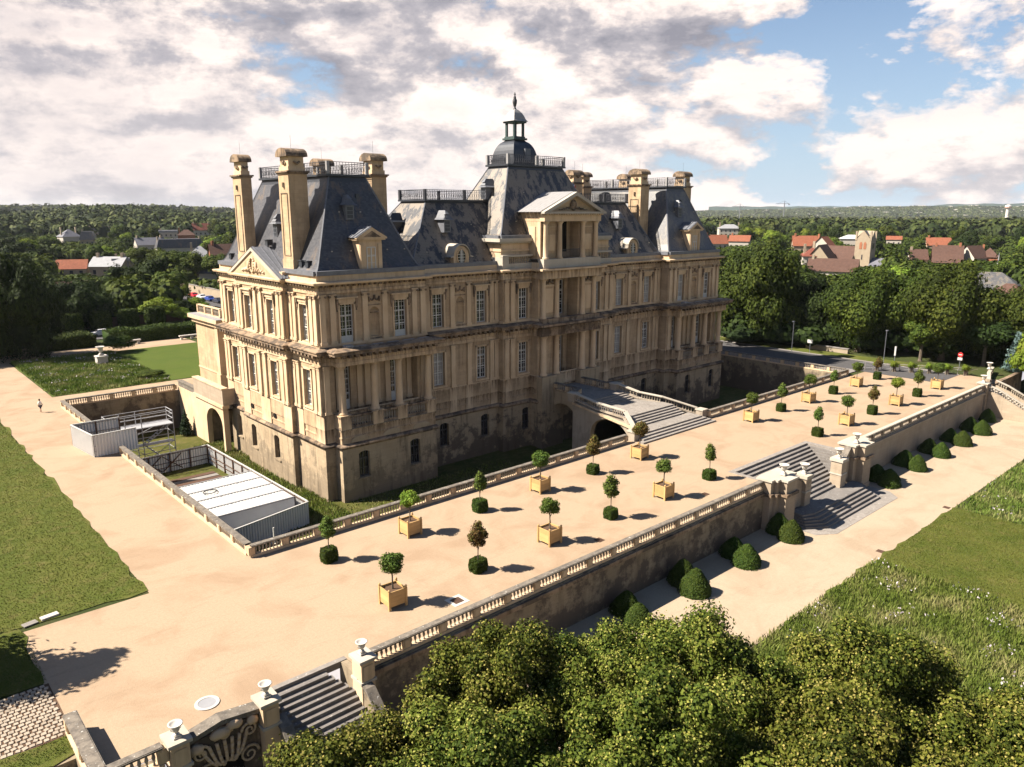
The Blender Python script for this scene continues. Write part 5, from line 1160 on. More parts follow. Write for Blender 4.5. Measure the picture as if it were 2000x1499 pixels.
for k in range(4):
    lo = [(q[0] * .50, q[1] * .50, 2.15 + q[2] * .42, .40 * RNG.uniform(.85, 1.15), .40 * RNG.uniform(.85, 1.15), .36) for q in unit(13)] + [(0, 0, 2.15, .6, .6, .55)]
    CR.append(crown('crown', lo, 4200, .075, [M[['leaf_bay', 'leaf_bay', 'leaf_bright', 'leaf_red'][k]]], .6, .6))
TC = []
for k in range(3):
    lo = [(0, 0, 1.75, .46, .46, .40), (.03, 0, 2.25, .46, .46, .5), (0, .03, 2.75, .28, .28, .42)] + [(q[0] * .36, q[1] * .36, 2.1 + q[2] * .55, .24, .24, .22) for q in unit(9)]
    TC.append(crown('crown', lo, 3000, .075, [M[['leaf_bay', 'leaf_red', 'leaf_bay'][k]]], .85, .35))
HB = []
for k in range(3):
    P = RNG.uniform(-1, 1, (3600, 3)); ax = RNG.integers(0, 3, 3600); sg = RNG.choice([-1, 1], 3600); P = np.sign(P) * np.abs(P) ** 1.0; P[np.arange(3600), ax] = sg * RNG.uniform(.86, 1.08, 3600)
    Nn = np.zeros((3600, 3)); Nn[np.arange(3600), ax] = sg; Nn += unit(3600) * .8; Nn /= np.linalg.norm(Nn, axis=1)[:, None]
    P += RNG.normal(size=P.shape) * .05; rr_ = np.linalg.norm(P[:, :2], axis=1, keepdims=True); P[:, :2] *= np.minimum(1, 1.22 / rr_); P = P * np.array([.60, .60, .54]) + np.array([0, 0, .55]); P[:, :2] *= (1.02 - .10 * np.abs(P[:, 2:3] - .5) * 2); U, V = leaf_axes(Nn, .07)
    q = .46; ex = [(-q, -q, 0), (q, -q, 0), (q, q, 0), (-q, q, 0), (-q, -q, 1.0), (q, -q, 1.0), (q, q, 1.0), (-q, q, 1.0)]
    HB.append(quads_mesh('hedge', P, U, V, RNG.random(3600), [M['leaf_box']], None, (ex, [(3, 2, 1, 0), (4, 5, 6, 7), (0, 1, 5, 4), (1, 2, 6, 5), (2, 3, 7, 6), (3, 0, 4, 7)])))
ROWN = {0: 'row nearest the front wall', 1: 'row nearest the moat'}
def planter(x, y, lab, tl, k, sc=1.0):
    t = thing('planter_box', lab, 'planter', (x, y, 0), R(RNG.normal() * 2), 'wooden planter boxes on the terrace')
    for sx in (-1, 1):
        for sy in (-1, 1): obj('post', POSTM, t, Matrix.Translation((sx * S_, sy * S_, 0)), world=False)
    for a_ in range(4):
        for b_ in range(3): obj('board', BOARD, t, Matrix.Rotation(R(90 * a_), 4, 'Z') @ Matrix.Translation((0, -S_, .22 + b_ * .325)), world=False)
        obj('top_rail', RAILM, t, Matrix.Rotation(R(90 * a_), 4, 'Z') @ Matrix.Translation((0, -S_, 1.2)), world=False)
    obj('soil', SOILM, t, world=False)
    t = thing('boxed_tree', tl, 'tree', (x, y, 1.12), R(RNG.uniform(0, 360)), 'round clipped trees in wooden boxes')
    obj('trunk', TRKM, t, Matrix.Diagonal((1, 1, .8, 1)), world=False); obj('crown', CR[k % 4], t, Matrix.Translation((0, 0, -.25)) @ Matrix.Scale(sc, 4), world=False)
def hedged(x, y, lab, tl, k, sc=1.0):
    o = obj('clipped_hedge', HB[k % 3], None, RZ(x, y, 0, R(90 * k + RNG.normal() * 6)) @ Matrix.Diagonal((.88 * RNG.uniform(.92, 1.1), .88 * RNG.uniform(.92, 1.1), .92 * RNG.uniform(.85, 1.1), 1)), lab, 'hedge', 'cube hedges at the tree feet')
    t = thing('standard_tree', tl, 'tree', (x, y, 0), R(RNG.uniform(0, 360)), 'slender trees rising from cube hedges')
    obj('trunk', TRKM, t, Matrix.Diagonal((.8, .8, 1.25, 1)), world=False); obj('crown', TC[k % 3], t, Matrix.Translation((0, 0, .45 - 1.3 * (sc - 1))) @ Matrix.Diagonal((sc * 1.22, sc * 1.22, sc * 1.05, 1)), world=False)
nbx = {0: 0, 1: 0}; nhx = {0: 0, 1: 0}
for row, y in ((0, 38.8), (1, 47.3)):
    for k in range(14):
        if k in (6, 7): continue
        isb = (k % 2 == 0) if row == 0 else (k % 2 == 1)
        if k >= 8: isb = not isb
        x = 24.3 + 7.16 * k; rn = ROWN[row]; col_ = ['rounded green', 'bushy', 'yellow-green', 'reddish-tipped'][k % 4]
        if isb:
            o = ORD[nbx[row]]; nbx[row] += 1
            planter(x, y, 'pale wooden planter box, %s from the left in the %s' % (o, rn), 'round-headed tree in the %s wooden box of the %s' % (o, rn), {0: [0, 1, 1, 0, 2, 0, 0], 1: [2, 0, 3, 0, 1, 0, 0]}[row][nbx[row] - 1], RNG.uniform(.94, 1.08))
        else:
            o = ORD[nhx[row]]; nhx[row] += 1
            hedged(x, y, 'cube-shaped clipped hedge, %s from the left in the %s' % (o, rn), 'slender small tree in the %s cube hedge of the %s' % (o, rn), k, RNG.uniform(.85, 1.1))
# clipped yew cones on the lower path
def cone(k):
    n = 5200; th = RNG.uniform(0, 2 * math.pi, n); h = RNG.random(n) ** .8; top = RNG.random(n) < .18
    rad = 1.22 * (1 - h ** 1.7) ** .65 * (1 - .22 * h); rad = np.where(top, rad * RNG.random(n), rad); hh = h * 1.7
    lump = 1 + .06 * np.sin(3 * th + k) + .05 * np.sin(hh * 4 + 2 * th)
    P = np.stack([rad * lump * np.cos(th), rad * lump * np.sin(th) * .95, hh + .05], 1) + RNG.normal(size=(n, 3)) * .025
    Nn = np.stack([np.cos(th), np.sin(th), .3 + h * 1.2], 1); Nn /= np.linalg.norm(Nn, axis=1)[:, None]; Nn += unit(n) * .7; Nn /= np.linalg.norm(Nn, axis=1)[:, None]
    U, V = leaf_axes(Nn, .06); ex = []; fx = []; m = 16; hs_ = [0, .25, .5, .7, .85, .95, .995]
    for q in hs_:
        r_ = 1.22 * (1 - q ** 1.7) ** .65 * (1 - .22 * q) * .94
        ex += [(r_ * math.cos(2 * math.pi * i / m), r_ * math.sin(2 * math.pi * i / m) * .95, q * 1.66) for i in range(m)]
    fx = [(a * m + i, a * m + (i + 1) % m, (a + 1) * m + (i + 1) % m, (a + 1) * m + i) for a in range(len(hs_) - 1) for i in range(m)]
    return quads_mesh('yew_cone', P, U, V, RNG.random(n), [M['leaf_box']], None, (ex, fx))
CN = [cone(k) for k in range(4)]
for gi, (gx, side, num) in enumerate([(39.6, 'left', 0), (46.5, 'left', 1), (53.8, 'left', 2), (61.2, 'left', 3), (82.0, 'right', 0), (89.6, 'right', 1), (96.8, 'right', 2), (103.9, 'right', 3), (111.1, 'right', 4), (118.0, 'right', 5)]):
    for f_, (dx, yy) in enumerate(((.45, 32.15), (-.25, 30.5))):
        if gi == 9 and f_ == 1: continue
        s = RNG.uniform(.95, 1.08)
        obj('yew_cone', CN[(gi + f_) % 4], None, RZ(gx + dx, yy, ZL, RNG.uniform(0, 6)) @ Matrix.Diagonal((s, s, s * RNG.uniform(.92, 1.08), 1)), 'clipped dark yew cone, %s one of the %s pair %s of the garden stairs' % (('wall-side', 'path-side')[f_], ORD[num], side), 'topiary', 'clipped yew cones along the lower path')
# ================= people =================
def person(x, y, z, rot):
    t = thing('person', 'person in white shirt and dark shorts walking on the gravel drive', 'person', (x, y, z), rot)
    J = {'pelvis': (0, 0, .92), 'chest': (0, .02, 1.25), 'neck': (0, .02, 1.47), 'head': (0, .0, 1.56), 'top': (0, 0, 1.70), 'sl': (-.17, .02, 1.41), 'sr': (.17, .02, 1.41), 'el': (-.24, .05, 1.14), 'er': (.24, -.04, 1.14), 'hl': (-.24, -.10, .92), 'hr': (.26, -.20, .95),
         'kl': (-.10, -.10, .5), 'kr': (.10, .04, .5), 'al': (-.10, -.16, .08), 'ar': (.10, .22, .10), 'tl': (-.10, -.30, .03), 'tr': (.10, .10, .03), 'pl': (-.09, 0, .88), 'pr': (.09, 0, .88)}
    K = list(J); E_ = [('pelvis', 'chest'), ('chest', 'neck'), ('neck', 'head'), ('head', 'top'), ('chest', 'sl'), ('chest', 'sr'), ('sl', 'el'), ('el', 'hl'), ('sr', 'er'), ('er', 'hr'), ('pelvis', 'pl'), ('pelvis', 'pr'), ('pl', 'kl'), ('kl', 'al'), ('al', 'tl'), ('pr', 'kr'), ('kr', 'ar'), ('ar', 'tr')]
    rad = {'pelvis': .15, 'chest': .16, 'neck': .06, 'head': .09, 'top': .085, 'sl': .075, 'sr': .075, 'el': .05, 'er': .05, 'hl': .035, 'hr': .035, 'kl': .065, 'kr': .065, 'al': .045, 'ar': .045, 'tl': .04, 'tr': .04, 'pl': .10, 'pr': .10}
    def skinned(name, keys, mt, grow=1.0, cut=None):
        ks = [k for k in K if k in keys]; m = bpy.data.meshes.new(name); m.from_pydata([J[k] for k in ks], [(ks.index(a_), ks.index(b_)) for a_, b_ in E_ if a_ in ks and b_ in ks], [])
        o = obj(name, m, t, world=False); md = o.modifiers.new('skin', 'SKIN'); m.materials.append(mt)
        for i, k in enumerate(ks): m.skin_vertices[0].data[i].radius = (rad[k] * grow, rad[k] * grow * .8)
        m.skin_vertices[0].data[0].use_root = True; o.modifiers.new('sub', 'SUBSURF').levels = 1; o.modifiers['sub'].render_levels = 1; return o
    skinned('body', K, skin('person_skin', (.45, .27, .18)))
    skinned('shirt', ['pelvis', 'chest', 'sl', 'sr', 'el', 'er'], flat('white_shirt', (.75, .73, .7)), 1.18)
    skinned('shorts', ['pelvis', 'pl', 'pr', 'kl', 'kr'], flat('dark_shorts', (.05, .05, .07)), 1.2)
    a = MB().lathe([(.02, 0), (.095, .04), (.11, .12), (.09, .2), (.02, .235)], 10, (0, .015, 1.56), sy=1.05).build('hair', flat('dark_hair', (.05, .03, .02)), None); 
    a.parent = t
person(17.6, 110.0, 0, R(40))
# ================= container yard in the moat =================
def sheeting(mb, p, q, z0, z1, amp=.05, pitch=.28):
    P, Q = Vector(p), Vector(q); Ln = (Q - P).length; d = (Q - P) / Ln; n = Vector((-d.y, d.x)); k = int(Ln / pitch) * 4; pr = None
    for i in range(k + 1):
        o = amp if (i % 4) in (1, 2) else -amp; c = P + d * (Ln * i / k) + n * o
        if pr is not None: mb.add([(pr.x, pr.y, z0), (c.x, c.y, z0), (c.x, c.y, z1), (pr.x, pr.y, z1)], [(0, 1, 2, 3)])
        pr = c
def hoarding(name, lab, segs, z0, z1, cross=(), inner=1):
    t = thing(name, lab, 'fence', (segs[0][0][0], segs[0][0][1], z0))
    for p, q in segs:
        Ln = math.dist(p, q); n = max(1, round(Ln / 2.6)); 
        for i in range(n):
            A = (p[0] + (q[0] - p[0]) * i / n, p[1] + (q[1] - p[1]) * i / n); B = (p[0] + (q[0] - p[0]) * (i + 1) / n, p[1] + (q[1] - p[1]) * (i + 1) / n)
            a = MB(); sheeting(a, A, B, z0, z1); a.build('sheet', M['sheet'], t)
            d = Vector((B[0] - A[0], B[1] - A[1])).normalized(); nn = Vector((-d.y, d.x)) * .14 * inner
            a = MB(); a.box(A[0] + nn.x - .06, A[0] + nn.x + .06, A[1] + nn.y - .06, A[1] + nn.y + .06, z0, z1 - .02); a.build('post', M['rust'], t)
            a = MB()
            for zz_ in (z0 + .6, (z0 + z1) / 2, z1 - .12): a.bar((A[0] + nn.x, A[1] + nn.y, zz_), (B[0] + nn.x, B[1] + nn.y, zz_), .05, 4)
            a.build('rail', M['rust' if cross else 'kerb'], t)
        a = MB(); a.beam((*p, z1), (*q, z1), .14, -.03, .05); a.build('top_trim', M['sheet_top'], t)
    for c in cross: a = MB(); a.bar(c[0], c[1], .07, 4); a.bar((c[0][0], c[0][1], c[1][2]), (c[1][0], c[1][1], c[0][2]), .07, 4); a.build('cross_brace', M['rust'], t)
    return t
ZT = -3.2
hoarding('yard_hoarding', 'corrugated white sheet fence around the container yard in the moat', [((31.9, 92.2), (32.3, 66.8)), ((32.3, 66.6), (23.2, 64.6)), ((22.4, 92.0), (32.0, 92.4))], ZM, ZT,
         cross=[((28.6, 92.0, ZM + .2), (26.3, 91.9, ZT - .2)), ((26.2, 91.9, ZM + .2), (24.0, 91.8, ZT - .2))], inner=-1)
h2 = hoarding('drive_hoarding', 'open topped white sheet enclosure on the gravel drive over the balustrade', [((17.2, 91.4), (17.9, 85.3)), ((17.9, 85.3), (22.2, 85.6)), ((22.0, 91.4), (17.2, 91.4))], 0, 2.35, inner=1)
ct = MB()
for i in range(4):
    y0 = 68.0 + i * 2.62; t = thing('container', 'white container with ribbed roof, %s from the near end of the row' % ORD[i], 'container', (27.8, y0, ZM), 0, 'white containers in the moat yard'); x0, x1, zt_ = 23.4, 31.5, ZM + 2.65
    a = MB(); a.box(x0, x1, y0, y0 + 2.45, ZM + .02, zt_ - .12); a.build('body', M['sheet'], t)
    for j in range(3):
        xa, xb = x0 + (x1 - x0) * j / 3, x0 + (x1 - x0) * (j + 1) / 3; a = MB(); a.box(xa + .03, xb - .03, y0 + .05, y0 + 2.38, zt_ - .12, zt_ - .03)
        for k in range(8): a.frus(xa + .15 + k * .32, xa + .30 + k * .32, y0 + .08, y0 + 2.3, zt_ - .03, xa + .18 + k * .32, xa + .27 + k * .32, y0 + .1, y0 + 2.28, zt_ + .03)
        a.build('roof_panel', M['sheet_top'], t)
    a = MB(); a.box(x0, x1, y0 + 2.40, y0 + 2.52, zt_ - .10, zt_ + .06); a.box(x0, x1, y0 - .06, y0 + .05, zt_ - .10, zt_ + .04); a.build('roof_edge', M['galv'], t)
    for k in range(2): a = MB(); a.box(x0 - .06, x0 - .01, y0 + .15 + 1.1 * k, y0 + 1.15 + 1.1 * k, ZM + .2, zt_ - .25); a.bar((x0 - .1, y0 + .5 + 1.1 * k, ZM + .3), (x0 - .1, y0 + .5 + 1.1 * k, zt_ - .4), .03, 4); a.build('door', M['sheet'], t)
t = thing('cable_coil', 'black loop of cable lying on a white container roof', 'cable', (25.5, 75.5, ZM + 2.7)); a = MB(); pr = None
for i in range(26):
    an_ = i * .26; p = (25.6 + (.75 - .006 * i) * math.cos(an_), 74.6 + (.6 - .004 * i) * math.sin(an_), ZM + 2.76 + .002 * i)
    if pr: a.bar(pr, p, .05, 5)
    pr = p
a.build('cable', M['iron'], t)
t = thing('concrete_yard', 'dark timber pallets and paving inside the container yard', 'paving', (27, 84, ZM)); 
for i in range(9): a = MB(); a.box(23.6, 31.0, 79.8 + i * 1.0, 80.6 + i * 1.0, ZM + .02, ZM + .10); a.build('plank', M['kerb' if i % 2 else 'rust'], t)
t = thing('marker_post', 'white post in a concrete foot on the moat grass', 'post', (27.5, 66.0, ZM)); a = MB(); a.lathe([(.35, 0), (.35, .3)], 10, (27.4, 64.0, ZM)); a.build('concrete_foot', M['white_stone'], t); a = MB(); a.bar((27.4, 64.0, ZM + .3), (27.4, 64.0, ZM + 1.8), .07, 6); a.build('shaft', M['white_paint'], t)
# scaffold stair tower
t = thing('scaffold_tower', 'galvanised scaffold stair tower in the moat beside the white hoarding', 'scaffold', (26.5, 95.5, ZM)); X_, Y_ = (23.2, 25.0, 28.6), (93.9, 96.3)
for x in (21.4,) + X_:
    for y in Y_: a = MB(); a.bar((x, y, ZM), (x, y, 1.5 if x < 29 else .5), .06, 5); a.build('standard', M['galv'], t)
for lv in (ZM + .3, ZM + 2.2, ZM + 4.2, -.1, .55, 1.1, 1.5):
    for y in Y_: a = MB(); a.bar((21.4, y, lv), (28.6, y, lv), .045, 4); a.build('ledger', M['galv'], t)
    for x in (21.4, 28.6): a = MB(); a.bar((x, Y_[0], lv), (x, Y_[1], lv), .045, 4); a.build('transom', M['galv'], t)
for i, (x0, x1, z0_) in enumerate(((21.4, 28.6, -.05), (23.2, 28.6, -2.3))): a = MB(); a.box(x0, x1, Y_[0] + .1, Y_[1] - .1 - i * 1.1, z0_ - .06, z0_); a.build('platform', M['galv'], t)
for x0, z0_, x1, z1_ in ((28.4, ZM, 25.2, -2.3), (25.2, -2.3, 28.4, -.05)):
    for y in (94.1, 94.9):
        a = MB(); a.bar((x0, y, z0_), (x1, y, z1_), .06, 4); a.build('stringer', M['galv'], t)
    for k in range(9): f_ = (k + .5) / 9; a = MB(); a.box(x0 + (x1 - x0) * f_ - .13, x0 + (x1 - x0) * f_ + .13, 94.1, 94.9, z0_ + (z1_ - z0_) * f_, z0_ + (z1_ - z0_) * f_ + .03); a.build('tread', M['galv'], t)
for p, q in (((23.2, 93.9, ZM), (28.6, 93.9, -2.2)), ((28.6, 93.9, ZM), (23.2, 93.9, -2.2)), ((23.2, 96.3, -2.2), (28.6, 96.3, -.1))): a = MB(); a.bar(p, q, .04, 4); a.build('diagonal_brace', M['galv'], t)
# small plants in the moat
t = thing('young_conifer', 'small bluish conifer growing in the moat by the arch', 'tree', (35.0, 106.4, ZM)); lo = [(0, 0, .5 + .55 * i, 1.0 - .17 * i, 1.0 - .17 * i, .5) for i in range(6)]
obj('foliage', crown('foliage', lo, 1600, .13, [M['leaf_fir']], .5, .5), t, Matrix.Translation((34.0, 106.4, ZM)) @ Matrix.Identity(4)); a = MB(); a.bar((34.0, 106.4, ZM), (34.0, 106.4, ZM + 1), .08, 5); a.build('trunk', M['bark'], t)
def tufts(name, n, xr, yr, z, hmin, hmax, wd, mt, tintf=None, clump=None, kind='stuff', keep=None, flowers=0):
    x = RNG.uniform(*xr, n); y = RNG.uniform(*yr, n)
    if keep is not None: kk = keep(x, y); x, y = x[kk], y[kk]; n = len(x)
    h = RNG.uniform(hmin, hmax, n); a_ = RNG.uniform(0, math.pi, n); ln = RNG.normal(size=(n, 2)) * .35
    P = np.stack([x, y, z + h * .45], 1); U = np.stack([ln[:, 0] * h * .5, ln[:, 1] * h * .5, h * .55], 1); V = np.stack([np.cos(a_) * wd, np.sin(a_) * wd, np.zeros(n)], 1)
    ti = np.clip(.5 + .5 * np.sin(x * .9 + 1.3 * np.sin(y * .7)) * np.cos(y * .8 + np.sin(x * .4)) * .8 + RNG.normal(size=n) * .16, 0, 1)
    mi = None
    mats_ = [M[mt]]
    if flowers:
        mi = ((RNG.random(n) < flowers * np.clip(np.sin(x * .8 + 2) * np.sin(y * .9 + x * .3), 0, 1) * 3)).astype(int); mats_.append(M['flower']); P[mi == 1, 2] += .25; U[mi == 1] *= .35; V[mi == 1] *= 2.0
    m = quads_mesh(name, P, U, V, ti, mats_, mi); return obj(name, m, None, None, kind=kind)
tufts('meadow_grass', 90000, (24, 62.3), (-2, 23.6), ZL, .15, .55, .035, 'blade', flowers=.02)
tufts('far_meadow_grass', 26000, (79.8, 122), (2, 23.3), ZL, .15, .6, .05, 'blade', flowers=.02, keep=lambda x, y: y < 23.3 - .0 * x)
tufts('wild_grass', 26000, (20.7, 36.4), (118.5, 150.8), .03, .2, .6, .06, 'blade', flowers=.02)
tufts('moat_weeds', 9000, (32.6, 36.6), (62, 100), ZM, .1, .5, .05, 'blade')
tufts('moat_tufts', 9000, (20.7, 60), (52.2, 69), ZM, .08, .3, .05, 'blade')
tufts('lawn_blades', 90000, (0, 12.9), (51.5, 144), .03, .03, .09, .03, 'turf'); tufts('lawn_blades', 45000, (61.8, 80), (6, 23.5), ZL + .03, .03, .10, .03, 'turf')
tufts('verge_blades', 9000, (1.5, 5.6), (37.2, 51), .03, .04, .12, .02, 'turf', keep=lambda x, y: (y < 38.6) | (y > 44.3))
# vase, benches, hedges by the meadow
t = thing('marble_vase', 'white marble vase on a tall stone block in the wild meadow', 'vase', (32.0, 139.2, 0)); a = MB(); a.box(31.2, 32.8, 138.4, 140.0, 0, 1.4); a.box(31.1, 32.9, 138.3, 140.1, 1.3, 1.5); a.build('pedestal', M['marble'], t)
for k, ms in (('base', 1), ('bowl', 0)): obj(k, URN[ms], t, RZ(32, 139.2, 1.5 + (.28 if k == 'bowl' else 0)) @ Matrix.Scale(1.05, 4))
for lab, x, y, ln in (('white stone bench left of the court lawn', 40.9, 157.2, 5.0), ('white stone bench by the corner of the court pavilion', 52.9, 156.3, 5.0)):
    t = thing('stone_bench', lab, 'bench', (x, y, 0)); a = MB(); a.box(x - ln / 2, x + ln / 2, y - .35, y + .35, .62, .85); a.build('seat', M['marble'], t)
    for s in (-1, 0, 1): a = MB(); a.box(x + s * (ln / 2 - .4) - .18, x + s * (ln / 2 - .4) + .18, y - .3, y + .3, 0, .62); a.build('leg', M['marble'], t)
# ================= foreground lime trees =================
def lime(k):
    lo = []
    for i in range(64):
        d = unit(1)[0]; d[2] = abs(d[2]) if RNG.random() < .7 else d[2] * .6; q = RNG.uniform(.60, .92); s = RNG.uniform(.65, 1.15); lo.append((d[0] * 4.3 * q, d[1] * 4.3 * q, d[2] * 4.4 * q, s * .95, s * .95, s * .85))
    lo.append((0, 0, 0, 2.3, 2.3, 2.6)); lo = list(lo)
    m = crown('crown', lo, 84000, .082, [M['leaf_lime'], M['bract']], .55, .62, bract=.20, flat_=.1, asp=.62, rnd=.85); return m
LC = [lime(k) for k in range(3)]; LT = trunk_mesh('trunk', 5.2, .28, 6, 2.4, 8.0)
LIM = [(11.2, 21.8, 2.7, .92, 'far left lime tree over the foot of the small stairs'), (18.9, 21.8, 3.8, .93, 'full lime crown rising left of centre against the terrace wall'), (22.6, 18.8, 3.9, .85, 'lime tree with pale bracts between the two tallest crowns'),
       (25.7, 16.1, 3.9, .98, 'broad lime crown in front of the lower path, bottom centre'), (30.2, 10.6, 3.9, .98, 'lime tree overlapping the wild meadow corner'), (30.5, 5.6, 3.6, .98, 'rightmost lime tree at the bottom right corner'),
       (14.6, 18.4, 3.3, .98, 'lime tree on the bottom edge below the small stairs'), (20.2, 14.2, 4.1, .98, 'lime tree on the bottom edge at the centre'), (25.4, 9.4, 4.0, .98, 'lime tree on the bottom edge right of centre')]
for i, (x, y, z, s, lab) in enumerate(LIM):
    t = thing('lime_tree', lab, 'tree', (x, y, ZL), R(70 * i), 'flowering lime trees in the foreground')
    obj('trunk', LT, t, Matrix.Diagonal((1, 1, 1.0, 1)), world=False); obj('crown', LC[i % 3], t, Matrix.Translation((0, 0, z - ZL)) @ Matrix.Scale(s, 4), world=False)
# tall tree just outside the left edge whose shadow falls on the cobbles
t = thing('cedar_tree', 'tall dark tree left of the cobbled path', 'tree', (-2.5, 50.5, 0)); lo = [(RNG.normal() * .6, RNG.normal() * .6, 3.5 + 1.15 * i, 4.2 - .40 * i, 4.2 - .40 * i, .8) for i in range(9)]
obj('crown', crown('crown', lo, 9000, .22, [M['leaf_fir']], .7, .4), t, world=False); obj('trunk', trunk_mesh('trunk', 8, .3, 3), t, world=False)
# ================= background trees =================
def proto(name, R0, H, n, sz, mts, rl, cnt=14, top=1):
    lo = lobes_round(cnt, R0, H, rl); return crown('crown', lo, n, sz, [M[mts]], .40, .66, flat_=.15, rnd=.5)
BIGC = [proto('a', 8.0, 8.5, 26000, .235, 'leaf', 2.5, 30), proto('b', 8.0, 8.0, 26000, .235, 'leaf', 2.7, 26), proto('c', 8, 7.5, 24000, .235, 'leaf_dark', 2.6, 28)]
MIDC = [proto('m%d' % i, 4.5, 4.5, 4600, .28, q, 1.6, 12) for i, q in enumerate(('leaf', 'leaf_dark', 'leaf', 'leaf_bright', 'leaf', 'leaf_dark'))]
FIRC = [crown('crown', [(0, 0, 1.2 + 1.25 * i, 3.2 - .30 * i, 3.2 - .30 * i, 1.0) for i in range(9)], 1800, .38, [M[q]], .6, .5) for q in ('leaf_fir', 'leaf_blue')]
BT = trunk_mesh('trunk', 6, .45, 5, 3, 10); MT = trunk_mesh('trunk', 3.5, .28, 4, 1.6, 5)
def bigtree(x, y, top, r, lab, k=0, base=0, name='plane_tree', low=.30, grp=None):
    H = (top - base); cz = base + H * (1 + low) / 2; hz_ = H * (1 - low) / 2
    t = thing(name, lab, 'tree', (x, y, base), 0, grp); obj('trunk', BT, t, Matrix.Diagonal((1, 1, H / 14, 1)), world=False)
    obj('crown', BIGC[k % 3], t, Matrix.Translation((0, 0, cz - base)) @ Matrix.Rotation(R(50 * k), 4, 'Z') @ Matrix.Diagonal((r / 8.2, r / 8.2, hz_ / 8.0, 1)), world=False)
G1 = 'large broadleaf trees along the side road'
for a_ in [(136, 79, 20.6, 9.6, 'huge bright green tree right beside the chateau', 0, -.25), (143, 71, 15, 7.5, 'darker tree tucked behind the huge bright one', 2, -.25), (139, 60, 15.6, 8.2, 'round dense tree in front of the church', 1, -.25), (146, 54, 16, 7.2, 'tree right of the church behind the road', 0, -.25),
          (141, 46.5, 17.4, 8.4, 'tall spreading tree behind the far right planters', 1, -.2), (147, 38, 15, 7.2, 'broad dark tree at the right before the slate roof', 0, -.25), (152, 66, 14, 8, 'low tree filling the gap below the church roofs', 2, -.3), (152, 46, 14, 8, 'shaded tree behind the tall spreading one', 2, -.3), (154, 31, 12, 7, 'dark tree behind the far right terrace end', 2, -.3), (150, 84, 15, 8, 'tree hidden partly by the right chateau corner', 2, -.3)]:
    bigtree(a_[0], a_[1], a_[2], a_[3], a_[4], a_[5], low=a_[6], grp=G1)
def mid(x, y, top, r, lab, k, base=0, grp=None, m=None, name='tree', tr=True, low=.18):
    H = top - base; t = thing(name, lab, 'tree', (x, y, base), 0, grp); 
    if tr: obj('trunk', MT, t, Matrix.Diagonal((1, 1, H / 9, 1)), world=False)
    obj('crown', m or MIDC[k % 6], t, Matrix.Translation((0, 0, H * (1 + low) / 2)) @ Matrix.Rotation(R(67 * k), 4, 'Z') @ Matrix.Diagonal((r / 4.6, r / 4.6, H * (1 - low) / 2 / 4.6, 1)), world=False); return t
def fir(x, y, h, lab, k=0, base=0, grp=None):
    t = thing('conifer', lab, 'tree', (x, y, base), 0, grp); obj('crown', FIRC[k], t, Matrix.Rotation(R(31 * (x + y)), 4, 'Z') @ Matrix.Scale(h / 12.5, 4), world=False); a = MB(); 
    obj('trunk', MT, t, Matrix.Diagonal((.8, .8, h / 12, 1)), world=False)
mid(137.5, 48.6, 7.5, 3.2, 'small bright green tree under the big trees by the road sign', 0)
fir(139, 35.0, 6.8, 'blue spruce at the far right end of the terrace', 1); mid(141, 40, 9, 4.6, 'dark leafy tree filling the gap left of the blue spruce', 5); mid(136, 31.5, 8.5, 3.6, 'yellow-green tree at the far right edge of the photo', 3, -3.7); mid(131, 27, 3.5, 3, 'dark green tree below the far right wall', 1, -3.7); mid(138, 26.5, 6, 4, 'dark tree below the right edge wall', 4, -3.7)
mid(147, 27, 11, 5.5, 'broad dark tree behind the blue spruce', 1); mid(143, 20, 7, 5, 'dark tree below the right edge of the terrace', 5, -3.7); mid(147, 33, 9, 4.5, 'shrubby tree right of the blue spruce', 4); mid(160, 40, 10, 5, 'tree beside the street lamp at the right', 4)
# left: dark mass of old trees
for i, (x, y, top, r, lab) in enumerate([(23.5, 153.5, 20.5, 7.6, 'huge dark tree at the left edge over the path'), (10, 160, 19, 8.5, 'dark tree filling the left edge'), (38, 183, 12.5, 9, 'wide dark spreading cedar behind the marble vase'), (27, 190, 15, 8, 'dark tree between the left edge tree and the cedar'),
        (56, 214, 13.5, 8.5, 'dark round tree in front of the stepped grey gable'), (45, 205, 11, 7, 'dark tree over the small cream house'), (66, 232, 12, 6.5, 'dark tree left of the avenue'), (18, 178, 14, 7, 'shaded tree beyond the left path')]):
    bigtree(x, y, top, r, lab, 2, low=-.35, name='cedar_tree', grp='dark old trees left of the avenue')
for i in range(10):
    x, y = 91.5 + (i % 2) * 1.5, 205 + 13.5 * i; mid(x, y, 13.0 - .1 * i, 5.4, 'avenue tree overhanging the cream wall and parked cars, %s from the near end' % ORD[i], [0, 4, 2][i % 3], grp='trees along the far side of the avenue', low=.28)
for i, x in enumerate((30.5, 35.8, 41.2, 46.5, 52.0)):
    t = thing('cube_tree', 'box-clipped tree by the court road, %s from the left' % ORD[i], 'tree', (x, 175.8, 0), 0, 'box-clipped trees along the court road'); obj('crown', HB[i % 3], t, Matrix.Translation((0, 0, 1.0)) @ Matrix.Diagonal((3.0, 3.0, 3.2, 1)), world=False); obj('trunk', MT, t, Matrix.Diagonal((.5, .5, .4, 1)), world=False)
mid(54.5, 180, 7.2, 4.4, 'round bright green tree by the court road corner', 3); mid(60, 182, 6.0, 2.6, 'dark reddish shrub beside the bright round tree', 1); mid(63.5, 183, 6.2, 3.4, 'bright green bush at the avenue corner', 3); mid(58, 176.5, 4.6, 2.4, 'pale green bush behind the hedge', 3); mid(66, 178.5, 4, 2.0, 'small dark bush beside the avenue', 1)
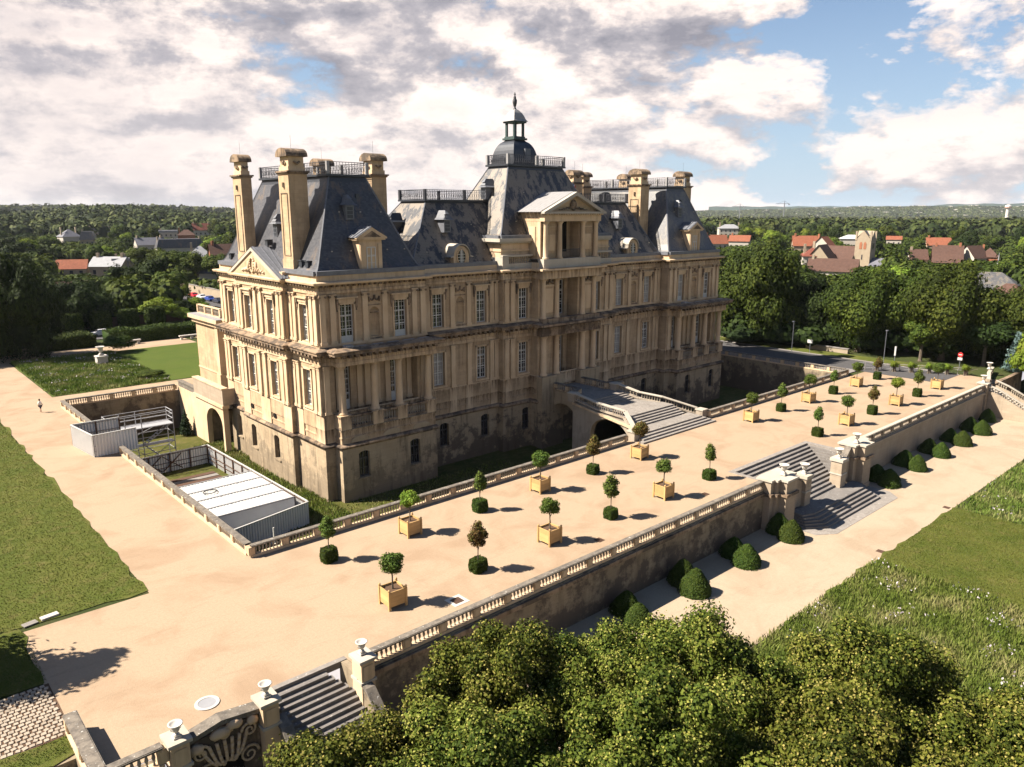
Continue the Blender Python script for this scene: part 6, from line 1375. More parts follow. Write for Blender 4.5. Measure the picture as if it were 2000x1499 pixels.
mid(37.5, 149.5, 3.2, 3.0, 'loose green shrub right of the marble vase', 0, tr=False, low=0); mid(34.8, 122.5, 1.2, 2.4, 'low bush at the court lawn corner by the moat', 0, tr=False, low=0); mid(24, 157, 3, 3.0, 'bright leafy shrub beside the dark tree trunk', 0, tr=False, low=0); mid(17, 158.5, 2.6, 3, 'leafy shrub at the left edge of the path', 0, tr=False, low=0)
# hedges: many small leaves on a long box
def hedge(name, lab, x0, x1, y0, y1, h, z=0, mt='leaf_box', n=9000):
    ax = RNG.random(n); P = np.stack([RNG.uniform(x0, x1, n), RNG.uniform(y0, y1, n), RNG.uniform(0, h, n)], 1); Nn = np.zeros((n, 3))
    tp = ax < .45; P[tp, 2] = h + RNG.normal(size=tp.sum()) * .12; Nn[tp, 2] = 1; fr = ~tp; P[fr, 1] = y0 + RNG.normal(size=fr.sum()) * .12; Nn[fr, 1] = -1
    P[:, 2] += z + .15 * np.sin(P[:, 0] * .8); Nn += unit(n) * .8; U, V = leaf_axes(Nn / np.linalg.norm(Nn, axis=1)[:, None], .17)
    q = [(x0, y0, z), (x1, y0, z), (x1, y1, z), (x0, y1, z), (x0, y0, z + h - .1), (x1, y0, z + h - .1), (x1, y1, z + h - .1), (x0, y1, z + h - .1)]
    return obj(name, quads_mesh(name, P, U, V, RNG.random(n), [M[mt]], None, (q, [(3, 2, 1, 0), (4, 5, 6, 7), (0, 1, 5, 4), (1, 2, 6, 5), (2, 3, 7, 6), (3, 0, 4, 7)])), None, None, lab, 'hedge')
hedge('hedge', 'long dark hedge behind the stone benches', 38.5, 60, 159.5, 164.5, 2.3, n=14000); hedge('hedge', 'dark hedge between the path and court road at the left', 20, 36, 158.8, 165, 2.2, n=9000)
hedge('hedge', 'green hedge beyond the brown court fence', 48, 67, 186, 188.5, 2.6, n=6000)
# court fence, cream walls
def fence(lab, x0, x1, y, h, mt, step=3):
    t = thing('court_fence', lab, 'fence', (x0, y, 0)); n = int((x1 - x0) / step)
    for i in range(n): xa, xb = x0 + (x1 - x0) * i / n, x0 + (x1 - x0) * (i + 1) / n; a = MB(); a.box(xa + .15, xb, y - .05, y + .05, .1, h); a.build('panel', M[mt], t); a = MB(); a.box(xa - .12, xa + .14, y - .12, y + .12, 0, h + .2); a.build('post', M['rust'], t)
fence('dark brown fence along the court road behind the cube trees', 20, 66, 184.0, 2.2, 'rust')
def lowwall(lab, x0, x1, y0, y1, h, m='cream', z=0):
    t = thing('garden_wall', lab, 'wall', (x0, y0, z)); a = MB(); a.box(x0, x1, y0, y1, z, z + h); a.build('wall_face', M[m], t); a = MB(); a.box(x0 - .1, x1 + .1, y0 - .1, y1 + .1, z + h, z + h + .12); a.build('coping', M['kerb'], t)
lowwall('long cream wall behind the parked cars on the avenue', 84.6, 85.1, 170, 330, 2.6); lowwall('low pale wall beneath the huge green tree', 134.9, 135.4, 80, 92, .9); lowwall('second low pale wall along the road verge', 134.9, 135.4, 60, 68, .8); lowwall('pale low wall in the shade left of the vase', 30, 41, 190, 190.5, 2.0)
# ---- cars ----
def carmeshes():
    b = MB(); pr = [(-2.1, .35), (-2.15, .7), (-1.9, .92), (-1.35, 1.0), (-.75, 1.42), (.75, 1.45), (1.35, 1.0), (2.0, .85), (2.12, .6), (2.08, .35)]
    n = len(pr); vs = []
    for s in (-1, 1):
        for x, z in pr: vs.append((x, s * (.86 if z < 1.1 else .68), z))
    b.add(vs, [tuple(range(n)), tuple(range(n, 2 * n))[::-1]] + [(i, (i + 1) % n, n + (i + 1) % n, n + i) for i in range(n)])
    g = MB()
    g.add([(-1.3, -.72, 1.03), (-.78, -.66, 1.40), (-.78, .66, 1.40), (-1.3, .72, 1.03)], [(0, 1, 2, 3)]); g.add([(1.32, -.72, 1.03), (.78, -.66, 1.42), (.78, .66, 1.42), (1.32, .72, 1.03)], [(0, 1, 2, 3)])
    for s in (-1, 1): g.add([(-1.1, s * .80, 1.03), (1.12, s * .80, 1.03), (.72, s * .71, 1.38), (-.7, s * .71, 1.38)], [(0, 1, 2, 3)])
    g.v = [(x * 1.01, y * 1.02, z + .012) for x, y, z in g.v]
    wh = MB(); wh.lathe([(.32, -.1), (.33, 0), (.32, .1)], 12); wh.v = [(x, z, y) for x, y, z in wh.v]
    lm = MB(); lm.box(2.05, 2.12, -.78, -.5, .6, .75)
    return b, g.mesh('windows', M['glass']), wh.mesh('wheel', M['iron']), lm.mesh('headlight', M['lead_pale'])
CB, CGm, CWm, CLm = carmeshes()
def car(x, y, rot, c, lab, s=1.0):
    m = flat('car_paint', c, .25, .6, .03); t = thing('parked_car', lab, 'car', (x, y, .02), rot, 'cars parked along the avenue')
    obj('body', CB.mesh('body', m), t, Matrix.Scale(s, 4), world=False); obj('windows', CGm, t, Matrix.Scale(s, 4), world=False)
    for sx in (-1.3, 1.3):
        for sy in (-.78, .78): obj('wheel', CWm, t, Matrix.Translation((sx * s, sy * s, .33 * s)), world=False)
    obj('headlight', CLm, t, world=False); obj('headlight', CLm, t, Matrix.Translation((0, 1.28, 0)), world=False)
for i, (c, lab) in enumerate([((.02, .02, .03), 'black car parked nearest the chateau corner on the avenue'), ((.025, .03, .05), 'dark hatchback parked second in the avenue row'), ((.02, .05, .25), 'bright blue car in the avenue row'), ((.6, .6, .6), 'white car between the blue and the red car'), ((.5, .02, .03), 'red car in the avenue row'),
        ((.02, .02, .03), 'black car beyond the red car by the cream wall'), ((.3, .33, .36), 'grey car further up the avenue by the wall'), ((.03, .04, .08), 'dark blue car at the far end of the parked row')]):
    car(80.6, 208 + 6.3 * i + (14 if i > 4 else 0), R(90), c, lab)
car(69.6, 196.5, R(90), (.6, .6, .6), 'white car parked on the near side of the avenue'); car(69.6, 202.8, R(90), (.5, .52, .55), 'silver car parked behind the white one on the near side'); car(40.2, 171.8, 0, (.45, .45, .46), 'pale grey car on the court road behind the vase')
# ---- street furniture by the road ----
def pole(lab, x, y, h, kind, z=0, cat='street lamp'):
    t = thing('street_lamp' if kind == 'lamp' else 'road_sign', lab, cat, (x, y, z)); a = MB(); a.bar((x, y, z), (x, y, z + h), .05, 6); a.build('pole', M['lead'], t)
    a = MB()
    if kind == 'lamp': a.bar((x, y, z + h), (x - 1.0, y - .5, z + h + .25), .05, 4); a.box(x - 1.5, x - .9, y - .7, y - .4, z + h + .2, z + h + .32); a.build('lamp_head', M['lead'], t)
    elif kind == 'panel': a.beam((x - .1, y - .5, z + h - .6), (x - .1, y + .5, z + h - .6), .06, 0, .6); a.build('sign_plate', M['sheet_top'], t)
    elif kind == 'red': a.v = []; q = MB().lathe([(.38, -.03), (.38, .03)], 14); a.add([(x - .12 + zz_ * 1, y + xx, z + h - .4 + yy) for xx, yy, zz_ in q.v], q.f); a.build('sign_disc', flat('red_sign', (.45, .02, .02)), t); b_ = MB(); b_.box(x - .2, x - .14, y - .25, y + .25, z + h - .46, z + h - .34); b_.box(x - .2, x - .14, y - .35, y + .35, z + h - 1.3, z + h - .85); b_.build('sign_bar', M['sheet_top'], t)
    else: a.box(x - .1, x + .1, y - .12, y + .12, z + h * .55, z + h); a.build('sign_plate', M['sheet_top'], t)
pole('thin street lamp left of the white notice board by the road', 128.8, 67.5, 5.6, 'lamp'); pole('thin grey lamp post behind the reddish tree by the road', 130.4, 51.8, 5.6, 'lamp'); pole('tall lamp post at the right edge beside the tiled roofs', 171.5, 44.9, 9, 'lamp')
pole('white notice board on a post by the road verge', 131, 65.2, 2.4, 'panel', cat='sign'); pole('narrow white post sign by the terrace fence', 129.2, 49.6, 3.4, 'strip', cat='sign'); pole('round red no entry sign in the shade at the right', 134.5, 41.5, 2.9, 'red', cat='sign')
t = thing('wire_fence', 'low wire fence with saplings between the terrace and road', 'fence', (126, 47, 0)); pr = None
for i in range(13):
    f_ = i / 12; p = (122.5 + 8.2 * f_, 52.6 - 13.6 * f_ ** 1.1, 0); a = MB(); a.bar(p, (p[0], p[1], 1.2), .05, 4); a.build('post', M['kerb'], t)
    if pr: a = MB(); [a.bar((pr[0], pr[1], h), (p[0], p[1], h), .02, 3) for h in (.4, .8, 1.15)]; a.build('wire', M['galv'], t)
    pr = p
for i in range(6): f_ = (i + .5) / 6; mid(123.2 + 8 * f_, 51.2 - 13 * f_, 2.0, .7, 'sapling %s from the left along the wire fence' % ORD[i], 3, grp='saplings along the wire fence')
# ---- village houses ----
WINM = MB().box(-.5, .5, -.04, .06, 0, 1.4).mesh('window', M['win_dark']); HOUSES = []
def short(l):
    w_ = l.split(); out = []
    for q in w_:
        if out and len(out) >= 2 and q in ('among', 'behind', 'in', 'beside', 'by', 'near', 'far', 'right', 'with', 'above', 'below', 'beyond', 'at', 'just', 'between', 'on', 'left'): break
        out.append(q)
    return ' '.join(out[:7])
def house(x, y, w_, d_, he, hr, kind, wm, rm, lab, rot=None, chim=1, name='house', cat='house', win_=True, base=0):
    va = math.atan2(y, x); rot = (va - math.pi / 2) if rot is None else va - math.pi / 2 + R(rot); t = thing(name, lab, cat, (x, y, base), rot)
    HOUSES.append((x, y, max(w_, d_) / 2, he, short(lab))); a = MB(); a.box(-w_ / 2, w_ / 2, -d_ / 2, d_ / 2, -1, he)
    if kind == 'gable_front': a.front([(-w_ / 2, he), (w_ / 2, he), (0, hr)], -d_ / 2, d_ / 2)
    if kind == 'gable': a.sec([(-d_ / 2, he), (d_ / 2, he), (0, hr)], -w_ / 2, w_ / 2)
    obj('wall', a.mesh('wall', M[wm]), t, world=False); a = MB(); o = .5
    if kind == 'gable': 
        k = (hr - he) / (d_ / 2) * o; a.add([(-w_ / 2 - o, -d_ / 2 - o, he - k), (w_ / 2 + o, -d_ / 2 - o, he - k), (w_ / 2 + o, 0, hr + .15), (-w_ / 2 - o, 0, hr + .15), (w_ / 2 + o, d_ / 2 + o, he - k), (-w_ / 2 - o, d_ / 2 + o, he - k)], [(0, 1, 2, 3), (3, 2, 4, 5)]); a.v = [(p[0], p[1], p[2] + .1) for p in a.v]
    elif kind == 'gable_front':
        k = (hr - he) / (w_ / 2) * o; a.add([(-w_ / 2 - o, -d_ / 2 - o, he - k), (-w_ / 2 - o, d_ / 2 + o, he - k), (0, d_ / 2 + o, hr + .15), (0, -d_ / 2 - o, hr + .15), (w_ / 2 + o, d_ / 2 + o, he - k), (w_ / 2 + o, -d_ / 2 - o, he - k)], [(0, 1, 2, 3), (3, 2, 4, 5)]); a.v = [(p[0], p[1], p[2] + .1) for p in a.v]
    elif kind == 'hip':
        r_ = max(0, (w_ - d_) / 2); a.add([(-w_ / 2 - o, -d_ / 2 - o, he), (w_ / 2 + o, -d_ / 2 - o, he), (w_ / 2 + o, d_ / 2 + o, he), (-w_ / 2 - o, d_ / 2 + o, he), (-r_, 0, hr), (r_, 0, hr)], [(0, 1, 5, 4), (1, 2, 5), (2, 3, 4, 5), (3, 0, 4), (3, 2, 1, 0)])
    elif kind == 'mansard': a.frus(-w_ / 2 - .3, w_ / 2 + .3, -d_ / 2 - .3, d_ / 2 + .3, he, -w_ / 2 + 1.2, w_ / 2 - 1.2, -d_ / 2 + 1.2, d_ / 2 - 1.2, hr)
    else: a.box(-w_ / 2 - .4, w_ / 2 + .4, -d_ / 2 - .4, d_ / 2 + .4, he, hr)
    ro = obj('roof', a.mesh('roof', M[rm]), t, world=False)
    for i in range(chim): a = MB(); xx = (-w_ / 2 + 1.2) if i == 0 else (w_ / 2 - 1.2); a.box(xx - .45, xx + .45, -.5, .5, he, hr + 1.5); obj('chimney', a.mesh('chimney', M['brick' if wm == 'brick' or rm == 'orange_tile' else 'cream']), t, world=False)
    if win_:
        n = max(2, int(w_ / 3)); 
        for fl in range(max(1, int(he / 3))):
            for i in range(n): obj('window', WINM, t, Matrix.Translation((-w_ / 2 + w_ * (i + .5) / n, -d_ / 2 - .03, .9 + fl * 2.9)), world=False)
    return t
H = house
H(129, 609, 12, 11, 8.2, 13.2, 'hip', 'render', 'grey_roof', 'white villa with pyramid grey roof among trees, far left', 20, 2); H(136, 588, 9, 9, 6.5, 12, 'mansard', 'cream', 'slate', 'dark blue slate mansard beside the white villa', -10, 1)
H(167, 683, 16, 9, 9, 12.6, 'hip', 'cream', 'grey_roof', 'pale house with grey hipped roof behind the slate mansard', 10, 2); H(150, 760, 30, 10, 10.5, 13.5, 'gable', 'render', 'zinc', 'long grey roof far behind the white villa', 5, 2)
H(201, 625, 13, 9, 9.5, 11.2, 'flat', 'render', 'zinc', 'white flat roofed house in the left distance', 0, 1); H(139, 466, 15, 9, 7.0, 10.6, 'gable', 'render', 'grey_roof', 'white house with shallow gables left of the slate mansard row', 15, 2)
H(148, 444, 24, 10, 5.5, 10.4, 'mansard', 'render', 'slate', 'long dark slate mansard house with white end wall', 8, 2); H(239, 659, 14, 9, 10.5, 15.5, 'gable', 'render', 'red_tile', 'pinkish red roofed house near the left chateau chimneys', 12, 2); H(206, 600, 12, 9, 8, 12, 'hip', 'brick', 'brown_tile', 'brown roofed house left of the pink roofed one', 0, 1)
H(64, 302, 9, 8, 6.0, 8.6, 'gable', 'cream', 'orange_tile', 'small orange roof left of the stepped grey gable', -10, 0)
H(75, 297, 11, 9, 6.6, 9.4, 'gable', 'cream', 'zinc', 'grey stepped gable house with two tall chimneys at the left', -28, 2); H(78, 296, 5, 4, 8.2, 9.0, 'flat', 'kerb', 'zinc', 'square grey chimney block on the stepped gable house', 0, 2, win_=False)
H(120, 335, 9, 8, 6.5, 10.8, 'hip', 'cream', 'zinc', 'pale pointed grey roof by the left chateau corner', 0, 1); H(117, 300, 11, 8, 8, 12.6, 'gable', 'brick', 'brown_tile', 'dark red roof beside the left chateau eaves', 10, 1)
H(48, 225, 9, 7, 4.4, 7.2, 'gable', 'cream', 'brown_tile', 'small sunlit cream house among the dark trees', 20, 0); H(98, 262, 12, 8, 5, 8, 'hip', 'render', 'grey_roof', 'white gate house with tall openings beyond the avenue wall', 80, 1)
# right village
CHR = thing('church', 'pale stone church with saddleback tower among the trees', 'church', (333, 145, 0), math.atan2(145, 333) - math.pi / 2 + R(-18))
a = MB(); a.box(-3.2, 3.2, -3.2, 3.2, -1, 13.2); a.front([(-3.2, 13.2), (3.2, 13.2), (0, 17.2)], -3.2, 3.2); a.sec([(-3.2, 13.2), (3.2, 13.2), (0, 17.2)], -3.2, 3.2); obj('tower', a.mesh('tower', M['cream']), CHR, world=False)
a = MB(); 
for sx in (-1, 1):
    for sy in (-1, 1): a.box(sx * 3.0 - .35, sx * 3.0 + .35, sy * 3.0 - .35, sy * 3.0 + .35, 13.2, 17.0); 
obj('pinnacle', a.mesh('pinnacle', M['cream']), CHR, world=False)
a = MB(); a.add([(-3.3, -2.6, 13.9), (0, -2.6, 17.35), (0, 2.6, 17.35), (-3.3, 2.6, 13.9), (3.3, -2.6, 13.9), (3.3, 2.6, 13.9)], [(0, 1, 2, 3), (1, 4, 5, 2)]); obj('tower_roof', a.mesh('tower_roof', M['grey_roof']), CHR, world=False)
for sx in (-.85, .85): a = MB(); a.front([(sx - .55, 9.6), (sx + .55, 9.6), (sx + .55, 12.0), (sx, 12.7), (sx - .55, 12.0)], -3.3, -3.15); obj('belfry_window', a.mesh('belfry_window', M['brick']), CHR, world=False)
a = MB(); a.box(3.18, 3.3, -1, 1, 9.6, 12); a.box(-.2, .2, -3.3, -3.15, 5.2, 7.2); obj('slit_window', a.mesh('slit_window', M['win_dark']), CHR, world=False)
a = MB(); a.box(-20, -3.2, -5, 6, -1, 5.2); a.sec([(-5, 5.2), (6, 5.2), (.5, 10.2)], -20, -3.2); obj('nave', a.mesh('nave', M['cream']), CHR, world=False)
a = MB(); a.add([(-19.4, -5.5, 5.0), (-3.3, -5.5, 5.0), (-3.3, .5, 10.6), (-19.4, .5, 10.6), (-3.3, 6.5, 5), (-19.4, 6.5, 5)], [(0, 1, 2, 3), (3, 2, 4, 5)]); obj('nave_roof', a.mesh('nave_roof', M['brown_tile']), CHR, world=False)
a = MB(); a.box(3.2, 12, -4, 5, -1, 2.6); a.sec([(-4, 2.6), (5, 2.6), (.5, 5.6)], 3.2, 12); obj('chancel', a.mesh('chancel', M['cream']), CHR, world=False); a = MB(); a.add([(3.2, -4.5, 2.6), (12.4, -4.5, 2.6), (12.4, .5, 5.9), (3.2, .5, 5.9)], [(0, 1, 2, 3)]); obj('chancel_roof', a.mesh('chancel_roof', M['grey_roof']), CHR, world=False)
HOUSES.append((333, 145, 8, 4, 'church tower')); HOUSES.append((325, 152, 9, 4, 'church nave'))
H(319, 157, 9.5, 12, 5.4, 11.2, 'gable_front', 'cream', 'brown_tile', 'pale stone gabled hall with round window left of the church tower', -15, 1); H(284, 135, 17, 9, 3.6, 7.6, 'gable', 'render', 'brown_tile', 'long low brown roofed house in front of the church', -6, 1)
H(316, 160, 8.5, 8.5, 6.6, 10.2, 'hip', 'render', 'red_tile', 'white house with a dark red hipped roof left of the church', 10, 1); H(387, 190, 8, 9, 8.4, 12.4, 'gable_front', 'render', 'orange_tile', 'small white gabled house with orange roof behind the church', -20, 1)
H(399, 207, 12, 8, 7.5, 12.2, 'gable', 'cream', 'orange_tile', 'bright orange roofed house behind the huge green tree', 8, 1); H(477, 217, 13, 9, 8.8, 11.2, 'hip', 'render', 'sheet_top', 'white villa with curved pale roof behind the tower', 5, 0)
H(403, 136, 12.5, 9, 3.2, 9.2, 'gable', 'brick', 'brown_tile', 'brown roof between two orange brick chimney stacks', 4, 2); H(396, 134, 11, 7, 2.0, 5.5, 'gable', 'cream', 'brown_tile', 'lower brown roof in front of the orange chimney house', 4, 0)
H(507, 177, 13, 9, 5.5, 9.6, 'gable', 'cream', 'orange_tile', 'orange roof in the trees above the brown roofed house', 10, 1); H(539, 216, 9, 7, 7, 9.0, 'gable', 'render', 'orange_tile', 'tiny orange roof right of the church tower', 0, 0)
H(413, 128, 9, 10, 3.8, 9.0, 'gable_front', 'render', 'brown_tile', 'brown roofed house with white gable right of the orange chimneys', -35, 0); H(420, 123, 8, 9, 3.8, 8.2, 'hip', 'brick', 'brown_tile', 'reddish brown roof at the right end of the village row', 0, 1)
H(404, 150, 8, 8, 2.6, 6.8, 'gable', 'render', 'brown_tile', 'small brown roof with white chimney left of the orange chimneys', 15, 1); H(261, 75, 17, 12, 2.6, 7.4, 'hip', 'cream', 'slate_mix', 'large grey slate roof at the right edge', -4, 1)
H(232, 62, 12, 10, 2.2, 6.6, 'hip', 'render', 'brown_tile', 'brown hipped roof below the grey slate roof at the right edge', -12, 0); H(226, 66, 8, 7, -.2, 3.6, 'gable', 'brick', 'red_tile', 'red tiled lean-to roof at the lower right of the village', 30, 0)
H(543, 346, 17, 10, 12.2, 15.4, 'hip', 'render', 'zinc', 'white mansion with grey roof far right of the chateau', 10, 2); H(406, 268, 13, 8, 6.6, 11.2, 'gable', 'render', 'orange_tile', 'orange roofs just beside the right chateau eaves', 20, 1); H(424, 262, 12, 8, 7.6, 10.8, 'gable', 'render', 'orange_tile', 'second orange roof above the huge green tree', -10, 1)
H(743, 208, 14, 9, 9.6, 12.6, 'hip', 'cream', 'grey_roof', 'pale manor with grey roof near the right horizon', 0, 2); H(690, 262, 10, 8, 7, 9.5, 'gable', 'render', 'orange_tile', 'far small orange roof near the horizon', 0, 0)
t = thing('church_spire', 'thin grey spire rising behind the slate roof at the right', 'spire', (297, 84, 0)); a = MB(); a.lathe([(1.6, -1), (1.5, 6), (.5, 6.6), (.25, 8.5), (.05, 11.6)], 8); obj('spire', a.mesh('spire', M['zinc']), t, world=False)
# ---- scattered trees (each its own thing) ----
def ang(x, y): return math.atan2(y, x)
def clear(x, y, r, top):
    """largest allowed top so that the houses behind stay in view"""
    d = math.hypot(x, y); a0 = ang(x, y); lim = top
    for hx, hy, hw, he, _ in HOUSES:
        D_ = math.hypot(hx, hy); da = abs(ang(hx, hy) - a0)
        if math.hypot(hx - x, hy - y) < hw + r * .8: return 0
        if d < D_ and da < (hw * .85) / D_ + (r * .75) / d: lim = min(lim, 25 - (25 - he * .62) * d / D_)
    return lim
cnt = 0; placed = []; SEEN = {}
KN = ['dense green garden tree', 'dark evergreen garden tree', 'rounded green garden tree', 'bright yellow-green garden tree', 'tall green garden tree', 'deep green garden tree']
SECT = [('left', R(48.19 + 35.5), R(48.19 + 16.5), 175, 720), ('right', R(48.19 - 14), R(48.19 - 35.5), 165, 720)]
tries = 0
while cnt < 292 and tries < 9000:
    tries += 1; sname, a0, a1, d0, d1 = SECT[tries % 2]; aa = a0 + (a1 - a0) * RNG.random(); d = d0 * (d1 / d0) ** RNG.random(); x, y = d * math.cos(aa), d * math.sin(aa)
    r = RNG.uniform(3.6, 6.6) * (1 + d / 2600); top = RNG.uniform(9, 15) + d / 170
    if sname == 'left' and ((64 < x < 88 and y < 420) or y < 186 or (x < 86 and 160 < y < 178)): continue
    if sname == 'right' and x < 157: continue
    if any((px_ - x) ** 2 + (py_ - y) ** 2 < (.62 * (r + pr_)) ** 2 for px_, py_, pr_ in placed): continue
    top = clear(x, y, r, top)
    if top < 3.5: continue
    placed.append((x, y, r)); k = int(RNG.integers(0, 6)); pd = (d, aa)
    hx, hy, hw, he, hl = min(HOUSES, key=lambda h_: (h_[0] - x) ** 2 + (h_[1] - y) ** 2); da = aa - math.atan2(hy, hx); dh = math.hypot(hx, hy)
    rel = ('just left of' if da > 0 else 'just right of') if abs(da) * dh > abs(d - dh) * .6 else ('behind' if d > dh else 'in front of')
    kn = 'pointed dark conifer' if cnt % 14 == 5 else KN[k]; key = (kn, rel, hl); SEEN[key] = SEEN.get(key, 0) + 1; q = SEEN[key]
    lab = (kn if q == 1 else '%s %s' % (('second', 'third', 'fourth', 'fifth', 'sixth', 'seventh', 'eighth', 'ninth', 'tenth', 'eleventh', 'twelfth')[min(q, 12) - 2], kn)) + ' ' + rel + ' the ' + hl
    g_ = kn + 's in the village gardens'
    if cnt % 14 == 5: fir(x, y, min(top, 17), lab, 0, grp=g_)
    else: mid(x, y, top, r, lab, k, grp=g_, tr=d < 420)
    cnt += 1
# far wood that reads as one mass
def mass(name, n, dr, az, zb, hr, rr, sz, per, mt, zf=None, seed=0):
    dd = dr[0] * (dr[1] / dr[0]) ** RNG.random(n); aa = R(az[0]) + (R(az[1]) - R(az[0])) * RNG.random(n); X = dd * np.cos(aa); Y = dd * np.sin(aa); r = RNG.uniform(*rr, n); h = RNG.uniform(*hr, n); Z = np.full(n, zb * 1.0)
    if zf is not None: Z = Z + zf(X, Y, dd, aa)
    if name == 'garden_wood':
        keep = np.ones(n, bool)
        for i in range(n):
            q = clear(X[i], Y[i], r[i], h[i]); h[i] = q
            if q < 4 or (60 < X[i] < 89 and Y[i] < 430) or (X[i] < 143 and Y[i] < 120) or (X[i] < 100 and Y[i] < 186): keep[i] = False
        X, Y, r, h, Z = X[keep], Y[keep], r[keep], h[keep], Z[keep]; n = len(X)
    d = unit(n * per); d[:, 2] = np.abs(d[:, 2]) * 1.0 - .15; C_ = np.repeat(np.stack([X, Y, Z + h * .5], 1), per, 0); S = np.repeat(np.stack([r, r, h * .5], 1), per, 0)
    lump = 1 + .22 * np.sin(d[:, :1] * 5 + C_[:, :1]) * np.sin(d[:, 1:2] * 5 + C_[:, 1:2]); P = C_ + d * S * lump * RNG.uniform(.85, 1.08, (n * per, 1))
    nn = d + unit(n * per) * .32; nn /= np.linalg.norm(nn, axis=1)[:, None]; U, V = leaf_axes(nn, sz, .8)
    ti = np.clip(np.repeat(RNG.random(n), per) * .65 + RNG.random(n * per) * .35, 0, 1); v, f = ICO1; v = np.array(v)
    ex = (np.stack([X, Y, Z + h * .45], 1)[:, None, :] + v[None] * np.stack([r, r, h * .5], 1)[:, None, :] * .72).reshape(-1, 3); fx = (np.array(f)[None] + (np.arange(n) * len(v))[:, None, None]).reshape(-1, 3)
    m = quads_mesh(name, P, U, V, ti, [M[mt]], None, (ex, fx)); return obj(name, m, None, None, kind='stuff')
mass('added_shade_shrubs', 90, (150, 176), (12, 32), 0, (3, 6), (2.5, 4), .45, 120, 'leaf_dark'); mass('garden_wood', 260, (158, 240), (8, 33), 0, (5, 9), (3.5, 6), .6, 90, 'leaf'); mass('garden_wood', 1500, (175, 760), (11, 33.8), 0, (6, 12), (3.5, 6), .65, 84, 'leaf'); mass('garden_wood', 1300, (195, 760), (64.6, 86), 0, (6, 12), (3.5, 6), .65, 84, 'leaf')  # first mass: dark shrubs added to stand for shade under the roadside trees
mass('distant_wood', 5200, (700, 2300), (8, 88), 0, (13, 21), (6, 14), 1.9, 34, 'leaf_far', zf=lambda X, Y, d, a: np.clip((a - R(60)) / R(12), 0, 1) * np.clip((d - 750) / 400, 0, 1) * (13 + 4 * np.sin(a * 30)) - 9 * (a < R(58)) * np.clip((d - 900) / 900, 0, 1))
mass('distant_wood', 5200, (2200, 4300), (8, 88), 0, (13, 22), (14, 24), 6, 12, 'leaf_far', zf=lambda X, Y, d, a: np.clip((a - R(60)) / R(12), 0, 1) * 24 - 13 * (a < R(58)))
# rising ground under the left wood, hills on the right
def ridge(name, d0, a0, a1, hf, depth, m, n=60, kind='structure'):
    b = MB(); vs = []
    for i in range(n + 1):
        a_ = R(a0 + (a1 - a0) * i / n)
        for k, (dd, s) in enumerate(((d0, 0), (d0 + depth * .35, .8), (d0 + depth * .5, 1), (d0 + depth * .7, .8), (d0 + depth, 0))): vs.append((dd * math.cos(a_), dd * math.sin(a_), -1 + hf(math.degrees(a_)) * s * (1 + .04 * math.sin(i * 1.7 + k))))
    b.add(vs, [(i * 5 + k, (i + 1) * 5 + k, (i + 1) * 5 + k + 1, i * 5 + k + 1) for i in range(n) for k in range(4)]); o = b.build(name, m); o['kind'] = kind; return o
ridge('rising_ground', 750, 60, 92, lambda a_: 15 * min(1, max(0, (a_ - 60) / 10)), 4000, M['ground'])
def hh(a_):
    t_ = (33.5 - a_) / 20; return 30 + 32 * min(1, max(0, t_ * 1.9)) + 3 * math.sin(a_ * 1.9)
ridge('hills', 4400, 6, 36, hh, 2600, M['hill'], 90); ridge('hills', 5450, 4, 34, lambda a_: 66 + 14 * math.sin((a_ - 9) * .22) * (a_ < 20), 1400, M['hill'], 60)
n = 900; aa = R(11) + R(23.5) * RNG.random(n); s = RNG.random(n); dd = 4450 + 1000 * s; hb = MB()
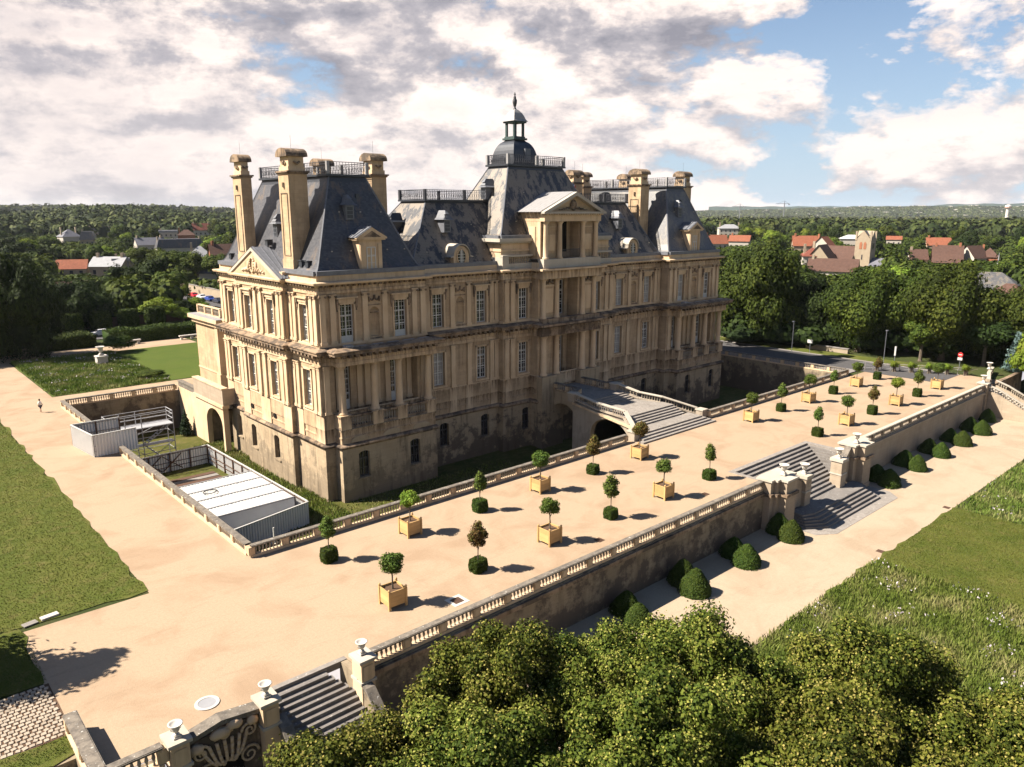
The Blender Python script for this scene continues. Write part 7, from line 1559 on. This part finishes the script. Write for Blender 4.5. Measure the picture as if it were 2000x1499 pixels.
for i in range(n):
    x, y = dd[i] * math.cos(aa[i]), dd[i] * math.sin(aa[i]); z = (hh(math.degrees(aa[i])) * .8 / 910 * (dd[i] - 4400)) - 1; w_ = RNG.uniform(4, 11); hb.M = RZ(x, y, z, aa[i]); hb.box(-5, 5, -w_, w_, -4, RNG.uniform(4, 9))
hb.M = None; o = hb.build('hillside_town', M['town']); o['kind'] = 'stuff'
mass('hill_trees', 4200, (4420, 5500), (8, 35.5), 0, (10, 16), (12, 22), 6, 10, 'leaf_far', zf=lambda X, Y, d, a: np.array([hh(math.degrees(q)) for q in a]) * .8 / 910 * np.clip(d - 4400, 0, 900) - 4)
# water tower and cranes on the horizon
t = thing('water_tower', 'white tapered tower on the horizon at the far right', 'tower', (2855, 801, 0)); a = MB(); a.lathe([(7, 0), (5, 12), (5, 34), (9, 40), (9, 45), (3, 48)], 12); obj('shaft', a.mesh('shaft', M['town']), t, world=False); a = MB(); a.lathe([(9.3, 37.5), (9.4, 40)], 12); obj('ring', a.mesh('ring', M['brick']), t, world=False)
for lab, x, y, h in (('tall tower crane on the horizon right of the chateau', 2318, 1280, 60), ('smaller tower crane on the horizon close to the chateau', 2301, 1430, 52)):
    t = thing('tower_crane', lab, 'crane', (x, y, 0)); a = MB(); a.box(-1.1, 1.1, -1.1, 1.1, 0, h - 6); obj('mast', a.mesh('mast', M['lead']), t, world=False)
    a = MB(); va = math.atan2(y, x) + math.pi / 2; c_, s_ = math.cos(va), math.sin(va); a.bar((-14 * c_, -14 * s_, h - 9), (26 * c_, 26 * s_, h - 9), .9, 4); a.bar((0, 0, h - 9), (0, 0, h), .8, 4); a.bar((0, 0, h), (20 * c_, 20 * s_, h - 8.4), .35, 3); a.bar((0, 0, h), (-12 * c_, -12 * s_, h - 8.4), .35, 3); obj('jib', a.mesh('jib', M['lead']), t, world=False)
    a = MB(); a.box(-14 * c_ - 2, -14 * c_ + 2, -14 * s_ - 2, -14 * s_ + 2, h - 13, h - 9.5); obj('counterweight', a.mesh('counterweight', M['lead']), t, world=False)
